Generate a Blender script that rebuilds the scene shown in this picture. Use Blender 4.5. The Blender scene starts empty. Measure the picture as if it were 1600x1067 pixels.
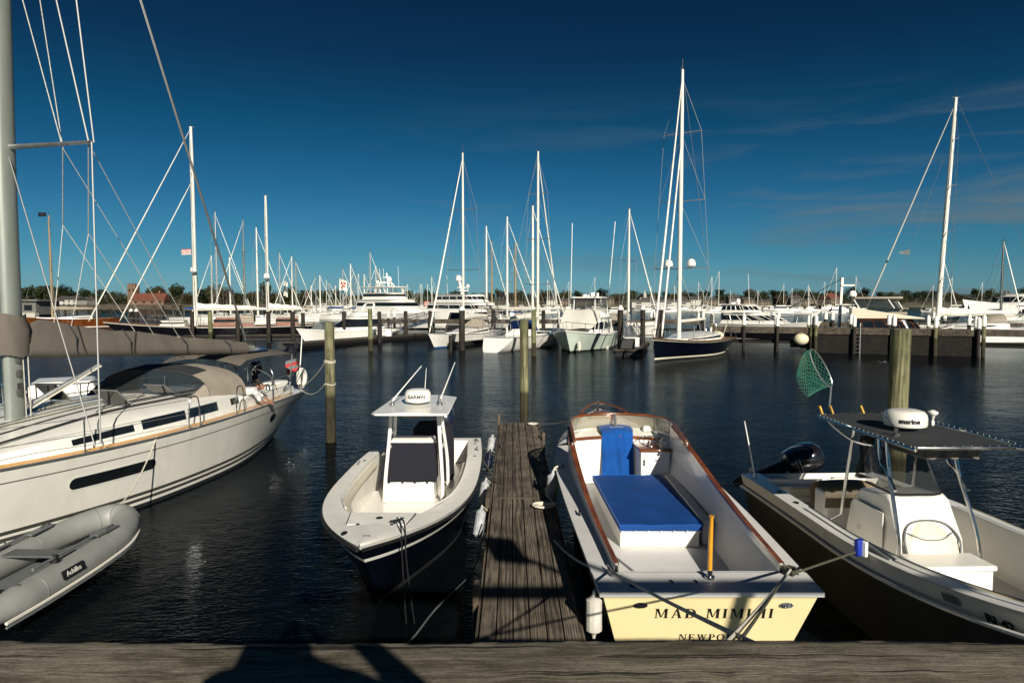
import bpy, bmesh, math, random
from mathutils import Vector, Matrix
random.seed(7)
SC = bpy.context.scene
COL = SC.collection
R = math.radians
# ---------------------------------------------------------------- camera
H = 3.85            # eye height above the water
PITCH = math.atan(61.5/1067)
cam_d = bpy.data.cameras.new('camera')
cam = bpy.data.objects.new('camera', cam_d); COL.objects.link(cam)
cam.location = (0, 0, H); cam.rotation_euler = (math.pi/2 - PITCH, 0, 0)
cam_d.sensor_width = 36; cam_d.lens = 24
cam_d.clip_start = .05; cam_d.clip_end = 6000
cam_d.dof.use_dof = True; cam_d.dof.focus_distance = 14; cam_d.dof.aperture_fstop = 7.0
SC.camera = cam
# ---------------------------------------------------------------- sky and sun
SUN_EL, SUN_AZ = R(25.5), R(180-18)     # azimuth clockwise from +Y
w = bpy.data.worlds.new('World'); SC.world = w; w.use_nodes = True
nt = w.node_tree; nt.nodes.clear()
def N(t, typ, **kw):
    n = t.nodes.new(typ)
    for k, v in kw.items():
        if k.startswith('i_'):
            n.inputs[k[2:].replace('_', ' ')].default_value = v
        else: setattr(n, k, v)
    return n
sky = N(nt, 'ShaderNodeTexSky', sky_type='NISHITA', sun_disc=False, sun_elevation=SUN_EL,
        sun_rotation=SUN_AZ, altitude=0, air_density=1.0, dust_density=.35, ozone_density=3.0)
# deep, polarised blue: the sky darkens and saturates with height
grd = N(nt, 'ShaderNodeValToRGB'); el_ = grd.color_ramp.elements
for k, (z_, c_) in enumerate(((0., (.45, .92, 1.5)), (.03, (.36, .83, 1.25)), (.067, (.23, .70, 1.0)), (.159, (.11, .50, .74)), (.247, (.046, .35, .50)), (.329, (.043, .215, .345)), (.40, (.045, .17, .285)))):
    e_ = el_[k] if k < 2 else el_.new(z_)
    e_.position = z_; e_.color = tuple(x/2 for x in c_) + (1,)
tint = N(nt, 'ShaderNodeMix', data_type='RGBA', blend_type='MULTIPLY'); tint.inputs[0].default_value = 1
# thin cirrus, low on the right-hand sky
tc = N(nt, 'ShaderNodeTexCoord'); mp = N(nt, 'ShaderNodeMapping')
mp.inputs['Rotation'].default_value = (0, R(-7), 0); mp.inputs['Scale'].default_value = (1.6, 1.6, 15)
no = N(nt, 'ShaderNodeTexNoise', i_Scale=1.7, i_Detail=7, i_Roughness=.55, i_Distortion=.6)
cr = N(nt, 'ShaderNodeValToRGB'); cr.color_ramp.elements[0].position = .47; cr.color_ramp.elements[1].position = .8
sep = N(nt, 'ShaderNodeSeparateXYZ')
mx = N(nt, 'ShaderNodeMapRange'); mx.inputs[1].default_value = -.35; mx.inputs[2].default_value = .65
mz = N(nt, 'ShaderNodeMapRange'); mz.inputs[1].default_value = .29; mz.inputs[2].default_value = .13
mu = N(nt, 'ShaderNodeMath', operation='MULTIPLY'); mu2 = N(nt, 'ShaderNodeMath', operation='MULTIPLY')
mu3 = N(nt, 'ShaderNodeMath', operation='MULTIPLY'); mu3.inputs[1].default_value = 1.25
cl = N(nt, 'ShaderNodeMix', data_type='RGBA'); cl.inputs[7].default_value = (1.3, 1.8, 2.0, 1)
bg = N(nt, 'ShaderNodeBackground'); bg.inputs[1].default_value = .068
ow = N(nt, 'ShaderNodeOutputWorld')
L = nt.links.new
L(sky.outputs[0], tint.inputs[6]); L(sep.outputs[2], grd.inputs[0]); L(grd.outputs[0], tint.inputs[7]); L(tint.outputs[2], cl.inputs[6])
L(tc.outputs['Generated'], mp.inputs[0]); L(mp.outputs[0], no.inputs[0]); L(no.outputs[0], cr.inputs[0])
L(tc.outputs['Generated'], sep.inputs[0]); L(sep.outputs[0], mx.inputs[0]); L(sep.outputs[2], mz.inputs[0])
L(cr.outputs[0], mu.inputs[0]); L(mx.outputs[0], mu.inputs[1]); L(mu.outputs[0], mu2.inputs[0]); L(mz.outputs[0], mu2.inputs[1])
L(mu2.outputs[0], mu3.inputs[0]); L(mu3.outputs[0], cl.inputs[0]); L(cl.outputs[2], bg.inputs[0]); L(bg.outputs[0], ow.inputs[0])
sd = bpy.data.lights.new('sun', 'SUN'); sd.energy = 4.6; sd.angle = R(.53); sd.color = (1, .935, .82)
sun = bpy.data.objects.new('sun', sd); COL.objects.link(sun)
SDIR = Vector((math.sin(SUN_AZ)*math.cos(SUN_EL), math.cos(SUN_AZ)*math.cos(SUN_EL), math.sin(SUN_EL)))
sun.rotation_euler = SDIR.to_track_quat('Z', 'Y').to_euler(); sun.location = (20, -40, 40)
SC.view_settings.view_transform = 'Standard'; SC.view_settings.look = 'None'
SC.view_settings.exposure = .55; SC.view_settings.gamma = 1
SC.cycles.max_bounces = 6; SC.cycles.transparent_max_bounces = 12
# ---------------------------------------------------------------- helpers
CP, SP = math.cos(PITCH), math.sin(PITCH)
def ray(px, py):
    a = (px-800)/1067; b = (533.5-py)/1067
    return Vector((a, CP + b*SP, -SP + b*CP))
def G(px, py, z=0.):                     # where the view through a photo pixel meets height z
    d = ray(px, py); t = (z-H)/d.z
    return Vector((0, 0, H)) + d*t
def P(px, py, Y):                        # the point at depth Y
    d = ray(px, py); return Vector((0, 0, H)) + d*(Y/d.y)
def lerp(a, b, t): return a + (b-a)*t
def sm(t): t = min(1, max(0, t)); return t*t*(3-2*t)

class MB:
    def __init__(s): s.v = []; s.f = []; s.m = []
    def add(s, vs, fs, m=0):
        o = len(s.v); s.v += [Vector(p) for p in vs]
        for f in fs:
            s.f.append([o+i for i in f]); s.m.append(m)
        return s
    def box(s, c, d, m=0, rz=0, ry=0, rx=0, tp=(1, 1), sh=(0, 0)):
        q = Matrix.Rotation(rz, 3, 'Z') @ Matrix.Rotation(ry, 3, 'Y') @ Matrix.Rotation(rx, 3, 'X')
        vs = []
        for z in (-.5, .5):
            kx, ky = (tp if z > 0 else (1, 1)); ox, oy = (sh if z > 0 else (0, 0))
            for x, y in ((-.5, -.5), (.5, -.5), (.5, .5), (-.5, .5)):
                vs.append(Vector(c) + q @ Vector((x*d[0]*kx+ox, y*d[1]*ky+oy, z*d[2])))
        return s.add(vs, [(3, 2, 1, 0), (4, 5, 6, 7), (0, 1, 5, 4), (1, 2, 6, 5), (2, 3, 7, 6), (3, 0, 4, 7)], m)
    def tube(s, pts, r, n=8, m=0, closed=False, sq=1):
        pts = [Vector(p) for p in pts]; k = len(pts)
        rs = r if isinstance(r, (list, tuple)) else [r]*k
        T = []
        for i in range(k):
            a = pts[i-1] if (i > 0 or closed) else pts[i]; b = pts[(i+1) % k] if (i < k-1 or closed) else pts[i]
            t = b-a; T.append(t.normalized() if t.length > 1e-9 else Vector((0, 0, 1)))
        u = Vector((0, 0, 1)) if abs(T[0].z) < .9 else Vector((1, 0, 0))
        u = (u - T[0]*u.dot(T[0])).normalized(); vs = []
        for i in range(k):
            u = u - T[i]*u.dot(T[i])
            u = u.normalized() if u.length > 1e-6 else T[i].orthogonal().normalized()
            v = T[i].cross(u)
            for j in range(n):
                a = 2*math.pi*j/n
                vs.append(pts[i] + u*(math.cos(a)*rs[i]) + v*(math.sin(a)*rs[i]*sq))
        fs = []
        for i in range(k if closed else k-1):
            i2 = (i+1) % k
            for j in range(n):
                j2 = (j+1) % n; fs.append((i*n+j, i*n+j2, i2*n+j2, i2*n+j))
        if not closed: fs += [tuple(range(n))[::-1], tuple((k-1)*n+j for j in range(n))]
        return s.add(vs, fs, m)
    def lathe(s, prof, c=(0, 0, 0), n=16, m=0, ax=None, sy=1):
        q = Vector(ax).to_track_quat('Z', 'Y').to_matrix() if ax else Matrix.Identity(3)
        vs = []; k = len(prof)
        for r, z in prof:
            for j in range(n):
                a = 2*math.pi*j/n; vs.append(Vector(c) + q @ Vector((r*math.cos(a), r*math.sin(a)*sy, z)))
        fs = [(i*n+j, i*n+(j+1) % n, (i+1)*n+(j+1) % n, (i+1)*n+j) for i in range(k-1) for j in range(n)]
        fs += [tuple(range(n))[::-1], tuple((k-1)*n+j for j in range(n))]
        return s.add(vs, fs, m)
    def grid(s, rows, m=0, closed=False, ms=None, capends=False):
        n = len(rows[0]); k = len(rows); vs = [p for r_ in rows for p in r_]; o = len(s.v)
        s.v += [Vector(p) for p in vs]
        for i in range(k-1):
            for j in range(n if closed else n-1):
                j2 = (j+1) % n
                s.f.append([o+i*n+j, o+i*n+j2, o+(i+1)*n+j2, o+(i+1)*n+j]); s.m.append(ms[i] if ms else m)
        if capends:
            s.f.append([o+j for j in range(n)][::-1]); s.m.append(ms[0] if ms else m)
            s.f.append([o+(k-1)*n+j for j in range(n)]); s.m.append(ms[-1] if ms else m)
        return s
    def prism(s, poly, z0, z1, m=0, mt=None):
        n = len(poly)
        zb = z0 if callable(z0) else (lambda x, y: z0); zt = z1 if callable(z1) else (lambda x, y: z1)
        vs = [(x, y, zb(x, y)) for x, y in poly] + [(x, y, zt(x, y)) for x, y in poly]
        s.add(vs, [tuple(range(n))[::-1]] + [(i, (i+1) % n, n+(i+1) % n, n+i) for i in range(n)], m)
        o = len(s.v)-2*n; s.f.append([o+n+i for i in range(n)]); s.m.append(m if mt is None else mt)
        return s
    def slab(s, poly, vec, m=0):           # 3D polygon pushed along vec
        n = len(poly); vec = Vector(vec); p = [Vector(q) for q in poly]
        return s.add(p + [q+vec for q in p], [tuple(range(n))[::-1], tuple(n+i for i in range(n))] +
                     [(i, (i+1) % n, n+(i+1) % n, n+i) for i in range(n)], m)
    def ell(s, c, r, n=12, m=0, k=8):
        if not isinstance(r, (tuple, list)): r = (r, r, r)
        prof = [(math.sin(math.pi*i/k), -math.cos(math.pi*i/k)) for i in range(k+1)]
        prof[0] = (.02, -1); prof[-1] = (.02, 1); vs = []
        for a, z in prof:
            for j in range(n):
                t = 2*math.pi*j/n; vs.append(Vector(c)+Vector((a*math.cos(t)*r[0], a*math.sin(t)*r[1], z*r[2])))
        fs = [(i*n+j, i*n+(j+1) % n, (i+1)*n+(j+1) % n, (i+1)*n+j) for i in range(k) for j in range(n)]
        fs += [tuple(range(n))[::-1], tuple(k*n+j for j in range(n))]
        return s.add(vs, fs, m)
    def build(s, name, mats, parent=None, bev=0, loc=None, ang=38, fix=True):
        me = bpy.data.meshes.new(name)
        off = Vector(loc) if loc is not None else Vector((0, 0, 0))
        me.from_pydata([tuple(p-off) for p in s.v], [], s.f)
        if not isinstance(mats, (list, tuple)): mats = [mats]
        for a in mats: me.materials.append(a)
        me.polygons.foreach_set('material_index', s.m)
        me.polygons.foreach_set('use_smooth', [True]*len(s.f))
        if fix:
            b = bmesh.new(); b.from_mesh(me); bmesh.ops.recalc_face_normals(b, faces=b.faces[:]); b.to_mesh(me); b.free()
        me.set_sharp_from_angle(angle=R(ang)); me.update()
        o = bpy.data.objects.new(name, me); COL.objects.link(o)
        if loc is not None: o.location = off
        if parent: o.parent = parent
        if bev:
            bm_ = o.modifiers.new('edge', 'BEVEL'); bm_.width = bev; bm_.segments = 2; bm_.limit_method = 'ANGLE'; bm_.angle_limit = R(40)
            bm_.harden_normals = False
        return o
def tag(o, label=None, cat=None, group=None, kind=None):
    if label: o['label'] = label
    if cat: o['category'] = cat
    if group: o['group'] = group
    if kind: o['kind'] = kind
    return o
def thing(name, label, cat, loc=(0, 0, 0), rz=0, group=None):
    o = bpy.data.objects.new(name, None); COL.objects.link(o); o.empty_display_size = .3
    o.location = loc; o.rotation_euler = (0, 0, rz)
    return tag(o, label, cat, group)
def copy_tree(o, parent=None):
    c = o.copy(); COL.objects.link(c)
    if parent: c.parent = parent
    for ch in list(o.children): copy_tree(ch, c)
    return c
def sagged(p, q, s, n=12):
    p, q = Vector(p), Vector(q)
    return [p.lerp(q, i/n) - Vector((0, 0, 4*s*(i/n)*(1-i/n))) for i in range(n+1)]
def smooth_path(pts, n=6):
    pts = [Vector(p) for p in pts]; out = []
    for i in range(len(pts)-1):
        p0 = pts[max(i-1, 0)]; p1 = pts[i]; p2 = pts[i+1]; p3 = pts[min(i+2, len(pts)-1)]
        for k in range(n):
            t = k/n
            out.append(.5*((2*p1)+(p2-p0)*t+(2*p0-5*p1+4*p2-p3)*t*t+(3*p1-p0-3*p2+p3)*t**3))
    out.append(pts[-1]); return out
def text_mesh(body, size, bold=0.0, ext=.002):
    cu = bpy.data.curves.new('t', 'FONT'); cu.body = body; cu.size = size; cu.offset = bold; cu.extrude = ext
    cu.resolution_u = 3; cu.align_x = 'CENTER'
    ob = bpy.data.objects.new('t', cu); COL.objects.link(ob)
    dg = bpy.context.evaluated_depsgraph_get()
    me = bpy.data.meshes.new_from_object(ob.evaluated_get(dg))
    vs = [v.co.copy() for v in me.vertices]; fs = [tuple(p.vertices) for p in me.polygons]
    bpy.data.objects.remove(ob); bpy.data.meshes.remove(me)
    return vs, fs
def text_on(body, size, origin, right, up, m, name='lettering', parent=None, bold=0.0):
    vs, fs = text_mesh(body, size, bold); right = Vector(right).normalized(); up = Vector(up).normalized(); nn = right.cross(up)
    b = MB(); b.add([Vector(origin)+right*v.x+up*v.y+nn*(v.z+.003) for v in vs], fs)
    return b.build(name, m, parent)
# ---------------------------------------------------------------- materials
def mat(name, col, rough=.5, metal=0., var=.08, vs=3., bump=0., bs=60., streak=None, coat=0., spec=.5, sx=(1, 1, 1), sheen=0.):
    m = bpy.data.materials.new(name); m.use_nodes = True; t = m.node_tree; b = t.nodes['Principled BSDF']
    c = N(t, 'ShaderNodeTexCoord'); mp_ = N(t, 'ShaderNodeMapping'); mp_.inputs['Scale'].default_value = sx
    t.links.new(c.outputs['Object'], mp_.inputs[0])
    n = N(t, 'ShaderNodeTexNoise', i_Scale=vs, i_Detail=6, i_Roughness=.6); t.links.new(mp_.outputs[0], n.inputs[0])
    r = N(t, 'ShaderNodeValToRGB'); e = r.color_ramp.elements
    e[0].position = .3; e[1].position = .7
    e[0].color = tuple(x*(1-var) for x in col) + (1,); e[1].color = tuple(min(1, x*(1+var)) for x in col) + (1,)
    t.links.new(n.outputs[0], r.inputs[0]); out = r.outputs[0]
    if streak:                              # weathering: runs down the side, with their own shape
        sc, amt, scol = streak
        m2 = N(t, 'ShaderNodeMapping'); m2.inputs['Scale'].default_value = sc; t.links.new(c.outputs['Object'], m2.inputs[0])
        n2 = N(t, 'ShaderNodeTexNoise', i_Scale=1., i_Detail=5, i_Roughness=.65); t.links.new(m2.outputs[0], n2.inputs[0])
        r2 = N(t, 'ShaderNodeMapRange'); r2.inputs[1].default_value = .5; r2.inputs[2].default_value = .8; r2.inputs[4].default_value = amt
        t.links.new(n2.outputs[0], r2.inputs[0])
        x = N(t, 'ShaderNodeMix', data_type='RGBA'); x.inputs[7].default_value = scol + (1,)
        t.links.new(r2.outputs[0], x.inputs[0]); t.links.new(out, x.inputs[6]); out = x.outputs[2]
    t.links.new(out, b.inputs['Base Color'])
    b.inputs['Roughness'].default_value = rough; b.inputs['Metallic'].default_value = metal
    b.inputs['Specular IOR Level'].default_value = spec
    if coat: b.inputs['Coat Weight'].default_value = coat; b.inputs['Coat Roughness'].default_value = .06
    if sheen: b.inputs['Sheen Weight'].default_value = sheen
    rr = N(t, 'ShaderNodeMapRange'); rr.inputs[3].default_value = max(.02, rough-.08); rr.inputs[4].default_value = min(1, rough+.1)
    t.links.new(n.outputs[0], rr.inputs[0]); t.links.new(rr.outputs[0], b.inputs['Roughness'])
    if bump:
        n3 = N(t, 'ShaderNodeTexNoise', i_Scale=bs, i_Detail=4); t.links.new(mp_.outputs[0], n3.inputs[0])
        bu = N(t, 'ShaderNodeBump', i_Strength=bump, i_Distance=.02); t.links.new(n3.outputs[0], bu.inputs['Height'])
        t.links.new(bu.outputs[0], b.inputs['Normal'])
    return m
def wood(name, dark, light, axis='x', scale=1., rough=.8, bump=.5, plank=0., coat=0., stain=None, wave=.32):
    m = bpy.data.materials.new(name); m.use_nodes = True; t = m.node_tree; b = t.nodes['Principled BSDF']
    c = N(t, 'ShaderNodeTexCoord'); s_ = {'x': (.5, 9, 9), 'y': (9, .5, 9), 'z': (9, 9, .5)}[axis]
    src = c.outputs['Object']
    if plank:                              # every board gets its own cut of the grain
        sp = N(t, 'ShaderNodeSeparateXYZ'); t.links.new(src, sp.inputs[0])
        dv = N(t, 'ShaderNodeMath', operation='DIVIDE'); dv.inputs[1].default_value = plank; t.links.new(sp.outputs[0], dv.inputs[0])
        fl = N(t, 'ShaderNodeMath', operation='FLOOR'); t.links.new(dv.outputs[0], fl.inputs[0])
        wn = N(t, 'ShaderNodeTexWhiteNoise', noise_dimensions='1D'); t.links.new(fl.outputs[0], wn.inputs[1])
        va = N(t, 'ShaderNodeVectorMath', operation='MULTIPLY_ADD'); va.inputs[1].default_value = (7, 23, 5)
        t.links.new(wn.outputs[1], va.inputs[0]); t.links.new(src, va.inputs[2]); src = va.outputs[0]
    mp_ = N(t, 'ShaderNodeMapping'); mp_.inputs['Scale'].default_value = tuple(x*scale for x in s_); t.links.new(src, mp_.inputs[0])
    n = N(t, 'ShaderNodeTexNoise', i_Scale=3., i_Detail=8, i_Roughness=.65, i_Distortion=.8); t.links.new(mp_.outputs[0], n.inputs[0])
    wv = N(t, 'ShaderNodeTexWave', wave_type='RINGS', rings_direction=axis.upper(), i_Scale=1.1, i_Distortion=7., i_Detail=3., i_Detail_Scale=.8)
    t.links.new(mp_.outputs[0], wv.inputs[0])
    ad = N(t, 'ShaderNodeMath', operation='MULTIPLY_ADD'); ad.inputs[1].default_value = wave
    t.links.new(wv.outputs[1], ad.inputs[0]); t.links.new(n.outputs[0], ad.inputs[2])
    r = N(t, 'ShaderNodeValToRGB'); e = r.color_ramp.elements
    e[0].position = .38; e[1].position = .86; e[0].color = dark + (1,); e[1].color = light + (1,)
    t.links.new(ad.outputs[0], r.inputs[0]); out = r.outputs[0]
    bn = N(t, 'ShaderNodeTexNoise', i_Scale=2.2, i_Detail=5); t.links.new(c.outputs['Object'], bn.inputs[0])
    mr = N(t, 'ShaderNodeMapRange'); mr.inputs[1].default_value = .35; mr.inputs[2].default_value = .7; mr.inputs[3].default_value = .6; mr.inputs[4].default_value = 1.25
    t.links.new(bn.outputs[0], mr.inputs[0])
    vm = N(t, 'ShaderNodeVectorMath', operation='SCALE'); t.links.new(out, vm.inputs[0]); t.links.new(mr.outputs[0], vm.inputs[3]); out = vm.outputs[0]
    if plank:
        mq = N(t, 'ShaderNodeMapRange'); mq.inputs[3].default_value = .72; mq.inputs[4].default_value = 1.25; t.links.new(wn.outputs[0], mq.inputs[0])
        v2 = N(t, 'ShaderNodeVectorMath', operation='SCALE'); t.links.new(out, v2.inputs[0]); t.links.new(mq.outputs[0], v2.inputs[3]); out = v2.outputs[0]
    if stain:                              # tide band and weed: (top of band, wet colour, weed colour)
        zt, wet, weed = stain; sp2 = N(t, 'ShaderNodeSeparateXYZ'); t.links.new(c.outputs['Object'], sp2.inputs[0])
        nz = N(t, 'ShaderNodeMath', operation='MULTIPLY_ADD'); nz.inputs[1].default_value = .25; t.links.new(bn.outputs[0], nz.inputs[0]); t.links.new(sp2.outputs[2], nz.inputs[2])
        wm = N(t, 'ShaderNodeMapRange'); wm.inputs[1].default_value = .5; wm.inputs[2].default_value = .66; wm.inputs[4].default_value = .6
        n5 = N(t, 'ShaderNodeTexNoise', i_Scale=5., i_Detail=6); t.links.new(c.outputs['Object'], n5.inputs[0]); t.links.new(n5.outputs[0], wm.inputs[0])
        x2 = N(t, 'ShaderNodeMix', data_type='RGBA'); x2.inputs[7].default_value = weed + (1,)
        t.links.new(wm.outputs[0], x2.inputs[0]); t.links.new(out, x2.inputs[6]); out = x2.outputs[2]
        mm = N(t, 'ShaderNodeMapRange'); mm.inputs[1].default_value = zt; mm.inputs[2].default_value = zt+.14; mm.inputs[3].default_value = 1; mm.inputs[4].default_value = 0
        t.links.new(nz.outputs[0], mm.inputs[0])
        x = N(t, 'ShaderNodeMix', data_type='RGBA', blend_type='MULTIPLY'); x.inputs[7].default_value = wet + (1,)
        t.links.new(mm.outputs[0], x.inputs[0]); t.links.new(out, x.inputs[6]); out = x.outputs[2]
        vo = N(t, 'ShaderNodeTexVoronoi', i_Scale=38.); t.links.new(c.outputs['Object'], vo.inputs[0])      # barnacles in the tide band
        vr = N(t, 'ShaderNodeMapRange'); vr.inputs[1].default_value = .16; vr.inputs[2].default_value = .28; vr.inputs[3].default_value = .55; vr.inputs[4].default_value = 0
        t.links.new(vo.outputs[0], vr.inputs[0]); vm_ = N(t, 'ShaderNodeMath', operation='MULTIPLY'); t.links.new(vr.outputs[0], vm_.inputs[0]); t.links.new(mm.outputs[0], vm_.inputs[1])
        x3 = N(t, 'ShaderNodeMix', data_type='RGBA'); x3.inputs[7].default_value = (.16, .15, .12, 1); t.links.new(vm_.outputs[0], x3.inputs[0]); t.links.new(out, x3.inputs[6]); out = x3.outputs[2]
    t.links.new(out, b.inputs['Base Color']); b.inputs['Roughness'].default_value = rough
    b.inputs['Specular IOR Level'].default_value = .35
    if coat: b.inputs['Coat Weight'].default_value = coat; b.inputs['Coat Roughness'].default_value = .08
    if bump:
        bu = N(t, 'ShaderNodeBump', i_Strength=bump, i_Distance=.012); t.links.new(ad.outputs[0], bu.inputs['Height']); t.links.new(bu.outputs[0], b.inputs['Normal'])
    return m
def glassy(name, tintc, clear, rough=.04):
    m = bpy.data.materials.new(name); m.use_nodes = True; t = m.node_tree; b = t.nodes['Principled BSDF']; o = t.nodes['Material Output']
    b.inputs['Base Color'].default_value = tintc + (1,); b.inputs['Roughness'].default_value = rough
    n = N(t, 'ShaderNodeTexNoise', i_Scale=4.); r = N(t, 'ShaderNodeMapRange'); r.inputs[3].default_value = clear-.08; r.inputs[4].default_value = clear+.08
    t.links.new(n.outputs[0], r.inputs[0])
    tr = N(t, 'ShaderNodeBsdfTransparent'); mx_ = N(t, 'ShaderNodeMixShader'); t.links.new(r.outputs[0], mx_.inputs[0])
    t.links.new(b.outputs[0], mx_.inputs[1]); t.links.new(tr.outputs[0], mx_.inputs[2]); t.links.new(mx_.outputs[0], o.inputs[0])
    return m
M = {}
M['gel'] = mat('white_gelcoat', (.73, .70, .63), .28, var=.06, vs=1.2, coat=.3, streak=((3, 3, .8), .35, (.46, .42, .34)))
M['gelclean'] = mat('clean_white_gelcoat', (.77, .745, .68), .3, var=.05, vs=2.5, coat=.25, streak=((2.5, 2.5, 1.2), .28, (.52, .49, .42)))
M['nonskid'] = mat('warm_grey_nonskid', (.73, .71, .65), .6, var=.07, vs=5, bump=.15, bs=140)
M['greydeck'] = mat('pale_grey_deck_paint', (.60, .59, .57), .5, var=.07, vs=4, bump=.08, bs=120, streak=((2, 2, 2), .30, (.42, .40, .36)))
M['whitepaint'] = mat('white_paint', (.78, .76, .70), .4, var=.05, vs=3)
M['cream'] = mat('cream_paint', (.80, .66, .36), .3, var=.04, vs=2, coat=.4, streak=((4, 4, 1), .2, (.6, .48, .25)))
M['ivory'] = mat('ivory_paint', (.66, .60, .45), .35, var=.05, vs=.8)
M['greenwhite'] = mat('pale_green_white_gelcoat', (.62, .70, .60), .3, var=.05, vs=.8, coat=.3, streak=((2, 2, .5), .3, (.4, .45, .36)))
M['navy'] = mat('navy_topsides', (.002, .003, .007), .15, var=.2, vs=2, coat=.25)
M['blackhull'] = mat('black_topsides', (.006, .006, .008), .2, var=.3, vs=2, coat=.3)
M['black'] = mat('black_rubber', (.008, .008, .009), .5, var=.3, vs=8)
M['antifoul'] = mat('dark_bottom_paint', (.012, .014, .016), .6, var=.3, vs=4)
M['bluefoul'] = mat('blue_bottom_paint', (.02, .10, .28), .6, var=.2, vs=4)
M['stripe'] = mat('dark_grey_stripe', (.05, .05, .045), .35, var=.1)
M['glass'] = mat('dark_window_glass', (.008, .010, .012), .06, var=.3, vs=2, spec=.6)
M['clear'] = glassy('reflection_tinted_glass', (.38, .35, .25), .35)  # beige tint and part opacity stand in for reflections on the glass
M['vinyl'] = glassy('smoked_plastic_window', (.03, .035, .035), .38, .08)
M['alu'] = mat('brushed_aluminium', (.55, .56, .55), .32, metal=.9, var=.1, vs=6)
M['steel'] = mat('polished_steel', (.62, .62, .6), .16, metal=1., var=.08, vs=6)
M['mastgrey'] = mat('grey_anodised_mast', (.22, .24, .21), .42, metal=.25, var=.12, vs=2, sx=(3, 3, .4))
M['mastwhite'] = mat('white_painted_spar', (.68, .655, .57), .4, var=.10, vs=1, sx=(2, 2, .3))
M['sparwood'] = mat('varnished_spar', (.26, .185, .10), .4, var=.2, vs=2, sx=(4, 4, .3))
M['canvas'] = mat('taupe_canvas', (.105, .090, .073), .85, var=.16, vs=2.2, bump=.5, bs=5, sx=(1, 1, .35))
M['canvaslight'] = mat('tan_canvas', (.27, .235, .185), .85, var=.1, vs=3, bump=.2, bs=14)
M['canvasnavy'] = mat('navy_canvas', (.005, .005, .012), .9, var=.3, vs=5, bump=.3, bs=7)
M['canvasblack'] = mat('charcoal_canvas', (.018, .022, .024), .85, var=.2, vs=4, bump=.15, bs=14)
M['blue'] = mat('royal_blue_canvas', (.003, .062, .27), .85, spec=.2, var=.2, vs=2.5, bump=.35, bs=6, sheen=.1)
M['bluevinyl'] = mat('royal_blue_cushion', (.003, .046, .20), .75, spec=.25, var=.2, vs=2, bump=.2, bs=5)
M['sailwhite'] = mat('white_sailcloth', (.62, .595, .52), .8, var=.08, vs=2, bump=.2, bs=8)
M['vinylseat'] = mat('cream_vinyl', (.58, .53, .42), .5, var=.06, vs=6, bump=.1, bs=40)
M['tanseat'] = mat('tan_vinyl', (.20, .155, .095), .55, var=.12, vs=6, bump=.15, bs=30)
M['teak'] = wood('teak_deck', (.10, .05, .025), (.24, .13, .07), 'x', 1.5, .6, .2)
M['varnish'] = wood('varnished_mahogany', (.10, .025, .006), (.26, .075, .018), 'x', 1.6, .25, .08, coat=.6)
M['orangewood'] = wood('varnished_cabin_side', (.07, .020, .005), (.17, .050, .012), 'x', .6, .3, .05, coat=.3)
M['amber'] = mat('amber_varnish', (.62, .28, .02), .3, var=.15, vs=8, coat=.5)
M['deckwood'] = wood('weathered_dock_boards', (.020, .016, .012), (.215, .175, .13), 'y', 1.5, .85, .8, plank=.175)
M['timber'] = wood('weathered_wharf_timber', (.016, .013, .009), (.27, .22, .15), 'x', 2.2, .9, 1.0, wave=.08)
M['fascia'] = wood('weathered_dock_fascia', (.028, .021, .014), (.17, .13, .09), 'y', 1.2, .85, .7)
M['pile'] = wood('treated_pile_wood', (.035, .036, .017), (.235, .215, .115), 'z', 1.6, .85, .9, stain=(1.35, (.22, .19, .16), (.13, .15, .065)))
M['darkpile'] = wood('dark_wet_pile_wood', (.006, .005, .004), (.035, .025, .018), 'z', 1., .75, .6, stain=(.9, (.5, .5, .5), (.02, .02, .012)))
M['greenpile'] = wood('green_pile_wood', (.07, .075, .03), (.22, .22, .11), 'z', 1.1, .85, .6, stain=(1.0, (.25, .2, .16), (.12, .15, .06)))
M['pier'] = wood('old_pier_timber', (.022, .018, .013), (.11, .09, .066), 'x', .4, .9, .5)
M['pierdark'] = wood('dark_pier_timber', (.003, .0025, .002), (.014, .010, .008), 'x', .4, .9, .4)  # near-black boards for wales, planking and float sides
M['rope'] = mat('white_rope', (.60, .55, .45), .85, var=.35, vs=70, bump=.08, bs=120)
M['linerope'] = mat('rigging_rope', (.42, .40, .34), .7, var=.4, vs=40)
M['darkrope'] = mat('dark_green_rope', (.055, .055, .035), .85, var=.3, vs=40, bump=.5, bs=90)
M['wire'] = mat('stainless_rigging', (.20, .20, .19), .5, metal=.3, var=.2, vs=10)
M['fender'] = mat('weathered_white_fender', (.52, .49, .43), .5, var=.18, vs=7)
M['fendergrey'] = mat('scuffed_grey_fender', (.34, .35, .36), .55, var=.3, vs=9)
M['dinghy'] = mat('grey_hypalon', (.24, .243, .23), .5, var=.08, vs=3, bump=.06, bs=30)
M['dinghydark'] = mat('dark_grey_rubber', (.09, .095, .095), .55, var=.15, vs=6)
M['plasticgrey'] = mat('grey_plastic', (.13, .14, .14), .45, var=.15, vs=6)
M['engine'] = mat('black_cowling', (.007, .007, .010), .18, var=.3, vs=4, coat=.7)
M['engineblue'] = mat('dark_blue_cowling', (.008, .012, .028), .25, var=.3, vs=4, coat=.5)
M['letter'] = mat('black_lettering', (.006, .006, .006), .5, var=.2)
M['red'] = mat('red_cloth', (.35, .02, .02), .8, var=.2)
M['solar'] = mat('solar_panel', (.010, .022, .06), .15, var=.3, vs=30, coat=.4)
M['cap'] = mat('white_pile_cap', (.72, .72, .66), .5, var=.08, vs=4, streak=((5, 5, 1), .5, (.35, .33, .27)))
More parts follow.
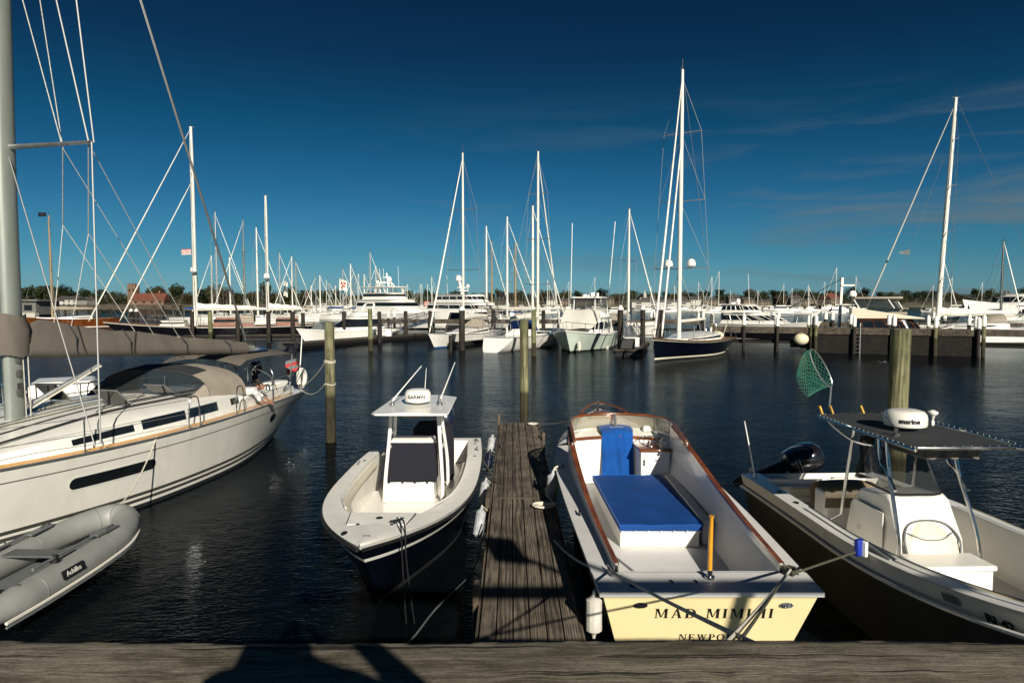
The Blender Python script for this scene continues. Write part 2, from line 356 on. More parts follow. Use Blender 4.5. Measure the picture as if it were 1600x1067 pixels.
M['buoy'] = mat('cream_float', (.62, .55, .38), .5, var=.2, vs=6)
M['net'] = mat('green_net_twine', (.02, .20, .12), .6, var=.2)
M['blueplastic'] = mat('blue_plastic', (.008, .03, .28), .35, var=.1)
M['skin'] = mat('skin', (.27, .13, .08), .5, var=.08, vs=14)
M['hair'] = mat('dark_hair', (.02, .012, .008), .6, var=.3, vs=40)
M['shirt'] = mat('white_shirt', (.55, .54, .52), .9, var=.08, vs=8, bump=.3, bs=14)
M['trousers'] = mat('grey_trousers', (.08, .08, .09), .9, var=.1)
M['scarf'] = mat('slate_grey_cloth', (.12, .14, .14), .9, var=.2, vs=10)
M['shadehull'] = mat('shade_dark_topsides', (.045, .042, .036), .35, var=.12, vs=1.5, coat=.2, streak=((3, 3, .8), .3, (.15, .13, .1)))  # white hull side darkened in its colour to read as deep shade
M['gold'] = mat('gold_anodised', (.75, .45, .10), .25, metal=.9, var=.1)

def timber_material():
    m = bpy.data.materials.new('weathered_wharf_timber'); m.use_nodes = True; t = m.node_tree; b = t.nodes['Principled BSDF']; c = N(t, 'ShaderNodeTexCoord')
    def nz(sc, scale, det, rough=.6, dist=0.):
        mp_ = N(t, 'ShaderNodeMapping'); mp_.inputs['Scale'].default_value = sc; t.links.new(c.outputs['Object'], mp_.inputs[0])
        n = N(t, 'ShaderNodeTexNoise', i_Scale=scale, i_Detail=det, i_Roughness=rough, i_Distortion=dist); t.links.new(mp_.outputs[0], n.inputs[0]); return n.outputs[0]
    def ramp(v, p0, p1, c0, c1):
        r = N(t, 'ShaderNodeValToRGB'); e = r.color_ramp.elements; e[0].position = p0; e[1].position = p1; e[0].color = c0 + (1,); e[1].color = c1 + (1,); t.links.new(v, r.inputs[0]); return r.outputs[0]
    def mul(a, b_, f=1.):
        x = N(t, 'ShaderNodeMix', data_type='RGBA', blend_type='MULTIPLY'); x.inputs[0].default_value = f; t.links.new(a, x.inputs[6]); t.links.new(b_, x.inputs[7]); return x.outputs[2]
    grain = nz((1.5, 55, 55), 1.6, 8, .7, .25); fine = nz((6, 160, 160), 1.5, 5, .7); blot = nz((1.4, 5, 5), 1.6, 7, .68, .4); spk = nz((30, 60, 60), 2., 4, .7); crack = nz((.55, 26, 26), 1.3, 4, .5, .15)
    col = ramp(grain, .33, .70, (.11, .094, .072), (.37, .335, .27))
    col = mul(col, ramp(fine, .3, .62, (.55, .53, .5), (1.15, 1.12, 1.08)))
    col = mul(col, ramp(blot, .38, .60, (.30, .28, .22), (1, 1, 1)), .85)
    col = mul(col, ramp(spk, .36, .5, (.45, .42, .38), (1, 1, 1)), .7)
    col = mul(col, ramp(crack, .36, .40, (.10, .09, .08), (1, 1, 1)), .9)
    t.links.new(col, b.inputs['Base Color']); b.inputs['Roughness'].default_value = .9; b.inputs['Specular IOR Level'].default_value = .25
    a1 = N(t, 'ShaderNodeMath', operation='ADD'); t.links.new(grain, a1.inputs[0]); t.links.new(ramp(crack, .34, .42, (0, 0, 0), (1, 1, 1)), a1.inputs[1])
    a2 = N(t, 'ShaderNodeMath', operation='ADD'); t.links.new(a1.outputs[0], a2.inputs[0]); t.links.new(fine, a2.inputs[1])
    bu = N(t, 'ShaderNodeBump', i_Strength=.9, i_Distance=.006); t.links.new(a2.outputs[0], bu.inputs['Height']); t.links.new(bu.outputs[0], b.inputs['Normal']); return m
M['timber'] = timber_material()
# ---------------------------------------------------------------- water
def water_material():
    m = bpy.data.materials.new('harbour_water'); m.use_nodes = True; t = m.node_tree; t.nodes.remove(t.nodes['Principled BSDF'])
    # dark, deep water whose mirror is cut down the way a polarising filter cuts it
    df = N(t, 'ShaderNodeBsdfDiffuse'); df.inputs[0].default_value = (.0020, .0034, .0044, 1); gl = N(t, 'ShaderNodeBsdfGlossy'); gl.inputs[0].default_value = (.86, .95, 1, 1); gl.inputs['Roughness'].default_value = .06
    fr = N(t, 'ShaderNodeFresnel'); fr.inputs[0].default_value = 1.27; fk = N(t, 'ShaderNodeMath', operation='MULTIPLY'); fk.inputs[1].default_value = .52; ms = N(t, 'ShaderNodeMixShader')
    t.links.new(fr.outputs[0], fk.inputs[0]); t.links.new(fk.outputs[0], ms.inputs[0]); t.links.new(df.outputs[0], ms.inputs[1]); t.links.new(gl.outputs[0], ms.inputs[2]); t.links.new(ms.outputs[0], t.nodes['Material Output'].inputs[0])
    c = N(t, 'ShaderNodeTexCoord'); hs = []
    for sc, rot, nsc, det, wgt in (((1, 1.7, 1), .5, 2.6, 4, .55), ((1, 2.2, 1), -.3, 7.5, 3, .30), ((1, 1.3, 1), .2, .45, 3, 1.0)):
        mp_ = N(t, 'ShaderNodeMapping'); mp_.inputs['Scale'].default_value = sc; mp_.inputs['Rotation'].default_value = (0, 0, rot)
        n = N(t, 'ShaderNodeTexNoise', i_Scale=nsc, i_Detail=det, i_Roughness=.5, i_Distortion=.5)
        t.links.new(c.outputs['Object'], mp_.inputs[0]); t.links.new(mp_.outputs[0], n.inputs[0])
        k = N(t, 'ShaderNodeMath', operation='MULTIPLY'); k.inputs[1].default_value = wgt; t.links.new(n.outputs[0], k.inputs[0]); hs.append(k)
    a = N(t, 'ShaderNodeMath', operation='ADD'); a2 = N(t, 'ShaderNodeMath', operation='ADD')
    t.links.new(hs[0].outputs[0], a.inputs[0]); t.links.new(hs[1].outputs[0], a.inputs[1]); t.links.new(a.outputs[0], a2.inputs[0]); t.links.new(hs[2].outputs[0], a2.inputs[1])
    # light airs: calmer and rougher patches
    pn = N(t, 'ShaderNodeTexNoise', i_Scale=.08, i_Detail=3); t.links.new(c.outputs['Object'], pn.inputs[0])
    pr = N(t, 'ShaderNodeMapRange'); pr.inputs[1].default_value = .35; pr.inputs[2].default_value = .65; pr.inputs[3].default_value = .28; pr.inputs[4].default_value = .75
    t.links.new(pn.outputs[0], pr.inputs[0])
    sy = N(t, 'ShaderNodeSeparateXYZ'); t.links.new(c.outputs['Object'], sy.inputs[0])     # sheltered, flatter water toward the far shore
    fy_ = N(t, 'ShaderNodeMapRange'); fy_.inputs[1].default_value = 80; fy_.inputs[2].default_value = 220; fy_.inputs[3].default_value = 1; fy_.inputs[4].default_value = .3
    fm_ = N(t, 'ShaderNodeMath', operation='MULTIPLY'); t.links.new(sy.outputs[1], fy_.inputs[0]); t.links.new(fy_.outputs[0], fm_.inputs[0]); t.links.new(pr.outputs[0], fm_.inputs[1])
    bu = N(t, 'ShaderNodeBump', i_Distance=.075); t.links.new(a2.outputs[0], bu.inputs['Height']); t.links.new(fm_.outputs[0], bu.inputs['Strength'])
    t.links.new(bu.outputs[0], gl.inputs['Normal']); t.links.new(bu.outputs[0], fr.inputs['Normal']); return m
mb = MB(); mb.add([(-3000, -60, 0), (3000, -60, 0), (3000, 5000, 0), (-3000, 5000, 0)], [(0, 1, 2, 3)])
tag(mb.build('water', water_material()), kind='structure')

# ---------------------------------------------------------------- hull helper (local: x from transom to bow, y to port, z from the waterline)
class Hull:
    def __init__(s, L, B, fs, fm, fb, tr=.8, tm=.45, k=2.2, wl=.86, wlb=.3, rb=.6, rs=.15, depth=-.4, fl=1.2, n=28, pk=1., sp=2.2, ws=1.):
        s.ws = ws
        s.L, s.B, s.fs, s.fm, s.fb, s.tr, s.tm, s.k, s.wl, s.wlb, s.rb, s.rs, s.depth, s.fl, s.n, s.pk, s.sp = L, B, fs, fm, fb, tr, tm, k, wl, wlb, rb, rs, depth, fl, n, pk, sp
    def hb(s, x):
        t = min(1, max(0, x/s.L))
        if t < s.tm: p = s.tr + (1-s.tr)*math.sin(math.pi/2*t/s.tm)
        else: p = max(0, 1-((t-s.tm)/(1-s.tm))**s.k)**s.pk
        return s.B/2*p
    def sz(s, x):
        t = min(1, max(0, x/s.L)); m = .4
        return lerp(s.fm, s.fs, ((m-t)/m)**2) if t < m else lerp(s.fm, s.fb, ((t-m)/(1-m))**s.sp)
    def pt(s, t, w_, side=1):
        b = s.hb(t*s.L); f = (s.wl + (s.wlb-s.wl)*sm((t-.45)/.55))*lerp(s.ws, 1, sm(t/.35)); w0 = max(w_, 0)
        hb = b*(f + (1-f)*w0**s.fl)
        if w_ < 0: hb = b*f*max(0, 1+w_)**.7
        z = w_*s.sz(t*s.L) if w_ >= 0 else -w_*s.depth
        x = t*s.L - s.rb*(1-w_)*t**7 + s.rs*(1-w_)*(1-t)**9
        return Vector((x, side*hb, z))
    def at(s, x, z, side=1, out=0.):         # a point of the topsides at height z
        t = x/s.L
        for _ in range(4):
            w_ = z/s.sz(t*s.L); p = s.pt(t, w_, side); t += (x-p.x)/s.L
        p = s.pt(t, z/s.sz(t*s.L), side); return p + Vector((0, side*out, 0))
    def shell(s, levels, ms, mb=None, transom=0, below=(-.5, -1)):
        mb = mb or MB(); lv = list(levels) + list(below); ts = [1-(1-i/s.n)**1.25 for i in range(s.n+1)]
        for side in (1, -1):
            mb.grid([[s.pt(t, w_, side) for t in ts] for w_ in lv], ms=list(ms)+[ms[-1]]*(len(lv)-1-len(ms)))
        rows = [[s.pt(0, w_, 1), s.pt(0, w_, .5), s.pt(0, w_, -.5), s.pt(0, w_, -1)] for w_ in lv]
        mm = [transom if i < len(ms)-1 else ms[min(i, len(ms)-1)] for i in range(len(lv)-1)]
        mb.grid(rows, ms=mm); return mb
    def deck(s, x0, x1, camber=.05, dz=.0, inset=.0, m=0, mb=None, n=18, ny=6):
        mb = mb or MB(); rows = []
        for i in range(n+1):
            x = lerp(x0, x1, i/n); b = max(0, s.hb(x)-inset)
            rows.append([(x, b*(1-2*j/ny), s.sz(x)+dz+camber*(1-(1-2*j/ny)**2)) for j in range(ny+1)])
        return mb.grid(rows, m)
    def ring(s, xs, inner, dz=0., m=0, mb=None, inset=0.):   # side decks: from sheer in to the well
        mb = mb or MB()
        for side in (1, -1):
            mb.grid([[(x, side*(s.hb(x)-inset), s.sz(x)+dz) for x in xs], [(x, side*inner(x), s.sz(x)+dz+.012) for x in xs]], m)
        return mb
    def rail(s, x0, x1, r, dz=0., out=0., m=0, mb=None, n=24, both=True, w_=1., sq=1):
        mb = mb or MB()
        for side in ((1, -1) if both else (1,)):
            pts = []
            for i in range(n+1):
                p = s.pt(lerp(x0, x1, i/n)/s.L, w_, side); pts.append(p + Vector((0, side*out, dz)))
            mb.tube(pts, r, 6, m, sq=sq)
        return mb
def bow_loop(h, x0, inset, dz, n=10):        # a line round the bow from port to starboard
    a = [(lerp(x0, h.L-inset*.9, 1-(1-i/n)**1.8),) for i in range(n+1)]
    up = [Vector((x, max(.0, h.hb(x)-inset), h.sz(x)+dz)) for (x,) in a]
    return up + [Vector((p.x, -p.y, p.z)) for p in reversed(up[:-1])]

# ---------------------------------------------------------------- the wharf the photo is taken from
random.seed(3)
mb = MB(); rows = []
nx = 160
for i in range(nx+1):                        # a heavy log sawn flat, its edge worn and nicked
    x = lerp(-3.4, 3.6, i/nx); e = .006*math.sin(x*2.1)+.003*math.sin(x*9+1)+random.uniform(-.003, .003)
    zt = 2.55+.004*math.sin(x*1.7)+random.uniform(-.001, .001)
    yf = 2.575+e
    rows.append([(x, 2.10, 2.22), (x, 2.10, zt-.02), (x, 2.13, zt), (x, 2.3, zt+.003*math.sin(x*23)), (x, yf-.05, zt+.002*math.sin(x*17)), (x, yf-.012, zt-.008), (x, yf, zt-.03), (x, yf+.004, 2.22)])
mb.grid(rows, closed=True, capends=True)
o = tag(mb.build('wharf_timber', M['timber'], loc=(0, 2.35, 2.22), ang=50), 'thick weathered grey timber along the edge of the wharf at the bottom of the view', 'timber')
mb = MB(); random.seed(5)
for i in range(17):
    y = 2.02-.165*i
    mb.box((.1, y, 2.17), (7.0, .155, .06), rz=random.uniform(-.002, .002))
for i in range(4): mb.box((-3+2*i, .8, 2.02), (.2, 3.0, .24))
tag(mb.build('wharf_deck', M['pier'], bev=.006), kind='structure')
mb = MB()
for x in (-3.0, -.9, 1.2, 3.3): mb.tube([(x, 1.6, -1.5), (x, 1.6, 1.9)], .15, 12)
tag(mb.build('wharf_posts', M['darkpile']), kind='structure')
# unseen timber frame added on the wharf: its beam and sign throw the bars of shade on float and transom
t = thing('shade_frame', 'unseen timber frame, added to cast shade, with high crossbeam and small square board, behind the wharf timber', 'shade frame', (4.9, -.8, 2.2))
for x in (0, 2.6):
    MB().box((x, 0, 1.3), (.13, .13, 2.6)).build('post', M['pier'], t, bev=.01)
MB().box((-1.0, 0, 2.58), (7.2, .10, .16)).build('crossbeam', M['pier'], t, bev=.01)
MB().tube([(-1.05, 0, 2.66), (-1.62, 0, 3.15)], .04, 8).build('bracket', M['pier'], t)
MB().box((-1.75, 0, 3.28), (.46, .05, .50), ry=.15).build('board', M['whitepaint'], t, bev=.01)

# ---------------------------------------------------------------- body helper: one skinned surface
def body(name, joints, bones, m, parent=None, sub=2):
    me = bpy.data.meshes.new(name); names = list(joints)
    me.from_pydata([joints[k][0] for k in names], [(names.index(a), names.index(b_)) for a, b_ in bones], [])
    o = bpy.data.objects.new(name, me); COL.objects.link(o)
    sk = o.modifiers.new('skin', 'SKIN'); sk.use_smooth_shade = True
    for i, k in enumerate(names):
        r = joints[k][1]; r = r if isinstance(r, tuple) else (r, r)
        me.skin_vertices[0].data[i].radius = r
    me.skin_vertices[0].data[0].use_root = True
    sb = o.modifiers.new('sub', 'SUBSURF'); sb.levels = sub; sb.render_levels = sub
    dg = bpy.context.evaluated_depsgraph_get(); dg.update()
    me2 = bpy.data.meshes.new_from_object(o.evaluated_get(dg)); bpy.data.objects.remove(o)
    me2.materials.clear(); me2.materials.append(m)
    for p in me2.polygons: p.use_smooth = True
    o = bpy.data.objects.new(name, me2); COL.objects.link(o)
    if parent: o.parent = parent
    return o
# photographer behind the camera, whose shadow lies on the timber
t = thing('person', 'photographer in dark clothes standing on the wharf with elbows raised', 'person', (.06, -.30, 2.2))
t.scale = (1.13, 1.0, 1.13)
J = {'hip': ((0, 0, .95), .18), 'waist': ((0, 0, 1.12), .17), 'chest': ((0, .02, 1.34), (.19, .13)), 'neck': ((0, .03, 1.50), .06), 'head': ((0, .05, 1.63), .095), 'crown': ((0, .04, 1.74), .08),
     'sl': ((-.19, .02, 1.42), .07), 'el': ((-.23, .14, 1.20), .065), 'wl': ((-.14, .22, 1.55), .035), 'hl': ((-.08, .22, 1.60), .04),
     'sr': ((.19, .02, 1.42), .07), 'er': ((.44, .16, 1.22), .065), 'wr': ((.14, .22, 1.55), .035), 'hr': ((.08, .22, 1.60), .04),
     'kl': ((-.13, .02, .50), .07), 'al': ((-.15, 0, .09), .045), 'fl': ((-.16, .17, .04), .04), 'kr': ((.13, .02, .50), .07), 'ar': ((.16, 0, .09), .045), 'fr': ((.17, .17, .04), .04),
     'tl': ((-.1, 0, .86), .1), 'tr': ((.1, 0, .86), .1)}
body('body', J, [('hip', 'waist'), ('waist', 'chest'), ('chest', 'neck'), ('neck', 'head'), ('head', 'crown'), ('chest', 'sl'), ('sl', 'el'), ('el', 'wl'), ('wl', 'hl'), ('chest', 'sr'), ('sr', 'er'), ('er', 'wr'), ('wr', 'hr'),
     ('hip', 'tl'), ('tl', 'kl'), ('kl', 'al'), ('al', 'fl'), ('hip', 'tr'), ('tr', 'kr'), ('kr', 'ar'), ('ar', 'fr')], M['trousers'], t)

# ---------------------------------------------------------------- float between the boats
fd = thing('floating_dock', 'weathered plank finger float running out between the two open boats', 'dock', (.185, 2.7, 0))
DX0, DX1 = -.525, .525; Y0, Y1 = -.3, 16.4; YB = 9.0
random.seed(11)
for (a, b_) in ((Y0, YB-.012), (YB+.05, Y1)):
    mb = MB(); npl = 6; wpl = (DX1-DX0)/npl
    for i in range(npl):
        x = DX0+wpl*(i+.5); e0 = random.uniform(-.02, .02); e1 = random.uniform(-.03, .03)
        mb.box((x, (a+b_)/2+(e0+e1)/2*0, .425+random.uniform(-.003, .003)), (wpl-.012, b_-a, .05), rz=random.uniform(-.0006, .0006))
    ob = mb.build('deck_boards', M['deckwood'], fd, bev=.006)
MB().box((.02, YB+.018, .435), (DX1-DX0-.04, .055, .05)).build('joint_batten', M['pier'], fd, bev=.004)
for s_ in (-1, 1):
    MB().box((s_*.547, (Y0+Y1)/2, .27), (.04, Y1-Y0, .30)).build('side_board', M['fascia'], fd, bev=.01)
MB().box((0, Y1+.03, .27), (1.18, .06, .30)).build('end_board', M['fascia'], fd, bev=.01)
for y in (1, 5, 9, 13, 15.5): MB().box((0, y, .1), (1.0, 1.4, .36)).build('float_block', M['black'], fd)
for (x, y, hgt) in ((-.60, 5.0, .62), (-.60, 9.0, .55), (.60, 6.3, .50), (.60, 14.2, .6), (-.55, 16.3, .72)):
    MB().box((x, y, hgt/2), (.07, .75 if hgt < .6 else .2, hgt)).build('rub_block', M['fascia'], fd, bev=.012)
def cleat_mb(mb, c, L_=.22, rz=0, m=0, h=.05):
    c = Vector(c); d = Vector((math.cos(rz), math.sin(rz), 0))
    mb.tube([c-d*L_/2+Vector((0, 0, h+.012)), c-d*L_*.25+Vector((0, 0, h)), c+d*L_*.25+Vector((0, 0, h)), c+d*L_/2+Vector((0, 0, h+.012))], [.008, .014, .014, .008], 6, m)
    for k in (-.16, .16): mb.tube([c+d*L_*k, c+d*L_*k+Vector((0, 0, h))], .012, 6, m)
    return mb
for (x, y) in ((.42, 9.3), (.42, 16.1), (-.44, 13.2)):
    cleat_mb(MB(), (x, y, .45), .26, math.pi/2).build('dock_cleat', M['steel'], fd)
def coil(name, c, r0, r1, turns, lab, m=M['rope'], rr=.016, tail=None):
    pts = []; n = int(turns*16); random.seed(int(c[0]*100))
    for i in range(n+1):
        a = 2*math.pi*i/16; r = lerp(r0, r1, i/n)
        pts.append((c[0]+r*math.cos(a)*1.15, c[1]+r*math.sin(a), c[2]+rr+.02*(i/n)+random.uniform(0, .012)))
    if tail: pts += smooth_path([pts[-1]]+tail, 5)[1:]
    return tag(MB().tube(pts, rr, 7).build(name, m, loc=c), lab, 'rope')
c0 = G(848, 792, .46); coil('rope_coil', (.52, c0.y, .455), .06, .17, 4, 'coil of white rope lying on the right edge of the plank float', tail=[(.62, c0.y+.5, .5), (.60, c0.y+.9, .52), (.605, 12.0, .515)])
coil('rope_coil', (.58, 18.75, .455), .05, .13, 4, 'small heap of white rope at the outer end of the plank float')
# ---------------------------------------------------------------- mooring piles
def pile(px, ywl, ytop, r, m, lab, cat='pile', name='mooring_pile', group=None, lean=0, Y=None, cap=None, x=None):
    if Y is None: b_ = G(px, ywl, 0)
    else: b_ = P(px, 600, Y); b_.z = 0
    top = P(px, ytop, b_.y).z; mb = MB(); n = 16; rows = []
    random.seed(int(px)); ph = random.random()*6
    for i in range(13):
        z = lerp(-1.6, top, i/12); rr = r*(1.06-.08*i/12)
        rows.append([(b_.x*0+lean*z+rr*(1+.03*math.sin(3*a+ph+z)+.015*math.sin(7*a+ph))*math.cos(a), rr*(1+.03*math.sin(3*a+ph+z))*math.sin(a), z) for a in [2*math.pi*j/n for j in range(n)]])
    rows.append([(p[0]*.9+lean*top*.1, p[1]*.9, top+.015) for p in rows[-1]])
    mb.grid(rows, closed=True, capends=True)
    o = mb.build(name, m); o.location = (b_.x, b_.y, 0)
    tag(o, lab, cat, group); return o
PL = pile(517, 690, 504, .135, M['pile'], 'green-topped wooden mooring pile standing in open water, roped to the white sloop stern')
PM = pile(819, 0, 500, .125, M['pile'], 'wooden mooring pile at the outer end of the plank float', Y=19.45)
PR = pile(1402, 0, 515, .155, M['pile'], 'thick mossy mooring pile rising behind the dark-topped open boat', Y=11.3, lean=.012)
# rope lashings on piles
def frame_of(o): return Matrix.Translation(o.location) @ Matrix.Rotation(o.rotation_euler.z, 4, 'Z')
def locf(o):
    inv = frame_of(o).inverted(); return lambda p: inv @ Vector(p)
def profile_slab(poly_xz, y0, y1, mb=None, m=0, taper=None):    # side profile pushed across the boat
    mb = mb or MB(); n = len(poly_xz); tp = taper or (lambda x, z: 1.)
    a = [(x, y0*tp(x, z), z) for x, z in poly_xz]; b_ = [(x, y1*tp(x, z), z) for x, z in poly_xz]
    return mb.add(a+b_, [tuple(range(n))[::-1], tuple(n+i for i in range(n))]+[(i, (i+1) % n, n+(i+1) % n, n+i) for i in range(n)], m)
def open_well(h, x0, x1, inner, sole, mliner, msole, parent, nseg=18, lip=.05, dz=0.):
    xs = [lerp(x0, x1, i/nseg) for i in range(nseg+1)]; mb = MB()
    lp = lip if callable(lip) else (lambda x: lip)
    for s_ in (1, -1):
        mb.grid([[(x, s_*inner(x), h.sz(x)+dz+.012) for x in xs], [(x, s_*(inner(x)-.02), h.sz(x)+dz-.05) for x in xs], [(x, s_*(inner(x)-lp(x)), sole) for x in xs]])
    for x, d in ((x0, .02), (x1, -.02)):
        mb.grid([[(x, inner(x)*(1-2*j/6), h.sz(x)+dz+.012) for j in range(7)], [(x+d, (inner(x)-lp(x))*(1-2*j/6), sole) for j in range(7)]])
    mb.build('cockpit_liner', mliner, parent)
    MB().grid([[(x, (inner(x)-lp(x)+.01)*(1-2*j/4), sole) for j in range(5)] for x in xs]).build('cockpit_sole', msole, parent)
    return xs
def outboard(parent, x, y, z, tilt=0., m=M['engine'], s=1., name='outboard_engine', roll=0.):
    q = Matrix.Translation((x, y, z)) @ Matrix.Rotation(roll, 4, 'X') @ Matrix.Rotation(tilt, 4, 'Y') @ Matrix.Scale(s, 4)
    f = lambda pts: [q @ Vector(p) for p in pts]
    mb = MB(); rows = []
    for zz, l, wd, ox in ((.10, .16, .12, 0), (.14, .25, .17, -.02), (.30, .29, .20, -.03), (.48, .29, .20, -.04), (.60, .25, .18, -.03), (.66, .17, .13, -.02), (.68, .06, .05, -.02)):
        rows.append(f([(ox+l*math.copysign(abs(math.cos(a))**.6, math.cos(a)), wd*math.copysign(abs(math.sin(a))**.7, math.sin(a)), zz) for a in [2*math.pi*j/20 for j in range(20)]]))
    mb.grid(rows, closed=True, capends=True); e = mb.build(name, m, parent)
    mb = MB(); rows = []
    for zz, l, wd, ox in ((.12, .12, .09, 0), (-.2, .13, .06, .0), (-.5, .12, .05, -.02), (-.6, .16, .07, -.03), (-.75, .08, .04, 0)):
        rows.append(f([(ox+l*math.cos(a), wd*math.sin(a), zz) for a in [2*math.pi*j/14 for j in range(14)]]))
    mb.grid(rows, closed=True, capends=True)
    mb.grid([f([(.10, -.09, .05), (.10, .09, .05)]), f([(.26, -.09, -.02), (.26, .09, -.02)]), f([(.26, -.09, -.3), (.26, .09, -.3)]), f([(.10, -.06, -.35), (.10, .06, -.35)])])
    mb.build('drive_leg', M['black'], e)
    for zz in (.22, .27): MB().tube(f([(.27, -.12, zz), (.265, .0, zz), (.27, .12, zz)]), .008, 5).build('cowling_trim', M['alu'], e)
    return e
def dome(parent, c, r, hgt, m=M['gelclean'], name='radar_dome', n=28):
    return MB().lathe([(r*.55, 0), (r*.62, .02), (r*.97, .03), (r, .05), (r*1.0, hgt*.55), (r*.97, hgt*.72), (r*.85, hgt*.9), (r*.6, hgt*.98), (r*.05, hgt)], c, n).build(name, m, parent)
def dome_text(parent, body, c, r, size, zoff, ang0, m, bold=.0):
    vs, fs = text_mesh(body, size, bold); out = []
    for v in vs:
        a = ang0 + v.x/r; rr = r+.004+v.z
        out.append((c[0]+rr*math.cos(a), c[1]+rr*math.sin(a), c[2]+zoff+v.y))
    return MB().add(out, fs).build('lettering', m, parent)
def whip(parent, p, q, r=.010, m=M['whitepaint'], name='antenna'):
    p, q = Vector(p), Vector(q); mb = MB()
    mb.tube([p, p.lerp(q, .06), p.lerp(q, .07), q], [r*1.9, r*1.9, r, r*.5], 6)
    return mb.build(name, m, parent)
def fender(name, c, r, ln, lab, m=M['fender'], ax=(0, 0, 1), ribs=10, top=None, group=None):
    ax = Vector(ax).normalized(); n = 40; prof = [(r*.18, -ln/2-.05), (r*.25, -ln/2-.02)]
    for i in range(11):
        u = -1+2*i/10; e = min(1, (1-abs(u))*5); prof.append((r*math.sqrt(max(.12, 1-(1-e)**2)), u*ln/2))
    prof += [(r*.25, ln/2+.02), (r*.18, ln/2+.06)]
    mb = MB(); q = ax.to_track_quat('Z', 'Y').to_matrix(); rows = []
    for rr, z in prof: rows.append([Vector(c)+q @ Vector(((rr*(1-.045*(.5+.5*math.cos(ribs*a))))*math.cos(a), (rr*(1-.045*(.5+.5*math.cos(ribs*a))))*math.sin(a), z)) for a in [2*math.pi*j/n for j in range(n)]])
    mb.grid(rows, closed=True, capends=True)
    t = mb.build(name, m, loc=c); tag(t, lab, 'fender', group)
    tip = ax*(ln/2+.05)
    lan = MB().tube(sagged(tip, (Vector(top)-Vector(c)) if top else tip+Vector((0, 0, .4)), 0, 3), .008, 6).build('lanyard', M['rope'], t)
    return t

# ================================================================ dark-blue open boat with white hardtop
bt = thing('open_motorboat', 'white-decked centre-console boat with navy hull, white hardtop and navy console cover', 'boat', (-1.69, 14.9, 0), -math.pi/2)
h = Hull(7.5, 2.27, .86, .95, 1.15, tr=.88, tm=.42, k=3., wl=.74, wlb=.06, rb=1.15, rs=.1, fl=1.0)
h.shell([1, .955, .80, .755, .1, 0], [0, 1, 0, 1, 2], transom=1).build('hull', [M['gelclean'], M['navy'], M['antifoul']], bt)
h.rail(.02, 7.47, .022, dz=-.045, out=.008).build('rub_rail', M['black'], bt)
inner = lambda x: (h.hb(x)-.27)*(1 if x < 5.2 else lerp(1, .86, (x-5.2)/.8))
mb = MB(); xs = [lerp(.42, 6.0, i/20) for i in range(21)]
h.ring(xs, inner, .004, mb=mb); h.deck(0, .42, .0, .004, mb=mb, n=2); h.deck(6.0, 7.49, .03, .004, mb=mb)
mb.build('deck', M['nonskid'], bt)
open_well(h, .42, 6.0, inner, .40, M['gelclean'], M['gelclean'], bt, lip=lambda x: .05+.34*sm((x-4.3)/1.7))
mb = MB()
for s_ in (1, -1): mb.tube([(x, s_*(inner(x)-.035), h.sz(x)-.07) for x in [lerp(3.0, 5.85, i/14) for i in range(15)]], .062, 10)
for i, s_ in enumerate((1, -1)):
    b2 = MB().tube([(x, s_*(inner(x)-.035), h.sz(x)-.07) for x in [lerp(2.6, 5.85, i/16) for i in range(17)]], .062, 10)
    b2.build('coaming_bolster', M['vinylseat'], bt)
for s_ in (1, -1):
    MB().tube([(x, s_*(inner(x)+.02), h.sz(x)+.05) for x in [lerp(2.2, 5.8, i/14) for i in range(15)]], .013, 6).build('grab_rail', M['whitepaint'], bt)
# forward seat box and hatches
MB().prism([(5.15, -.52), (5.15, .50), (5.98, .40), (5.98, -.40)], .60, .80).build('bow_locker', M['gelclean'], bt, bev=.02)
MB().prism([(5.22, -.44), (5.22, .10), (5.9, .12), (5.9, -.36)], .80, .816).build('locker_hatch', M['nonskid'], bt, bev=.005)
MB().prism([(6.1, -.42), (6.1, .42), (6.58, .36), (6.58, -.36)], h.sz(6.3)+.03, h.sz(6.3)+.052).build('deck_hatch', M['nonskid'], bt, bev=.006)
MB().prism([(5.20, -.46), (5.20, .12), (5.92, .14), (5.92, -.38)], .795, .807).build('hatch_gasket', M['stripe'], bt)
MB().prism([(6.085, -.435), (6.085, .435), (6.595, .375), (6.595, -.375)], h.sz(6.3)+.02, h.sz(6.3)+.040).build('hatch_gasket', M['stripe'], bt)
for c in ((5.55, -.15, .82), (6.34, 0, h.sz(6.3)+.054)): MB().lathe([(.045, 0), (.045, .006), (.02, .008)], c, 12).build('hatch_latch', M['black'], bt)
for y in (.20, -.22): MB().box((6.59, y, h.sz(6.3)+.052), (.05, .04, .012)).build('hatch_hinge', M['black'], bt)
MB().lathe([(.02, 0), (.075, .0), (.075, .008), (.02, .01)], (6.95, -.30, h.sz(6.95)+.012), 16, sy=.5).build('hawse_plate', M['black'], bt)
MB().box((7.18, .0, h.sz(7.2)+.018), (.14, .09, .02)).build('anchor_plate', M['canvasnavy'], bt, bev=.006)
cleat_mb(MB(), (6.55, .26, h.sz(6.5)+.03), .20, -.9).build('bow_cleat', M['black'], bt)
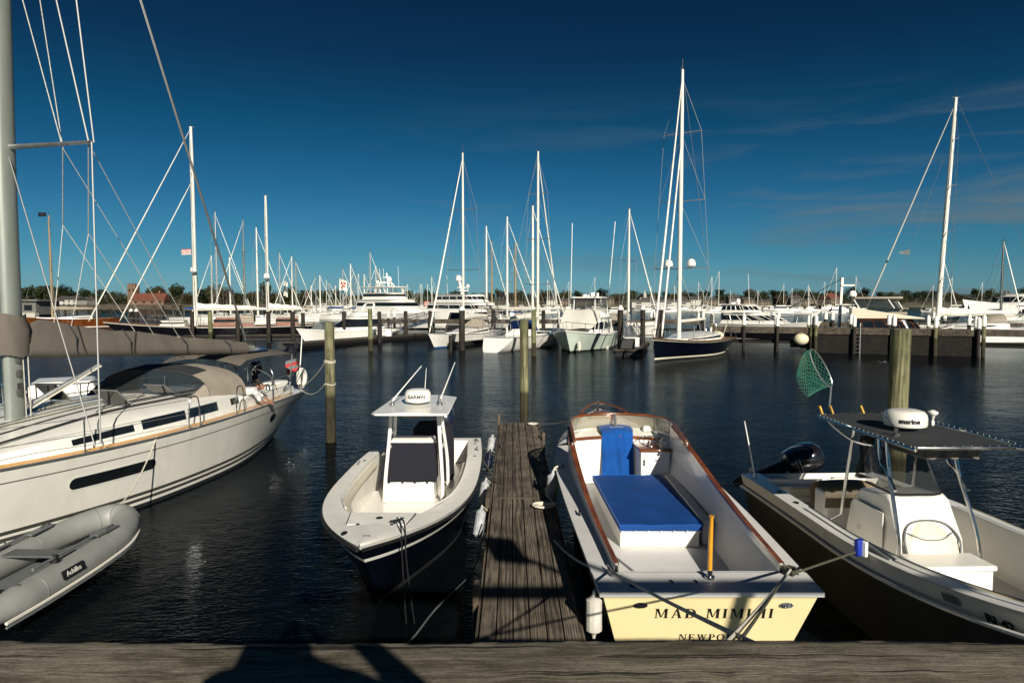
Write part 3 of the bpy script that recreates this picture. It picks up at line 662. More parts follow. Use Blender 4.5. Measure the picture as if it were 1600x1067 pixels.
# console
cz0, cz1 = .40, 1.40
tp = lambda x, z: lerp(1.0, .84, (z-.4)/1.0)
profile_slab([(3.30, .40), (3.26, .78), (2.88, 1.34), (2.80, 1.39), (2.42, 1.40), (2.30, 1.1), (2.30, .40)], -.46, .46, taper=tp).build('console', M['gelclean'], bt, bev=.03).location.y = -.10
mb = MB(); rows = []
random.seed(2)
for i in range(9):
    u = i/8; x = lerp(3.285, 2.90, u); z = lerp(.765, 1.335, u); hw = lerp(.485, .425, u)
    rows.append([(x+.016*(1-.4*abs(v))+.006*math.sin(v*7+u*5), v*hw, z+.012) for v in [-1+2*j/12 for j in range(13)]])
rows.insert(0, [(p[0]-.03, p[1], p[2]-.03) for p in rows[0]]); rows.append([(p[0]-.05, p[1]*.98, p[2]+.005) for p in rows[-1]])
mb.grid(rows)
for s_ in (1, -1): mb.grid([[(lerp(3.285, 2.90, i/8)+.016, s_*lerp(.485, .425, i/8), lerp(.765, 1.335, i/8)+.012) for i in range(9)], [(lerp(3.285, 2.90, i/8)-.32, s_*lerp(.488, .428, i/8), lerp(.80, 1.335, i/8)) for i in range(9)]])
mb.build('console_cover', M['canvasnavy'], bt).location.y = -.10
for v in (-.7, -.2, .25, .7): MB().box((3.30, v*.47-.10, .755), (.02, .035, .03)).build('cover_snap', M['black'], bt)
# hardtop on four legs
prism_poly = [(1.75, -.58), (1.62, -.30), (1.62, .30), (1.75, .62), (3.70, .64), (3.82, .56), (3.84, 0), (3.82, -.56), (3.70, -.64)]
MB().prism(prism_poly, 1.99, lambda x, y: 2.05-.03*(y/.6)**2).build('hardtop', M['gelclean'], bt, bev=.02)
fr = thing('hardtop_frame', None, None); fr.parent = bt
for s_ in (1, -1):
    MB().tube(smooth_path([(3.34, s_*.49, .42), (3.30, s_*.49, .80), (3.16, s_*.43, 1.6), (3.10, s_*.41, 2.0)]), .032, 8).build('leg', M['whitepaint'], bt)
    MB().tube(smooth_path([(2.36, s_*.50, .42), (2.42, s_*.49, 1.0), (2.62, s_*.43, 1.65), (2.66, s_*.41, 2.0)]), .030, 8).build('leg', M['whitepaint'], bt)
    MB().tube([(3.22, s_*.455, 1.30), (2.52, s_*.46, 1.30)], .02, 6).build('spreader_bar', M['whitepaint'], bt); MB().tube([(3.16, s_*.435, 1.55), (2.6, s_*.435, 1.55)], .02, 6).build('spreader_bar', M['whitepaint'], bt)
    MB().box((3.1, s_*.41, 1.975), (.16, .16, .03)).build('mounting_plate', M['whitepaint'], bt)
bpy.data.objects.remove(fr)
MB().box((3.55, 0, 1.95), (.14, .26, .07)).build('spotlight', M['plasticgrey'], bt, bev=.015)
rc = (2.72, 0, 2.05); e = dome(bt, rc, .235, .25)
dome_text(e, 'GARMIN', rc, .235, .085, .10, 0, M['letter'], .002)
for s_ in (1, -1):
    MB().lathe([(.05, 0), (.05, .03), (.02, .04), (.02, .12)], (2.95, s_*.42, 2.04), 10).build('antenna_mount', M['steel'], bt)
lf = locf(bt)
whip(bt, (2.95, -.42, 2.12), (2.2, .0, 2.66), .013); whip(bt, (2.95, .42, 2.12), (1.9, .60, 2.70), .013)
whip(bt, (2.3, .06, 2.04), (2.2, .09, 2.62), .008)
# leaning post under a dark cover, engine, transom bench
mb = MB(); rows = []
for z, a, b_ in ((.45, .28, .40), (1.1, .28, .40), (1.42, .26, .38), (1.52, .18, .30), (1.54, .05, .2)):
    rows.append([(1.75+a*math.copysign(abs(math.cos(t_))**.5, math.cos(t_)), .16+b_*math.copysign(abs(math.sin(t_))**.5, math.sin(t_)), z+.012*math.sin(5*t_)) for t_ in [2*math.pi*j/24 for j in range(24)]])
mb.grid(rows, closed=True, capends=True).build('covered_seat', M['canvasnavy'], bt)
outboard(bt, -.28, .16, .72, 0, M['engineblue'], 1.2)
MB().box((.30, 0, .62), (.30, 1.4, .44)).build('transom_bench', M['gelclean'], bt, bev=.03)
for (x, s_) in ((.35, 1), (.9, 1), (2.2, 1), (1.2, -1), (2.6, -1)):
    MB().lathe([(.012, 0), (.045, 0), (.045, .012), (.012, .014)], (x, s_*(h.hb(x)-.13), h.sz(x)+.012), 14, sy=.6).build('rod_holder', M['steel'], bt)
for (x, s_) in ((.6, 1), (1.6, 1), (2.9, -1)):
    cleat_mb(MB(), (x, s_*(h.hb(x)-.10), h.sz(x)+.0), .20, 0).build('cleat', M['steel'], bt)
# lines and fenders between it and the float
W = frame_of(bt)
p0 = W @ Vector((6.55, .26, 1.18))
for k, lab in ((0, 'dark double mooring line hanging from the bow cleat of the navy-hulled boat'),):
    mb = MB()
    for d in (0, .05):
        mb.tube(smooth_path([p0+Vector((d, 0, 0)), p0+Vector((.10+d, -.33, -.01)), p0+Vector((.13+d, -.42, -.4)), p0+Vector((.16+d*2, -.36, -1.2))], 6), .010, 6)
    tag(mb.build('bow_line', M['black'], loc=p0), lab, 'rope')
a_, b_ = W @ Vector((1.6, h.hb(1.6)-.1, .98)), Vector((-.25, 12.6, .5))
tag(MB().tube(sagged(a_, b_, .06), .011, 6).build('spring_line', M['darkrope'], loc=a_), 'dark spring line from the navy-hulled boat to the plank float', 'rope')
a_, b_ = W @ Vector((.6, h.hb(.6)-.1, .96)), Vector((-.30, 14.6, .5))
tag(MB().tube(sagged(a_, b_, .05), .011, 6).build('stern_line', M['darkrope'], loc=a_), 'dark stern line from the navy-hulled boat to the plank float', 'rope')
for (px, py, ln, r_, m_, lb) in ((769, 697, .46, .085, M['fendergrey'], 'scuffed grey fender on the float edge beside the stern corner of the navy boat'),
        (766, 719, .38, .085, M['engineblue'], 'dark blue fender on the float edge, between two grey ones'),
        (760, 771, .46, .08, M['fendergrey'], 'grey ribbed fender on the float edge beside the widest part of the navy boat'),
        (754, 817, .44, .08, M['fendergrey'], 'long grey ribbed fender on the float edge, the one closest to the wharf timber')):
    c = G(px, py, .36); c.x = -.515; fender('fender', c, r_, ln, lb, m_, (.15, .25, 1), top=(-.40, c.y+.2, .50))
tag(MB().tube(smooth_path([(-.42, 10.4, .45), (-.55, 9.6, .03), (-.95, 8.4, .006), (-1.15, 7.6, .004), (-1.35, 7.2, .006), (-1.8, 6.4, .004)], 6), .012, 6).build('floating_line', M['dinghydark'], loc=(-.95, 8.4, 0)), 'slack grey line floating on the dark water beside the plank float', 'rope')

# ================================================================ cream-sterned launch
bt = thing('launch', 'white open launch with cream transom, varnished trim and royal blue covers', 'boat', (2.06, 6.9, 0), math.pi/2)
LN = bt
h = Hull(9.4, 2.52, .85, .90, 1.28, tr=.895, tm=.5, k=2.5, wl=.80, wlb=.2, rb=.7, rs=.30)
h.shell([1, .93, .1, 0], [0, 1, 2], transom=1).build('hull', [M['black'], M['cream'], M['antifoul']], bt)
ho = lambda x: h.hb(x)+.03
co = lambda x: h.hb(x)-.215
ci = lambda x: h.hb(x)-.255-.03*sm((x-.5)/5)
hc = lambda x: .10+.46*sm((x-.2)/6.4)**1.7
X0, X1, XB = .46, 6.3, 6.3
xs = [lerp(X0, 6.6, i/24) for i in range(25)]
mb = MB()
for s_ in (1, -1):
    mb.grid([[(x, s_*ho(x), h.sz(x)-.035) for x in xs], [(x, s_*ho(x), h.sz(x)+.004) for x in xs], [(x, s_*co(x), h.sz(x)+.02) for x in xs]])
rows = [[(x, ho(x)*(1-2*j/8), h.sz(x)+.02) for j in range(9)] for x in (-.035, .15, .3, X0)]
mb.grid([[(p[0], p[1], p[2]-.05) for p in rows[0]]]+rows)
for s_ in (1, -1): mb.grid([[(x, s_*ho(x), h.sz(x)-.03) for x in (-.035, .15, .3, X0)], [(x, s_*ho(x), h.sz(x)+.02) for x in (-.035, .15, .3, X0)]])
rows = []
for i in range(15):
    x = lerp(6.6, 9.38, i/14); b_ = max(.01, ho(x)); rows.append([(x, b_*(1-2*j/10), h.sz(x)+.02+.16*(1-(1-2*j/10)**2)*(1-(i/14)**2)) for j in range(11)])
mb.grid(rows); mb.build('deck', M['greydeck'], bt)
mb = MB(); xs2 = [lerp(X0, 5.9, i/24) for i in range(25)]
for s_ in (1, -1):
    mb.grid([[(x, s_*co(x), h.sz(x)+.015) for x in xs2], [(x, s_*(co(x)-.015), h.sz(x)+hc(x)) for x in xs2], [(x, s_*ci(x), h.sz(x)+hc(x)) for x in xs2], [(x, s_*(ci(x)-.01), h.sz(x)-.02) for x in xs2]])
mb.build('coaming', M['gelclean'], bt)
for s_ in (1, -1):
    MB().grid([[(x, s_*(co(x)+.008), h.sz(x)+hc(x)-.005) for x in xs2], [(x, s_*(co(x)+.006), h.sz(x)+hc(x)+.028) for x in xs2], [(x, s_*(ci(x)-.012), h.sz(x)+hc(x)+.028) for x in xs2], [(x, s_*(ci(x)-.012), h.sz(x)+hc(x)-.008) for x in xs2]], closed=False).build('coaming_cap', M['varnish'], bt)
SOLE = .30
mb = MB()
for s_ in (1, -1): mb.grid([[(x, s_*(ci(x)-.008), h.sz(x)+.02) for x in xs2+[6.3]], [(x, s_*(ci(x)-.11), SOLE) for x in xs2+[6.3]]])
mb.grid([[(X0, ci(X0)*(1-2*j/6), h.sz(X0)+.024) for j in range(7)], [(X0+.03, ci(X0)*(1-2*j/6), h.sz(X0)+.024) for j in range(7)], [(X0+.05, (ci(X0)-.09)*(1-2*j/6), SOLE) for j in range(7)]])
mb.build('cockpit_liner', M['greydeck'], bt)
MB().grid([[(x, (ci(x)-.10)*(1-2*j/4), SOLE) for j in range(5)] for x in xs2+[6.35]]).build('cockpit_sole', M['greydeck'], bt)
# side bench with open locker, starboard
MB().prism([(2.9, -.88), (5.6, -.93), (5.6, -.76), (2.9, -.72)], SOLE+.002, .66).build('side_bench', M['greydeck'], bt, bev=.02)
# engine box with its blue cushion
MB().prism([(2.82, -.66), (2.82, .49), (5.58, .53), (5.58, -.66)], SOLE, .555).build('engine_box', M['gelclean'], bt, bev=.012)
mb = MB(); rows = []
for i in range(13):
    u = i/12; x = lerp(2.78, 5.62, u); rows.append([(x, lerp(-.695, lerp(.505, .565, u), j/8), .645+.006*math.sin(u*9+j)+.004*math.sin(u*31+j*2.3)-.025*(max(0, abs(u-.5)*2-.9)*10*.3+max(0, abs(j/4-1)-.9)*10*.3)) for j in range(9)])
top = rows; mb.grid(top)
ed = [top[0][j] for j in range(9)]+[top[i][8] for i in range(1, 13)]+[top[12][j] for j in range(7, -1, -1)]+[top[i][0] for i in range(11, 0, -1)]
mb.grid([ed, [(p[0], p[1], .555) for p in ed]], closed=True); cu = mb.build('engine_box_cushion', M['bluevinyl'], bt, ang=60)
MB().tube([(p[0], p[1], p[2]+.002) for p in ed], .011, 6, closed=True).build('piping', M['blue'], cu)
mb = MB()
for j in range(7): mb.ell((2.775, lerp(-.66, .47, j/6), .55), .012, 6, k=4)
mb.build('cushion_stud', M['whitepaint'], cu)
# bulkhead, companionway cover, helm
sb = lambda x: ci(x)-.03
MB().grid([[(XB, sb(XB)*(1-2*j/10), 1.20+.05*(1-(1-2*j/10)**2)) for j in range(11)], [(XB, (sb(XB)-.07)*(1-2*j/10), SOLE) for j in range(11)]]).build('bulkhead', M['gelclean'], bt)
MB().grid([[(XB-.015+d, sb(XB)*(1-2*j/10), z+.05*(1-(1-2*j/10)**2)) for j in range(11)] for d, z in ((0, 1.15), (-.015, 1.15), (-.015, 1.20), (.0, 1.205))]).build('bulkhead_trim', M['varnish'], bt)
MB().grid([[(x, (ci(x)-.02)*(1-2*j/10), z+.05*(1-(1-2*j/10)**2)) for j in range(11)] for x, z in ((XB, 1.20), (6.6, 1.26), (7.0, 1.30))]).build('dash_shelf', M['gelclean'], bt)
mb = MB(); rows = []
for i in range(16):
    s_ = i/15
    if s_ < .25: x, z = lerp(6.75, 6.34, s_/.25), lerp(1.36, 1.35, s_/.25)
    else: x, z = lerp(6.27, 6.18, (s_-.25)/.75), lerp(1.33, .42, (s_-.25)/.75)
    rows.append([(x+(.022*math.sin(v*6+i*.25)+.012*math.sin(v*13-i*.4))*(s_ > .25)*min(1, s_*1.6), lerp(.30, -.29, (v+1)/2)*(1.10 if s_ < .25 else 1+.06*s_), z+(.03*(1-v*v) if s_ < .25 else 0)) for v in [-1+2*j/16 for j in range(17)]])
mb.grid(rows).build('companionway_cover', M['blue'], bt, ang=60)
cs = MB().prism([(5.75, -.90), (5.75, -.36), (6.29, -.33), (6.29, -.93)], SOLE, 1.06).build('helm_console', M['gelclean'], bt, bev=.012)
MB().prism([(5.70, -.95), (5.70, -.33), (6.29, -.30), (6.29, -.97)], 1.06, 1.10).build('console_top', M['varnish'], cs, bev=.01)
for z0, z1 in ((.34, .56), (.60, 1.0)):
    MB().box((5.745, -.66, (z0+z1)/2), (.012, .40, z1-z0-.03)).build('locker_door', M['gelclean'], cs, bev=.006)
mb = MB()
for z in (.9, .47): mb.tube([(5.72, -.62, z), (5.70, -.66, z), (5.72, -.72, z+.01)], .008, 6)
for z in (.88, .82, .45): mb.box((5.735, -.42, z), (.02, .03, .05))
mb.build('door_catch', M['steel'], cs)
wc = Vector((6.02, -.56, 1.20)); wn = Vector((-.35, 0, 1)).normalized(); wu = Vector((0, 1, 0)); wv = wn.cross(wu)
mb = MB(); mb.tube([wc+wu*.19*math.cos(a)+wv*.19*math.sin(a) for a in [2*math.pi*j/24 for j in range(24)]], .011, 7, closed=True)
for a in (.5, 2.6, 4.7): mb.tube([wc-wn*.05, wc+wu*.19*math.cos(a)+wv*.19*math.sin(a)], .008, 6)
mb.tube([wc-wn*.12, wc-wn*.02], [.05, .03], 10); mb.build('steering_wheel', M['steel'], cs)
mb = MB(); mb.ell((6.05, -.86, 1.16), (.13, .10, .09), 12); mb.box((6.0, -.86, 1.12), (.24, .2, .04)); mb.build('bag', M['gelclean'], cs)
MB().box((6.1, -1.0, 1.0), (.28, .10, .3)).build('throttle_box', M['black'], bt, bev=.02)
MB().box((6.62, -.62, 1.34), (.22, .16, .10), tp=(.8, .8)).build('instrument_pod', M['gelclean'], bt, bev=.02)
mb = MB(); mb.tube([(6.55, 0, 1.36), (6.72, .0, 1.60)], .03, 8); mb.box((6.5, 0, 1.375), (.08, .26, .03)); mb.build('winder', M['alu'], bt)
# windscreen: curved front, side wings, varnished top rail
def wpath(z, off):
    pl = [(4.9, 1.00), (5.6, .99), (6.05, .965), (6.5, .80), (6.75, .45), (6.83, 0)]
    pts = [(x-off*.5, y-off*.25) for x, y in pl]; full = pts+[(x, -y) for x, y in reversed(pts[:-1])]
    return smooth_path([(x, y, z(x)) for x, y in full], 4)
zb_ = lambda x: 1.30 if x > 5.9 else lerp(1.40, 1.30, (x-4.8)/1.1)
zt_ = lambda x: 1.60 if x > 5.9 else lerp(1.44, 1.60, sm((x-4.8)/1.1))
lo, hi = wpath(zb_, 0), wpath(zt_, .12)
ws = MB().grid([lo, hi]).build('windscreen', M['clear'], bt, fix=False)
MB().tube(hi, .024, 8).build('top_rail', M['varnish'], ws); MB().tube(lo, .014, 6).build('bottom_rail', M['whitepaint'], ws)
for i in (8, 12, 20, 28, 32): MB().tube([lo[i], hi[i]], .016, 6).build('mullion', M['alu'], ws)
# foredeck fittings
hz = h.sz(8.6)+.12
MB().prism([(8.2, -.30), (8.2, .30), (8.85, .16), (8.85, -.16)], hz-.06, hz+.06).build('fore_hatch', M['varnish'], bt, bev=.02)
mb = MB(); mb.tube(smooth_path([(7.7, .62, 1.24), (8.4, .45, 1.42), (9.15, .12, 1.46), (9.15, -.12, 1.46), (8.4, -.45, 1.42), (7.7, -.62, 1.24)]), .022, 7); mb.build('toe_rail', M['varnish'], bt)
mb = MB(); mb.tube([(8.95, .05, 1.30), (8.95, .05, 1.56)], .03, 8); mb.tube([(8.95, -.1, 1.48), (8.95, .2, 1.48)], .015, 6); mb.build('bitts', M['steel'], bt)
# stern fittings
tz = h.sz(.2)+.022
mb = MB(); mb.tube([(.30, -.07, tz), (.30, -.07, tz+.03)], .055, 12); mb.tube([(.30, -.07, tz), (.30, -.07, tz+.10)], .034, 10); mb.build('post_socket', M['steel'], bt)
mb = MB(); mb.tube([(.30, -.07, tz+.03), (.30, -.075, tz+.45), (.30, -.08, tz+.66), (.30, -.08, tz+.69)], [.026, .024, .021, .030], 10); mb.build('stern_post', M['amber'], bt)
MB().lathe([(.02, 0), (.05, 0), (.05, .01), (.01, .014)], (.13, .78, tz), 14).build('filler_cap', M['black'], bt)
mb = MB()
for y in (.36, .10): mb.box((.22, y, tz+.006), (.05, .02, .014), rz=.4)
mb.build('deck_fitting', M['black'], bt)
for s_ in (1, -1): cleat_mb(MB(), (.38, s_*.98, tz), .26, .2).build('stern_cleat', M['steel'], bt)
for x in (2.4, 5.0): cleat_mb(MB(), (x, h.hb(x)-.10, h.sz(x)+.012), .2, 0).build('side_cleat', M['black'], bt)
for s_ in (.72, -.80):
    p = h.pt(0, .80, 1); pz = .70; px_ = .30*(1-pz/.85)
    v = MB().prism([(s_+.075*math.cos(a), .032*math.sin(a)) for a in [2*math.pi*j/16 for j in range(16)]], 0, .012)
    v.v = [Vector((px_-.002-q.z, q.x, pz+q.y)) for q in v.v]; vo = v.build('vent', M['steel'], bt)
    g = MB()
    for k in range(5): g.box((px_-.016, s_-.05+.025*k, pz), (.004, .008, .036))
    g.build('vent_grille', M['black'], vo)
def serif_text(txt, hgt, org, right, up, mtl, parent, gap=.16):
    # each letter is built from thick and thin strokes with slab serifs
    T, t_, S = .20, .075, .05
    def R_(x0, y0, x1, y1): return [(x0, y0), (x1, y0), (x1, y1), (x0, y1)]
    def D_(xa, xb, wd, y0=0, y1=1): return [(xa, y0), (xa+wd, y0), (xb+wd, y1), (xb, y1)]
    def bowl(cx, cy, rx, ry, wx, a0, a1, n=14):
        o = []
        for i in range(n):
            b0, b1 = lerp(a0, a1, i/n), lerp(a0, a1, (i+1)/n)
            f = lambda a, k: (cx+(rx-k*wx)*math.cos(a), cy+(ry-k*t_)*math.sin(a)); o.append([f(b0, 0), f(b1, 0), f(b1, 1), f(b0, 1)])
        return o
    pi = math.pi
    G_ = {'I': (.40, [R_(.1, 0, .3, 1), R_(0, 0, .40, S), R_(0, 1-S, .40, 1)]),
          'M': (1.15, [R_(.12, 0, .12+t_, 1), R_(.85, 0, 1.05, 1), [(.12, 1), (.34, 1), (.60, .08), (.50, .08)], [(.85, 1), (.92, 1), (.60, .08), (.54, .08)], R_(0, 0, .30, S), R_(.76, 0, 1.15, S), R_(0, 1-S, .3, 1), R_(.85, 1-S, 1.15, 1)]),
          'A': (.95, [D_(.10, .44, t_), [(.66, 0), (.87, 0), (.56, 1), (.42, 1)], R_(.24, .30, .72, .30+t_), R_(0, 0, .28, S), R_(.58, 0, .95, S)]),
          'D': (.92, [R_(.1, 0, .3, 1), R_(0, 0, .45, t_), R_(0, 1-t_, .45, 1)]+bowl(.40, .5, .50, .5, T, -pi/2, pi/2)),
          'N': (1.0, [R_(.12, 0, .12+t_, 1), R_(.82, 0, .82+t_, 1), [(.10, 1), (.32, 1), (.88, 0), (.74, 0)], R_(0, 0, .3, S), R_(0, 1-S, .3, 1), R_(.7, 1-S, 1, 1)]),
          'E': (.8, [R_(.1, 0, .3, 1), R_(0, 0, .75, t_), R_(0, 1-t_, .72, 1), R_(.3, .47, .55, .47+t_), R_(.68, 0, .75, .28), R_(.65, .74, .72, 1), R_(.5, .36, .55, .65)]),
          'W': (1.3, [[(.10, 1), (.30, 1), (.52, 0), (.40, 0)], D_(.42, .62, t_), [(.56, 1), (.76, 1), (.98, 0), (.86, 0)], D_(.88, 1.12, t_), R_(0, 1-S, .42, 1), R_(.98, 1-S, 1.3, 1)]),
          'P': (.8, [R_(.1, 0, .3, 1), R_(0, 0, .42, S), R_(0, 1-t_, .45, 1), R_(.25, .42, .45, .42+t_)]+bowl(.42, .71, .36, .29, T, -pi/2, pi/2)),
          'O': (1.0, bowl(.5, .5, .5, .5, T, 0, 2*pi, 26)),
          'R': (.95, [R_(.1, 0, .3, 1), R_(0, 0, .42, S), R_(0, 1-t_, .45, 1), R_(.25, .45, .45, .45+t_), [(.48, .48), (.68, .48), (.92, 0), (.70, 0)]]+bowl(.42, .725, .36, .275, T, -pi/2, pi/2)),
          'T': (.85, [R_(.33, 0, .53, 1), R_(.18, 0, .68, S), R_(0, 1-t_, .85, 1), R_(0, .72, .06, 1), R_(.79, .72, .85, 1)]), ' ': (.42, [])}
    wdt = sum(G_[c][0]+gap for c in txt)-gap; x = -wdt/2; mb = MB(); k = 0
    right, up = Vector(right), Vector(up).normalized(); nn = right.cross(up)
    for c in txt:
        w_, ps = G_[c]
        for pl in ps:
            k += 1; mb.add([Vector(org)+right*((x+a)*hgt)+up*(b__*hgt)+nn*(.003+.00025*(k % 11)) for a, b__ in pl], [tuple(range(len(pl)))])
        x += w_+gap
    return mb.build('name_lettering', mtl, parent, fix=False)
upv = Vector((-.30/.85, 0, 1)).normalized()
def tp_(y, z): return (.30*(1-z/.85)-.002, y, z)
serif_text('MAD MIMI II', .128, tp_(-.06, .535), (0, -1, 0), upv, M['letter'], bt, .2)
serif_text('NEWPORT', .085, tp_(-.06, .245), (0, -1, 0), upv, M['letter'], bt, .22)
# gear lying in the launch
W = frame_of(bt)
p = W @ Vector((3.75, -.97, .80)); q = W @ Vector((1.25, -1.00, .72))
t = tag(MB().tube([p, q], .013, 7).build('boathook', M['darkrope'], loc=p), 'dark boathook clipped along the inner side of the launch', 'boathook')
mb = MB(); d = q-p; mb.tube([d, d*1.09], .026, 8); mb.tube(smooth_path([(0, 0, 0), (0, .12, .0), (.05, .16, .03), (.09, .12, .03)]), .010, 6); mb.build('hook_end', M['black'], t)
for x in (1.7, 2.0):
    MB().box((x, -1.0, .77), (.10, .05, .12)).build('clip', M['steel'], bt, bev=.01)
# stern lines to the wharf, spring line, fender
for (c, e_, lab, s_) in (((.38, .98, tz+.05), P(1194, 1012, 2.64), 'white three-strand line from the float-side stern cleat of the launch across its transom', .015), ((.40, -.98, tz+.06), P(1128, 1012, 2.64), 'white line from the far stern cleat of the launch crossing over the painted name', .02)):
    a_ = W @ Vector(c); tag(MB().tube(sagged(a_, e_, s_, 16), .012, 7).build('stern_line', M['rope'], loc=a_), lab, 'rope')
a_ = W @ Vector((.40, -.96, tz+.06)); e_ = P(1148, 1012, 2.64)
tag(MB().tube(sagged(a_, e_, .015, 14), .009, 7).build('stern_line', M['darkrope'], loc=a_), 'thin dark line beside the white line on the far stern cleat of the launch', 'rope')
random.seed(4); mb = MB(); pts = []
for i in range(50): pts.append(W @ Vector((.40+.09*math.sin(i*.9)+.02*random.random(), -.98+.07*math.cos(i*.9)-.0*i, tz+.03+.035*abs(math.sin(i*.37)))))
tag(MB().tube(pts, .014, 6).build('rope_bundle', M['darkrope'], loc=pts[0]), 'tangled olive line wrapped round the far stern cleat of the launch', 'rope')
a_ = W @ Vector((.38, .98, tz+.05)); e_ = Vector((.60, 9.6, .45))
tag(MB().tube(sagged(a_, e_, .10, 14), .016, 7).build('spring_line', M['rope'], loc=a_), 'white line from the stern cleat of the launch along its side to the float', 'rope')
a_ = W @ Vector((5.0, h.hb(5)-.10, h.sz(5)+.05)); e_ = Vector((.60, 11.9, .50))
tag(MB().tube(smooth_path([a_, a_+Vector((-.16, -.1, -.02)), a_+Vector((-.2, -.15, -.3)), e_]), .016, 7).build('breast_line', M['rope'], loc=a_), 'short white line over the side of the launch near the rope coil', 'rope')
a_ = W @ Vector((8.3, .62, 1.22)); e_ = P(835, 662, 19.0)
tag(MB().tube(sagged(a_, e_, .05), .016, 7).build('bow_line', M['rope'], loc=a_), 'white bow line from the launch to the outer end of the float', 'rope')
c = P(928, 960, 7.0); fender('fender', c, .085, .40, 'cream ribbed fender hanging by the float-side stern corner of the launch', M['fender'], (0, .02, 1), top=W @ Vector((.3, 1.1, .87)))
c = Vector((.70, 11.75, .62)); fender('fender', c, .10, .5, 'grey fender between the float and the side of the launch', M['fendergrey'], (.05, 0, 1), top=W @ Vector((5.0, h.hb(5)-.1, .95)))
# ================================================================ open boat with dark T-top
bt = thing('open_motorboat', 'off-white centre-console boat with charcoal canvas top on steel legs and a radar dome', 'boat', (5.02, 11.45, 0), math.atan2(-5.4, .20))
RB = bt
h = Hull(7.8, 2.46, .95, 1.03, 1.62, tr=.93, tm=.45, k=3.0, wl=.84, wlb=.15, rb=.9, rs=.1, fl=1.1, sp=1.6)
h.shell([1, .82, .80, .1, 0], [0, 1, 1, 1, 2]).build('hull', [M['gel'], M['shadehull'], M['antifoul']], bt)
h.rail(.02, 7.7, .024, dz=-.20, out=.0).build('rub_rail', M['gel'], bt)
inner = lambda x: (h.hb(x)-.22)
xs = [lerp(.5, 7.0, i/20) for i in range(21)]
mb = MB(); h.ring(xs, inner, .004, mb=mb); h.deck(7.0, 7.79, .02, .004, mb=mb, n=8)
for s_ in (1, -1): mb.grid([[(x, s_*h.hb(x), h.sz(x)+.004) for x in (0, .25, .5)], [(x, s_*(h.hb(x)-.30), h.sz(x)+.012) for x in (0, .25, .5)]])
mb.build('deck', M['gelclean'], bt)
open_well(h, .5, 7.0, inner, .40, M['gelclean'], M['nonskid'], bt)
# stern: notch for the engine, bench
MB().prism([(.0, -.86), (.0, -.42), (.22, -.36), (.22, .36), (.0, .42), (.0, .86), (.62, .86), (.62, -.86)], .42, .90).build('transom_well', M['gelclean'], bt, bev=.02)
MB().box((.60, 0, .80), (.10, 1.15, .17)).build('bench_back', M['vinylseat'], bt, bev=.03)
MB().box((.85, 0, .60), (.45, 1.5, .10)).build('transom_bench', M['vinylseat'], bt, bev=.03)
MB().box((1.25, .92, .86), (1.0, .08, .16)).build('side_bolster', M['vinylseat'], bt, bev=.03)
outboard(bt, -.42, -.30, .95, .15, M['engine'], 1.12, roll=R(-68))
mb = MB(); mb.tube([(-.75, -.72, .62), (-.70, -.66, .88)], .05, 8); mb.build('trim_tab', M['fender'], bt)
# leaning post with tan backrest, cooler behind the helm
MB().box((1.45, -.12, .74), (.36, .78, .68)).build('leaning_post', M['gelclean'], bt, bev=.04)
mb = MB(); rows = []
for a in range(9):
    t_ = math.pi*a/8; rows.append([(1.43-.24*math.cos(t_), -.12+v*.41, 1.05+.16*math.sin(t_)-.03*abs(v)**3) for v in [-1+2*j/8 for j in range(9)]])
rows.insert(0, [(p[0]+.02, p[1], .80) for p in rows[0]]); rows.append([(p[0]-.02, p[1], .86) for p in rows[-1]])
mb.grid(rows).build('seat_cushion', M['tanseat'], bt)
MB().box((1.85, .30, .60), (.30, .34, .40)).build('cooler', M['gelclean'], bt, bev=.03)
# console
tp = lambda x, z: lerp(1., .86, (z-.4)/1.05)
profile_slab([(3.30, .40), (3.26, .95), (3.02, 1.38), (2.92, 1.43), (2.35, 1.36), (2.12, 1.10), (2.02, .40)], -.46, .42, taper=tp).build('console', M['gelclean'], bt, bev=.035)
MB().prism([(2.3, -.464), (2.98, -.464), (2.98, -.45), (2.3, -.45)], .5, 1.2).build('console_door', M['gelclean'], bt, bev=.005)
mb = MB(); mb.lathe([(.03, 0), (.03, .012), (.01, .014)], (2.45, -.466, .85), 10, ax=(0, -1, 0)); mb.build('door_latch', M['steel'], bt)
# smoked windscreen
lo = [(2.45, -.39, 1.46), (2.80, -.385, 1.46), (2.98, -.30, 1.44), (3.00, 0, 1.44), (2.98, .26, 1.44), (2.80, .345, 1.46), (2.45, .35, 1.46)]
hi = [(2.25, -.34, 1.98), (2.50, -.335, 1.98), (2.62, -.27, 1.97), (2.64, 0, 1.97), (2.62, .23, 1.97), (2.50, .295, 1.98), (2.25, .30, 1.98)]
wsn = MB().grid([smooth_path(lo, 3), smooth_path(hi, 3)]).build('windscreen', M['vinyl'], bt, fix=False)
MB().tube(smooth_path(lo, 3), .014, 6).build('screen_gasket', M['black'], wsn)
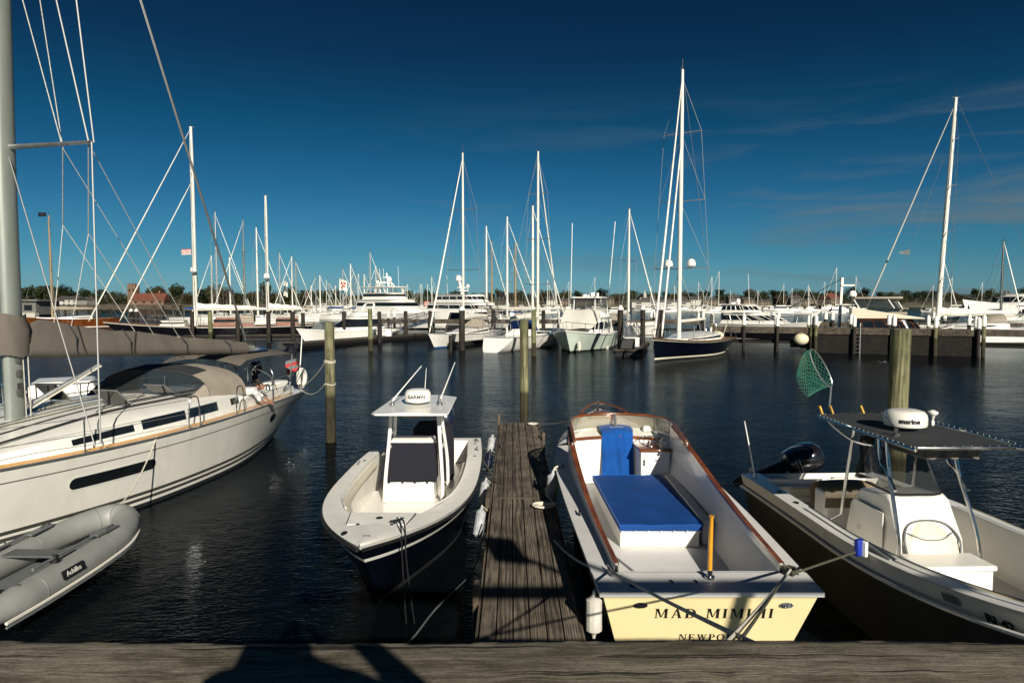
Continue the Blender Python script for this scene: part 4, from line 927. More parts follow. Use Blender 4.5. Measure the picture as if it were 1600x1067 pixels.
# front backrest and cooler seat
mb = MB(); rows = []
for i in range(9):
    u = i/8; z = lerp(.80, 1.16, u); hw = .345*math.sqrt(max(.05, 1-max(0, (u-.45)/.6)**2)); d = 3.31-.30*u*.55+.0
    rows.append([(d+.05*(1-abs(v)**4)-.07*max(0, u-.5), v*hw-.02, z-.05*(abs(v)**2)*(u > .6)) for v in [-1+2*j/12 for j in range(13)]])
mb.grid(rows).build('front_backrest', M['vinylseat'], bt)
b2 = MB().tube(smooth_path([(3.33, -.35, .80), (3.275, -.36, .98), (3.18, -.25, 1.12), (3.165, -.02, 1.165), (3.18, .21, 1.12), (3.275, .32, .98), (3.33, .31, .80)], 4), .013, 7).build('backrest_piping', M['plasticgrey'], bt)
MB().tube(smooth_path([(3.235, -.30, 1.03), (3.283, -.15, .97), (3.292, -.02, .955), (3.283, .12, .97), (3.235, .26, 1.03)], 4), .008, 6).build('backrest_seam', M['plasticgrey'], bt)
MB().prism([(3.33, -.44), (3.33, .42), (3.72, .43), (3.72, -.45)], .41, .74).build('seat_locker', M['gelclean'], bt, bev=.015)
MB().prism([(3.31, -.46), (3.31, .44), (3.76, .45), (3.76, -.47)], .745, .81).build('seat_lid', M['gelclean'], bt, bev=.02)
# T-top
TZ = 2.2; ttop = [(1.62, -.62), (1.50, -.30), (1.50, .30), (1.62, .62), (3.72, .64), (3.78, .56), (3.80, .0), (3.78, -.56), (3.72, -.64)]
tt = MB().prism(ttop, TZ-.012, lambda x, y: TZ+.03-.03*(y/.6)**2).build('top_canvas', M['canvasblack'], bt)
loop = smooth_path([(x*1.0, y*1.03, TZ) for x, y in ttop]+[(ttop[0][0], ttop[0][1]*1.03, TZ)], 3)
MB().tube(loop, .022, 8).build('top_frame', M['steel'], tt)
mb = MB(); k = len(loop)
for i in range(k-1):
    a_, b_ = Vector(loop[i]), Vector(loop[i+1]); n_ = max(1, int((b_-a_).length/.10))
    for j in range(n_):
        p = a_.lerp(b_, (j+.5)/n_); d = (b_-a_).normalized()*.02
        mb.tube([p+d*-1+Vector((0, 0, -.024)), p+d*0+Vector((0, 0, .027)), p+d+Vector((0, 0, -.024))], .0045, 4)
mb.build('lacing', M['linerope'], tt)
for s_ in (1, -1):
    MB().tube(smooth_path([(3.42, s_*.50, .42), (3.36, s_*.49, 1.0), (3.05, s_*.44, 1.75), (2.95, s_*.43, 2.18)]), .024, 8).build('top_leg', M['steel'], bt)
    MB().tube(smooth_path([(3.22, s_*.46, 1.55), (3.0, s_*.45, 1.75), (2.85, s_*.44, 1.85), (2.78, s_*.43, 2.18)]), .020, 8).build('top_leg', M['steel'], bt)
    MB().tube(smooth_path([(2.05, s_*.50, .9), (2.12, s_*.48, 1.4), (2.25, s_*.45, 2.18)]), .022, 8).build('top_leg', M['steel'], bt)
    MB().tube(smooth_path([(1.80, s_*.60, 2.18), (1.95, s_*.57, 2.10), (2.25, s_*.48, 1.98), (2.7, s_*.46, 2.0)]), .016, 6).build('top_brace', M['steel'], bt)
MB().tube([(2.05, -.50, .9), (1.72, -.78, .55)], .02, 6).build('top_brace', M['steel'], bt)
mb = MB(); mb.prism([(2.75, -.34), (2.75, .42), (3.45, .34), (3.45, -.28)], 1.99, 2.17); mb.build('electronics_box', M['black'], bt, bev=.03)
mb = MB(); mb.grid([[(3.46+.02*math.sin(v*9), lerp(-.33, .39, (v+1)/2), z-.05*math.sin((v+1)*4)**2*(z < 2.06)) for v in [-1+2*j/16 for j in range(17)]] for z in (2.175, 2.12, 2.04)])
mb.grid([[(3.46, lerp(-.33, .39, j/8), 2.175) for j in range(9)], [(3.1, lerp(-.33, .39, j/8), 2.185) for j in range(9)]])
mb.build('chart_bag', M['canvas'], bt)
rc = (2.72, -.05, TZ+.04); e = dome(bt, rc, .255, .235, M['gel'])
dome_text(e, 'marine', rc, .255, .085, .085, -.35, M['letter'], .003)
MB().lathe([(.02, 0), (.025, .05), (.012, .07), (.03, .13), (.06, .155), (.065, .18), (.02, .205)], (2.5, .46, TZ+.02), 14).build('gps_puck', M['gelclean'], bt)
mb = MB(); mb.lathe([(.045, 0), (.045, .02), (.02, .03), (.025, .09)], (3.1, -.40, TZ), 8); mb.tube([(3.1, -.40, TZ+.09), (2.95, -.48, TZ+.24)], .009, 5); mb.build('light_base', M['steel'], bt)
for y in (-.52, -.36, .1):
    MB().tube([(1.52, y, TZ-.02), (1.44, y-.02, TZ+.12)], .021, 8).build('rod_holder', M['gold'], bt)
# skull-black flag hanging off the frame
mb = MB(); mb.grid([[(1.98-.04*math.sin(i*.9+j), -.16-.06*math.sin(j*1.2)-.01*i+.02*j, 1.98-.075*i) for j in range(5)] for i in range(8)]); mb.build('furled_flag', M['canvasblack'], bt)
# rails
for s_ in (1, -1):
    pts = [(x, s_*(h.hb(x)-.14), h.sz(x)+.055) for x in [lerp(2.3, 7.1, i/16) for i in range(17)]]
    MB().tube(pts, .014, 6).build('grab_rail', M['steel'], bt)
for x in (1.35, 1.95):
    MB().lathe([(.012, 0), (.05, 0), (.05, .012), (.012, .014)], (x, -(h.hb(x)-.12), h.sz(x)+.012), 14, sy=.6).build('rod_socket', M['black'], bt)
MB().box((4.0, -(h.hb(4.0)-.12), h.sz(4)+.03), (.55, .10, .03)).build('step_pad', M['plasticgrey'], bt, bev=.01)
whip(bt, (.30, -1.02, .96), (.05, -1.12, 1.86), .014)
p0 = h.at(5.30, 1.11, -1, .004); p1 = h.at(5.95, 1.15, -1, .004); p2 = h.at(5.4, .95, -1); p3 = h.at(5.4, 1.14, -1)
r_ = (p1-p0).normalized(); u_ = (p3-p2).normalized()
text_on('RI 42', .125, p0+r_*.36-u_*.10+Vector((0, -.01, 0)), r_, u_, M['letter'], 'registration', bt, .004)
q0 = p0-r_*.18-u_*.06+Vector((0, -.012, 0))
MB().slab([q0, q0+r_*.16, q0+r_*.16+u_*.09, q0+u_*.09], (0, -.004, 0)).build('sticker', M['plasticgrey'], bt)
# landing net in the rod holder
W = frame_of(bt); base = W @ Vector((1.42, -.38, TZ+.10)); 
t = thing('landing_net', 'green landing net on an aluminium hoop standing in a rod holder', 'net', base)
yb = base.y; hc_ = P(1283, 575, yb-.05)-base; top = P(1299, 604, yb)-base
MB().tube([(0, 0, 0), top], .013, 8).build('handle', M['alu'], t)
mj = (top-hc_); mn = Vector((.105, .10, .035)); rim = [hc_+mj*math.cos(q)+mn*math.sin(q) for q in [2*math.pi*j/20 for j in range(20)]]
MB().tube(rim, .009, 7, closed=True).build('hoop', M['alu'], t)
mb = MB(); n_ = 20; rings = []
for k in range(8):
    u = k/7; rings.append([p.lerp(hc_, .42*u**1.6)+Vector((-.25*u**.8, .03*u, -.10*u-.17*u*u)) for p in rim])
for k in range(7):
    for j in range(n_):
        mb.tube([rings[k][j], rings[k+1][(j+1) % n_]], .0019, 3); mb.tube([rings[k][j], rings[k+1][(j-1) % n_]], .0019, 3)
mb.build('mesh_bag', M['net'], t)
# deck brush across the gap
a_ = Vector((3.02, 7.2, .93)); b_ = G(1338, 862, 1.10); d = b_-a_
t = thing('deck_brush', 'deck brush with blue and white head lying from the launch to the neighbouring boat', 'brush', a_)
MB().tube([(0, 0, 0), d*1.0], .013, 7).build('pole', M['darkrope'], t)
q = d.normalized()
MB().box(d+q*.03+Vector((0, 0, .04)), (.09, .06, .19), rz=.5).build('brush_head', M['blueplastic'], t, bev=.015)
MB().box(d+q*.03+Vector((.058, -.02, .03)), (.045, .055, .17), rz=.5).build('bristles', M['whitepaint'], t, bev=.008)
# second float beyond that boat
fd = thing('floating_dock', 'weathered plank float half hidden beyond the boat with the charcoal canvas top', 'dock', (7.15, 4.2, 0))
mb = MB()
for i in range(6): mb.box((-.44+.175*i, 3.0, .425), (.163, 7.0, .05))
mb.build('deck_boards', M['deckwood'], fd, bev=.006)
for s_ in (-1, 1): MB().box((s_*.56, 3, .27), (.06, 7.0, .30)).build('side_board', M['fascia'], fd, bev=.01)

# ================================================================ grey inflatable dinghy
bt = thing('inflatable_dinghy', 'grey inflatable dinghy with a bench seat tied alongside the white sloop', 'dinghy', (-6.42, 7.7, 0), math.pi/2-.02)
pth = smooth_path([(-.35, .52, .30), (.5, .54, .30), (1.6, .53, .31), (2.4, .46, .34), (2.95, .25, .39), (3.12, 0, .42), (2.95, -.25, .39), (2.4, -.46, .34), (1.6, -.53, .31), (.5, -.54, .30), (-.35, -.52, .30)], 6)
rr = [.06+.13*min(1, i/4)*min(1, (len(pth)-1-i)/4) for i in range(len(pth))]
MB().tube(pth, rr, 20).build('tube', M['dinghy'], bt, ang=70)
for k_ in (6, 14, 24, 30, 36, 46, 54):
    p_, q_ = pth[k_], (pth[min(k_+1, len(pth)-1)]-pth[k_-1]).normalized(); s1 = q_.cross(Vector((0, 0, 1))).normalized(); s2 = s1.cross(q_)
    MB().tube([p_+(s1*math.cos(a)+s2*math.sin(a))*(rr[k_]+.001) for a in [2*math.pi*j/24 for j in range(24)]], .006, 4, closed=True).build('seam_band', M['plasticgrey'], bt)
for y in (.52, -.53): MB().lathe([(.035, 0), (.035, .012), (.012, .016)], (.25, y, .30+.185), 10).build('valve', M['dinghydark'], bt)
out = smooth_path([(-.2, .735, .30), (.5, .75, .29), (1.6, .74, .30), (2.45, .655, .33), (3.08, .36, .38), (3.325, 0, .41), (3.08, -.36, .38), (2.45, -.655, .33), (1.6, -.74, .30), (.5, -.75, .29), (-.2, -.735, .30)], 6)
MB().tube([(p.x, p.y, p.z-.06) for p in out], .022, 6).build('rub_strake', M['sailwhite'], bt)
MB().tube([(p.x, p.y, p.z-.11) for p in out], .016, 6).build('lower_strake', M['plasticgrey'], bt)
MB().grid([[(x, y*w_, .16) for y in (-1, -.5, 0, .5, 1)] for x, w_ in ((.15, .45), (1.6, .45), (2.4, .36), (2.9, .12))]).build('floor', M['plasticgrey'], bt)
MB().box((.12, 0, .34), (.05, .80, .40)).build('transom', M['plasticgrey'], bt, bev=.01)
MB().box((1.35, 0, .46), (.26, .86, .03)).build('bench_seat', M['dinghydark'], bt, bev=.008)
for y, s_ in ((-.50, 1), (.50, 1)):
    p = [(.55, y, .56), (1.75, y*.97, .56)]; mb = MB(); mb.tube(p, .02, 7); mb.box((2.0, y*.95, .555), (.42, .12, .02)); mb.build('oar', M['plasticgrey'], bt)
    MB().lathe([(.06, 0), (.06, .03), (.03, .06), (.03, .09)], (.95, y, .505), 10).build('oarlock', M['black'], bt)
for x, y in ((2.1, -.50), (2.15, .49), (.75, .57), (1.35, .55)):
    e = MB().box((x, y, .515 if x < 2 else .545), (.34, .10, .012)).build('handle_patch', M['dinghydark'], bt, bev=.004)
    MB().tube(smooth_path([(x-.13, y, .52), (x-.08, y, .575), (x+.08, y, .585), (x+.13, y, .53)]), .013, 6).build('handle', M['dinghydark'], e)
e = MB().box((.95, -.735, .40), (.42, .012, .11), rx=-.35).build('maker_patch', M['black'], bt, bev=.004)
text_on('Achilles', .09, (.95, -.752, .372), (1, 0, 0), (0, .33, 1), M['sailwhite'], 'lettering', e)
W = frame_of(bt); a_ = W @ Vector((3.2, 0, .56))
DB = a_

# ================================================================ white sloop, port side to us
bt = thing('sailing_yacht', 'large white sloop with taupe boom cover, sprayhood and dark hull windows', 'yacht', (-7.14, 21.2, 0), math.atan2(-.976, -.216))
SY = bt; W = frame_of(bt); lc = locf(bt)
h = Hull(16.5, 4.55, 1.12, 1.26, 1.62, tr=.36, ws=.72, tm=.46, k=2.0, wl=.90, wlb=.55, rb=.7, rs=1.5, depth=-.5, fl=1.0, n=40)
h.shell([1, .86, .845, .24, .19, .155, .105, .06, 0], [0, 1, 0, 1, 0, 1, 0, 2], transom=0).build('hull', [M['gel'], M['stripe'], M['antifoul']], bt)
mb = MB(); h.deck(0.0, 16.55, .07, .0, inset=.03, mb=mb, n=30); mb.build('deck', M['gelclean'], bt)
for s_ in (1, -1):
    h2 = [h.pt(t_, 1, s_)+Vector((0, -s_*.03, .02)) for t_ in [i/40 for i in range(41)]]
    MB().tube(h2, .022, 6).build('toe_rail', M['alu'], bt)
mb = MB()
for off, z in ((.16, .035), (.26, .04)): mb.tube([(x, h.hb(x)-off, h.sz(x)+z) for x in [lerp(1.2, 14, i/24) for i in range(25)]], .010, 5)
mb.build('jackline', M['amber'], bt)
# coachroof
CX0, CX1 = 4.3, 12.6
cw = lambda x: (h.hb(x)-.42)*lerp(1, .72, sm((x-10)/2.6))
ch = lambda x: lerp(.44, .05, sm((x-7.5)/5.1)) if x > 7.5 else .44
rows = []
for i in range(25):
    x = lerp(CX0, CX1, i/24); z0 = h.sz(x)+.02
    wv_ = cw(x); rows.append([(x, v*wv_*(1-.06*(k_)), z0+hh) for v, k_, hh in ((1, 0, 0), (1, .8, ch(x)*.82), (.93, 1, ch(x)*.98), (.5, 1, ch(x)+.05), (0, 1, ch(x)+.08), (-.5, 1, ch(x)+.05), (-.93, 1, ch(x)*.98), (-1, .8, ch(x)*.82), (-1, 0, 0))])
cab = MB().grid(rows, capends=True).build('coachroof', M['gelclean'], bt)
def cab_panel(x0, x1, f0, f1, name, m, parent, side=1, skew=0., n=8):
    def q(x, f):
        wv_ = cw(x)*(1-.06*.8*f/.82); return Vector((x, side*(wv_+.006), h.sz(x)+.02+ch(x)*f))
    return MB().grid([[q(lerp(x0+skew*(f == f1), x1-0*(f == f1), i/n), f) for i in range(n+1)] for f in (f0, f1)]).build(name, m, parent)
for side in (1, -1):
    cab_panel(8.2, 9.5, .30, .62, 'window', M['glass'], cab, side, -.0)
    cab_panel(6.75, 8.0, .28, .70, 'window', M['glass'], cab, side)
    cab_panel(5.55, 6.65, .28, .72, 'window', M['glass'], cab, side)
    cab_panel(4.55, 4.95, .34, .68, 'window', M['glass'], cab, side)
# long hull windows
def hull_window(x0, x1, zc, hh, side=1):
    n = 22; w_ = None
    for nm, m_, k, out in (('window_surround', M['gelclean'], 1.0, .004), ('hull_window', M['glass'], .80, .009)):
        rows = []; r_ = hh*k; xa, xb = x0+hh*(1-k), x1-hh*(1-k)
        us = [xa+r_*(1-math.cos(math.pi/2*i/7)) for i in range(8)]+[lerp(xa+r_, xb-r_, i/8) for i in range(1, 8)]+[xb-r_*(1-math.cos(math.pi/2*i/7)) for i in range(7, -1, -1)]
        for x in us:
            d = min(x-xa, xb-x); e = r_*math.sqrt(max(.0004, 1-max(0, 1-d/r_)**2)) if d < r_ else r_
            rows.append([h.at(x, zc(x)+e*v, side, out) for v in (1, .5, 0, -.5, -1)])
        o_ = MB().grid(rows).build(nm, m_, w_ or bt, fix=False); w_ = w_ or o_
for sd2 in (1, -1):
    hull_window(8.1, 9.9, lambda x: h.sz(x)-.46, .125, sd2); hull_window(2.9, 3.4, lambda x: h.sz(x)-.40, .125, sd2)
# deck hatches, one propped open
def deck_hatch(c, w_, d, tilt):
    q = Matrix.Translation(c) @ Matrix.Rotation(-tilt, 4, 'Y'); mb = MB()
    f = lambda x, y, z: q @ Vector((x, y, z))
    mb.slab([f(0, -w_/2, 0), f(d, -w_/2, 0), f(d, w_/2, 0), f(0, w_/2, 0)], q.to_3x3() @ Vector((0, 0, .025)))
    e = mb.build('hatch', M['glass'], bt, bev=.005)
    MB().tube([f(0, -w_/2, .01), f(d, -w_/2, .01), f(d, w_/2, .01), f(0, w_/2, .01)], .014, 5, closed=True).build('hatch_frame', M['alu'], e)
zr = lambda x: h.sz(x)+.02+ch(x)+.07
deck_hatch((7.6, .95, zr(7.6)), .55, .50, .75); deck_hatch((7.2, -.9, zr(7.2)), .55, .5, .8); deck_hatch((11.2, .9, h.sz(11.2)+.16), .5, .5, .12); deck_hatch((6.0, .75, zr(6.0)), .5, .5, .55)
for y in (.45, .95): MB().tube([(x, y+.25, zr(x)-.01) for x in [lerp(4.6, 10.6, i/10) for i in range(11)]], .018, 6).build('deck_track', M['black'], bt)
for y in (1.15, -1.15):
    MB().tube(smooth_path([(5.2, y, zr(5.2)-.02), (5.4, y, zr(5.4)+.05), (6.8, y, zr(6.8)+.05), (8.2, y, zr(8.2)+.05), (8.4, y, zr(8.4)-.02)]), .013, 6).build('roof_handrail', M['steel'], bt)
for k_, y in enumerate((.12, .22, .34, -.14, -.26)):
    MB().tube([(x, y+.035*(11-x)*(1 if y > 0 else -1), zr(x)+.022) for x in (11.2-k_*.05, 9.5, 7.8, 6.4)], .009, 5).build('deck_line', M['linerope' if k_ % 2 else 'darkrope'], bt)
# mast, boom, spreader, covers
mfoot = lc((-9.1, 12.4, 0)); mx = mfoot.x; mz = zr(mx)-.05
def spar(mb, pts, a, b_, n=14):
    rows = []
    for p in pts: rows.append([Vector(p)+Vector((a*math.cos(t_), b_*math.sin(t_), 0)) for t_ in [2*math.pi*j/n for j in range(n)]])
    return mb.grid(rows, closed=True, capends=True)
mst = spar(MB(), [(mx, 0, mz), (mx, 0, 6), (mx-.25, 0, 23.5)], .19, .125).build('mast', M['mastgrey'], bt)
mb = MB()
for z in (2.15, 2.5, 2.75): mb.lathe([(.05, 0), (.055, .08), (.04, .12)], (mx+.02, .135, z), 8)
mb.box((mx, .128, 2.3), (.10, .02, .16)); mb.build('winch', M['stripe'], mst)
tip = lc(P(143, 222, 12.2)); tip2 = Vector((tip.x, -tip.y, tip.z))
MB().tube([(mx, 0, tip.z-.05), tip], [.05, .032], 8).build('spreader', M['alu'], mst); MB().tube([(mx, 0, tip.z-.05), tip2], [.05, .032], 8).build('spreader', M['alu'], mst)
bend = lc(P(385, 545, 18.1)); bst = Vector((mx-.2, 0.02, 2.95))
bdir = (bend-bst).normalized(); bs_ = bdir.cross(Vector((0, 0, 1))).normalized()
MB().tube([bst, bend+bdir*.25], .10, 12, sq=.8).build('boom', M['mastgrey'], bt)
mb = MB(); rows = []; random.seed(8)
for i in range(41):
    u = i/40; c = bst.lerp(bend, u); top = lerp(.60, .16, u**.75)*(1-.25*math.exp(-((u-0)/.03)**2)); wd = lerp(.21, .12, u)
    row = []
    for j in range(18):
        a = 2*math.pi*j/18; cs_, sn_ = math.cos(a), math.sin(a)
        wob = 1+.018*math.sin(u*40+3*a)+.012*math.sin(u*90+a)+.05*math.sin(u*17)*max(0, sn_)
        z = (top*sn_ if sn_ > 0 else .16*sn_)*wob
        row.append(c+bs_*(wd*cs_*wob*(1-.82*max(0, sn_)**1.1))+Vector((0, 0, z+.02)))
    rows.append(row)
mb.grid(rows, closed=True, capends=True).build('boom_cover', M['canvas'], bt, ang=70)
mb = MB(); rows = []
for z, r_ in ((2.88, .235), (3.1, .25), (3.35, .245), (3.5, .21), (3.62, .20)): rows.append([(mx+r_*1.25*math.cos(a)*(1+.06*math.sin(4*a+z*9)), r_*.92*math.sin(a)*(1+.06*math.sin(5*a+z*7)), z+.03*math.sin(3*a)) for a in [2*math.pi*j/22 for j in range(22)]])
mb.grid(rows, closed=True).build('mast_collar', M['canvas'], bt, ang=70)
mb = MB()
for u in (.15, .36, .62, .86):
    c = bst.lerp(bend, u); k_ = lerp(.62, .16, u**.75)
    mb.tube([c+bs_*.222+Vector((0, 0, -.03)), c+bs_*.21+Vector((0, 0, k_*.55)), c+Vector((0, 0, k_+.035))], .012, 5)
mb.build('cover_strap', M['canvasblack'], bt)
vang = lc(P(155, 570, 13.6)); MB().tube([(mx-.2, 0.05, mz+.25), vang], .045, 8).build('vang', M['alu'], bt)
MB().tube([(mx-.2, .12, mz+.2), vang+Vector((0, .05, -.02))], .014, 5).build('vang_tackle', M['rope'], bt)
# rigging
cp = lc(G(157, 694, 1.45))
mb = MB(); wr = .011
mastp = lambda z: Vector((mx-.25*max(0, (z-6)/17.5), 0, z))
for off in (.0, .12): mb.tube([tip+Vector((-.05+off, 0, 0)), tip+(mastp(22.5 if off == 0 else 14)-tip)*1.0], wr+.004, 5)
mb.tube([tip, cp], wr+.003, 5); mb.tube([mastp(6.7), cp+Vector((.12, 0, 0))], wr, 5)
mb.tube([tip2, Vector((cp.x, -cp.y, cp.z))], wr, 5); mb.tube([tip2, mastp(22)], wr, 5)
mb.build('shroud', M['wire'], bt)
tl_ = bend+Vector((0, 0, .22)); d_ = [lc(P(220, 0, 16.9))]
tpl = tl_+(d_[0]-tl_)*2.2
mb = MB(); mb.tube([tl_, tpl], .022, 6); mb.tube([tl_+Vector((.08, .03, 0)), tpl+Vector((.25, .03, .3))], .011, 5); mb.build('topping_lift', M['stripe'], bt)
sp1, sp2 = lc(P(98, 232, 12.3)), lc(P(138, 224, 12.25)); k1, k2 = lc(P(98, 352, 13.2)), lc(P(138, 365, 13.2))
bp = lambda u: bst.lerp(bend, u)+Vector((0, 0, lerp(.50, .12, u)))
mb = MB()
for a_, b_ in ((sp1, k1), (k1, bp(.10)), (k1, bp(.42)), (sp2, k2), (k2, bp(.16)), (k2, bp(.50)), (sp2, bp(.70)), (sp1, bp(.62))): mb.tube([a_, b_], .009, 4)
mb.build('lazy_jack', M['linerope'], bt)
mb = MB(); mb.tube([sp1, lc(P(35, 0, 12.6))], .010, 4); mb.tube([lc(P(98, 232, 12.6)), lc(P(62, 0, 12.3))], .010, 4); mb.build('halyard', M['linerope'], bt)
mb = MB()
mb.tube([(mx-.16, .17, mz), (mx-.15, .16, 3.0)], .012, 5); mb.tube([(mx-.06, .18, mz), (mx-.05, .16, 3.0)], .010, 5); mb.build('mast_rope', M['linerope'], bt)
# stanchions, gate, lifelines
def edge(x, s_=1): return Vector((x, s_*(h.hb(x)-.09), h.sz(x)+.02))
sx_ = [1.6, 3.2, 9.6, 11.8, 13.8]
for s_ in (1, -1):
    for x in sx_: MB().tube([edge(x, s_), edge(x, s_)+Vector((0, 0, .62))], .014, 6).build('stanchion', M['steel'], bt)
    for x in (5.2, 7.0): MB().tube(smooth_path([edge(x-.22, s_), edge(x-.16, s_)+Vector((0, 0, .55)), edge(x, s_)+Vector((0, 0, .64)), edge(x+.12, s_)+Vector((0, 0, .55)), edge(x+.16, s_)]), .014, 6).build('gate_stanchion', M['steel'], bt)
    mb = MB()
    for z in (.32, .60):
        ids = [1.6, 3.2, 4.9] if z else []; mb.tube([edge(x, s_)+Vector((0, 0, z)) for x in ids], .006, 4); mb.tube([edge(x, s_)+Vector((0, 0, z)) for x in (7.2, 9.6, 11.8, 13.8, 15.9)], .006, 4)
    mb.build('lifeline', M['wire'], bt)
    MB().tube(smooth_path([edge(1.6, s_)+Vector((0, 0, .62)), edge(.7, s_)+Vector((0, 0, .66)), Vector((.08, s_*.55, h.sz(0)+.68))]), .014, 6).build('pushpit', M['steel'], bt)
    MB().tube([edge(.35, s_), edge(.35, s_)+Vector((0, 0, .66))], .014, 6).build('pushpit', M['steel'], bt)
# sprayhood
def arch(x, hw, z0, z1, n=14, p=2.6):
    return [(x, hw*math.copysign(abs(math.cos(a))**(2/p), math.cos(a)), z0+(z1-z0)*abs(math.sin(a))**(2/p)) for a in [math.pi*j/n for j in range(n+1)]]
zd = h.sz(5)+.44
fr_ = arch(6.05, 1.42, zd-.02, zd+.08); mid_ = arch(5.55, 1.50, zd-.04, zd+.60); bk_ = arch(4.55, 1.52, zd-.06, zd+.66); bk2 = arch(4.25, 1.55, zd-.10, zd+.60)
hd = MB().grid([mid_, arch(5.05, 1.52, zd-.04, zd+.67), bk_, bk2]).build('sprayhood', M['canvaslight'], bt, ang=60)
mb = MB(); mb.grid([fr_[2:-2], mid_[2:-2]]); mb.build('sprayhood_window', M['vinyl'], hd)
for s_ in (0, 1):
    r_ = (lambda a: a) if s_ == 0 else (lambda a: a[::-1])
    f_, m_ = r_(fr_), r_(mid_)
    MB().grid([f_[:3], [Vector(p)+Vector((.02, 0, .01)) for p in m_[:3]]]).build('sprayhood_side', M['canvaslight'], hd)
MB().tube([fr_[2]]+[mid_[2]], .02, 5).build('hood_seam', M['canvas'], hd); MB().tube([fr_[-3], mid_[-3]], .02, 5).build('hood_seam', M['canvas'], hd)
MB().grid([[(x+.01, y*1.004, z+.012) for x, y, z in mid_[4:-4]], [(x+.01, y*1.004, z+.016) for x, y, z in arch(5.05, 1.52, zd-.04, zd+.67)[4:-4]]]).build('hood_top_patch', M['canvasblack'], hd)
# cockpit coaming, wheel, arch and bimini
for s_ in (1, -1):
    MB().prism([(1.1, s_*1.02), (4.5, s_*1.55), (4.5, s_*1.25), (1.1, s_*.80)], lambda x, y: h.sz(x)+.02, lambda x, y: h.sz(x)+.24+.05*(x-1)/3).build('cockpit_coaming', M['gelclean'], bt, bev=.05)
    mb = MB(); mb.lathe([(.075, 0), (.06, .03), (.055, .10), (.07, .12), (.03, .15)], (2.6, s_*1.1, h.sz(2.6)+.28), 12); mb.build('winch', M['steel'], bt)
    wc = Vector((2.0, s_*.55, h.sz(2)+.55)); MB().tube([wc+Vector((.05*math.cos(a), .38*math.cos(a), .38*math.sin(a))) for a in [2*math.pi*j/20 for j in range(20)]], .015, 6, closed=True).build('wheel', M['steel'], bt)
MB().box((2.9, 0, h.sz(3)+.32), (1.0, .30, .42)).build('cockpit_table', M['gelclean'], bt, bev=.03)
bz = 2.40; rows = [[(x, y, bz+.16*(1-(y/1.15)**2)+z) for y in [lerp(-1.15, 1.15, j/12) for j in range(13)]] for x, z in ((3.9, -.16), (3.6, -.03), (2.9, .0), (2.0, .0), (1.4, -.05), (1.0, -.22))]
bi = MB().grid(rows).build('bimini', M['canvas'], bt, ang=60)
MB().box((2.6, .35, bz+.18), (1.0, 1.0, .03), rx=-.10).build('solar_panel', M['solar'], bi, bev=.006)
for s_ in (1, -1):
    MB().tube(smooth_path([(3.58, s_*1.14, bz-.17), (2.8, s_*1.28, 1.9), (2.3, s_*1.2, h.sz(2)+.2)]), .014, 6).build('bimini_frame', M['steel'], bi)
    MB().tube(smooth_path([(.58, s_*1.14, bz-.22), (1.3, s_*1.25, 1.9), (2.0, s_*1.2, h.sz(2)+.2)]), .014, 6).build('bimini_frame', M['steel'], bi)
    MB().tube([(1.4, s_*1.14, bz-.05), (1.3, s_*.98, h.sz(1)+.1)], .018, 6).build('bimini_frame', M['alu'], bi)
mb = MB(); mb.tube([(.12, .60, h.sz(0)+.1), (-.1, .62, h.sz(0)+1.75)], .016, 6); ens = mb.build('flagstaff', M['whitepaint'], bt)
rows = []; mb = MB()
for i in range(10):
    u = i/9; c = Vector((.02+.10*u, .58, h.sz(0)+1.5-.95*u)); rows.append([c+Vector((.10*math.sin(j*.9+u*4)*(.5+u), -.06*j-.05*math.sin(u*5+j), -.03*j)) for j in range(7)])
for i in range(9): mb.grid([rows[i], rows[i+1]], m=(0 if i % 2 else 1) if i > 3 else 2)
mb.build('ensign', [M['red'], M['scarf'], M['canvasnavy']], ens, ang=70)
mb = MB(); mb.tube(smooth_path([(.25, .78, h.sz(0)+.15), (.08, .78, h.sz(0)+.3), (.08, .78, h.sz(0)+.55), (.25, .78, h.sz(0)+.66), (.42, .78, h.sz(0)+.55), (.42, .78, h.sz(0)+.25)]), .07, 10); mb.build('horseshoe_buoy', M['sailwhite'], bt)
MB().tube([(.5, -.9, h.sz(0)+.2), (.5, -.9, h.sz(0)+1.0)], .016, 6).build('pushpit', M['steel'], bt)
outboard(bt, .3, -.75, h.sz(0)+.45, 0, M['engine'], .7, 'stowed_outboard')
MB().box((1.0, .3, h.sz(1)+.2), (.8, .5, .3)).build('cockpit_locker', M['gelclean'], bt, bev=.05)
# person leaning over the side deck
base = W @ Vector((3.95, 1.50, h.sz(3.9)+.10))
t = thing('person', 'person in a white shirt leaning over the side deck of the white sloop', 'person', base, bt.rotation_euler.z)
J = {'hip': ((.35, -.38, .22), .15), 'waist': ((.18, -.26, .26), .135), 'chest': ((-.02, -.08, .30), (.17, .13)), 'neck': ((-.13, .07, .34), .055),
     'sl': ((.05, .12, .30), .075), 'el': ((.15, .34, .06), .05), 'sr': ((-.2, -.12, .30), .07), 'er': ((-.36, .10, .10), .048), 'k1': ((.62, -.30, .02), .08), 'f1': ((.95, -.45, .02), .05), 'k2': ((.55, -.55, .02), .08), 'f2': ((.9, -.65, .02), .05)}
bd = body('body', J, [('hip', 'waist'), ('waist', 'chest'), ('chest', 'neck'), ('chest', 'sl'), ('sl', 'el'), ('chest', 'sr'), ('sr', 'er'), ('hip', 'k1'), ('k1', 'f1'), ('hip', 'k2'), ('k2', 'f2')], M['shirt'], t)
J = {'n': ((-.13, .06, .34), .05), 'h1': ((-.20, .12, .38), .096), 'h2': ((-.22, .13, .46), .092), 'chin': ((-.235, .205, .34), .045)}
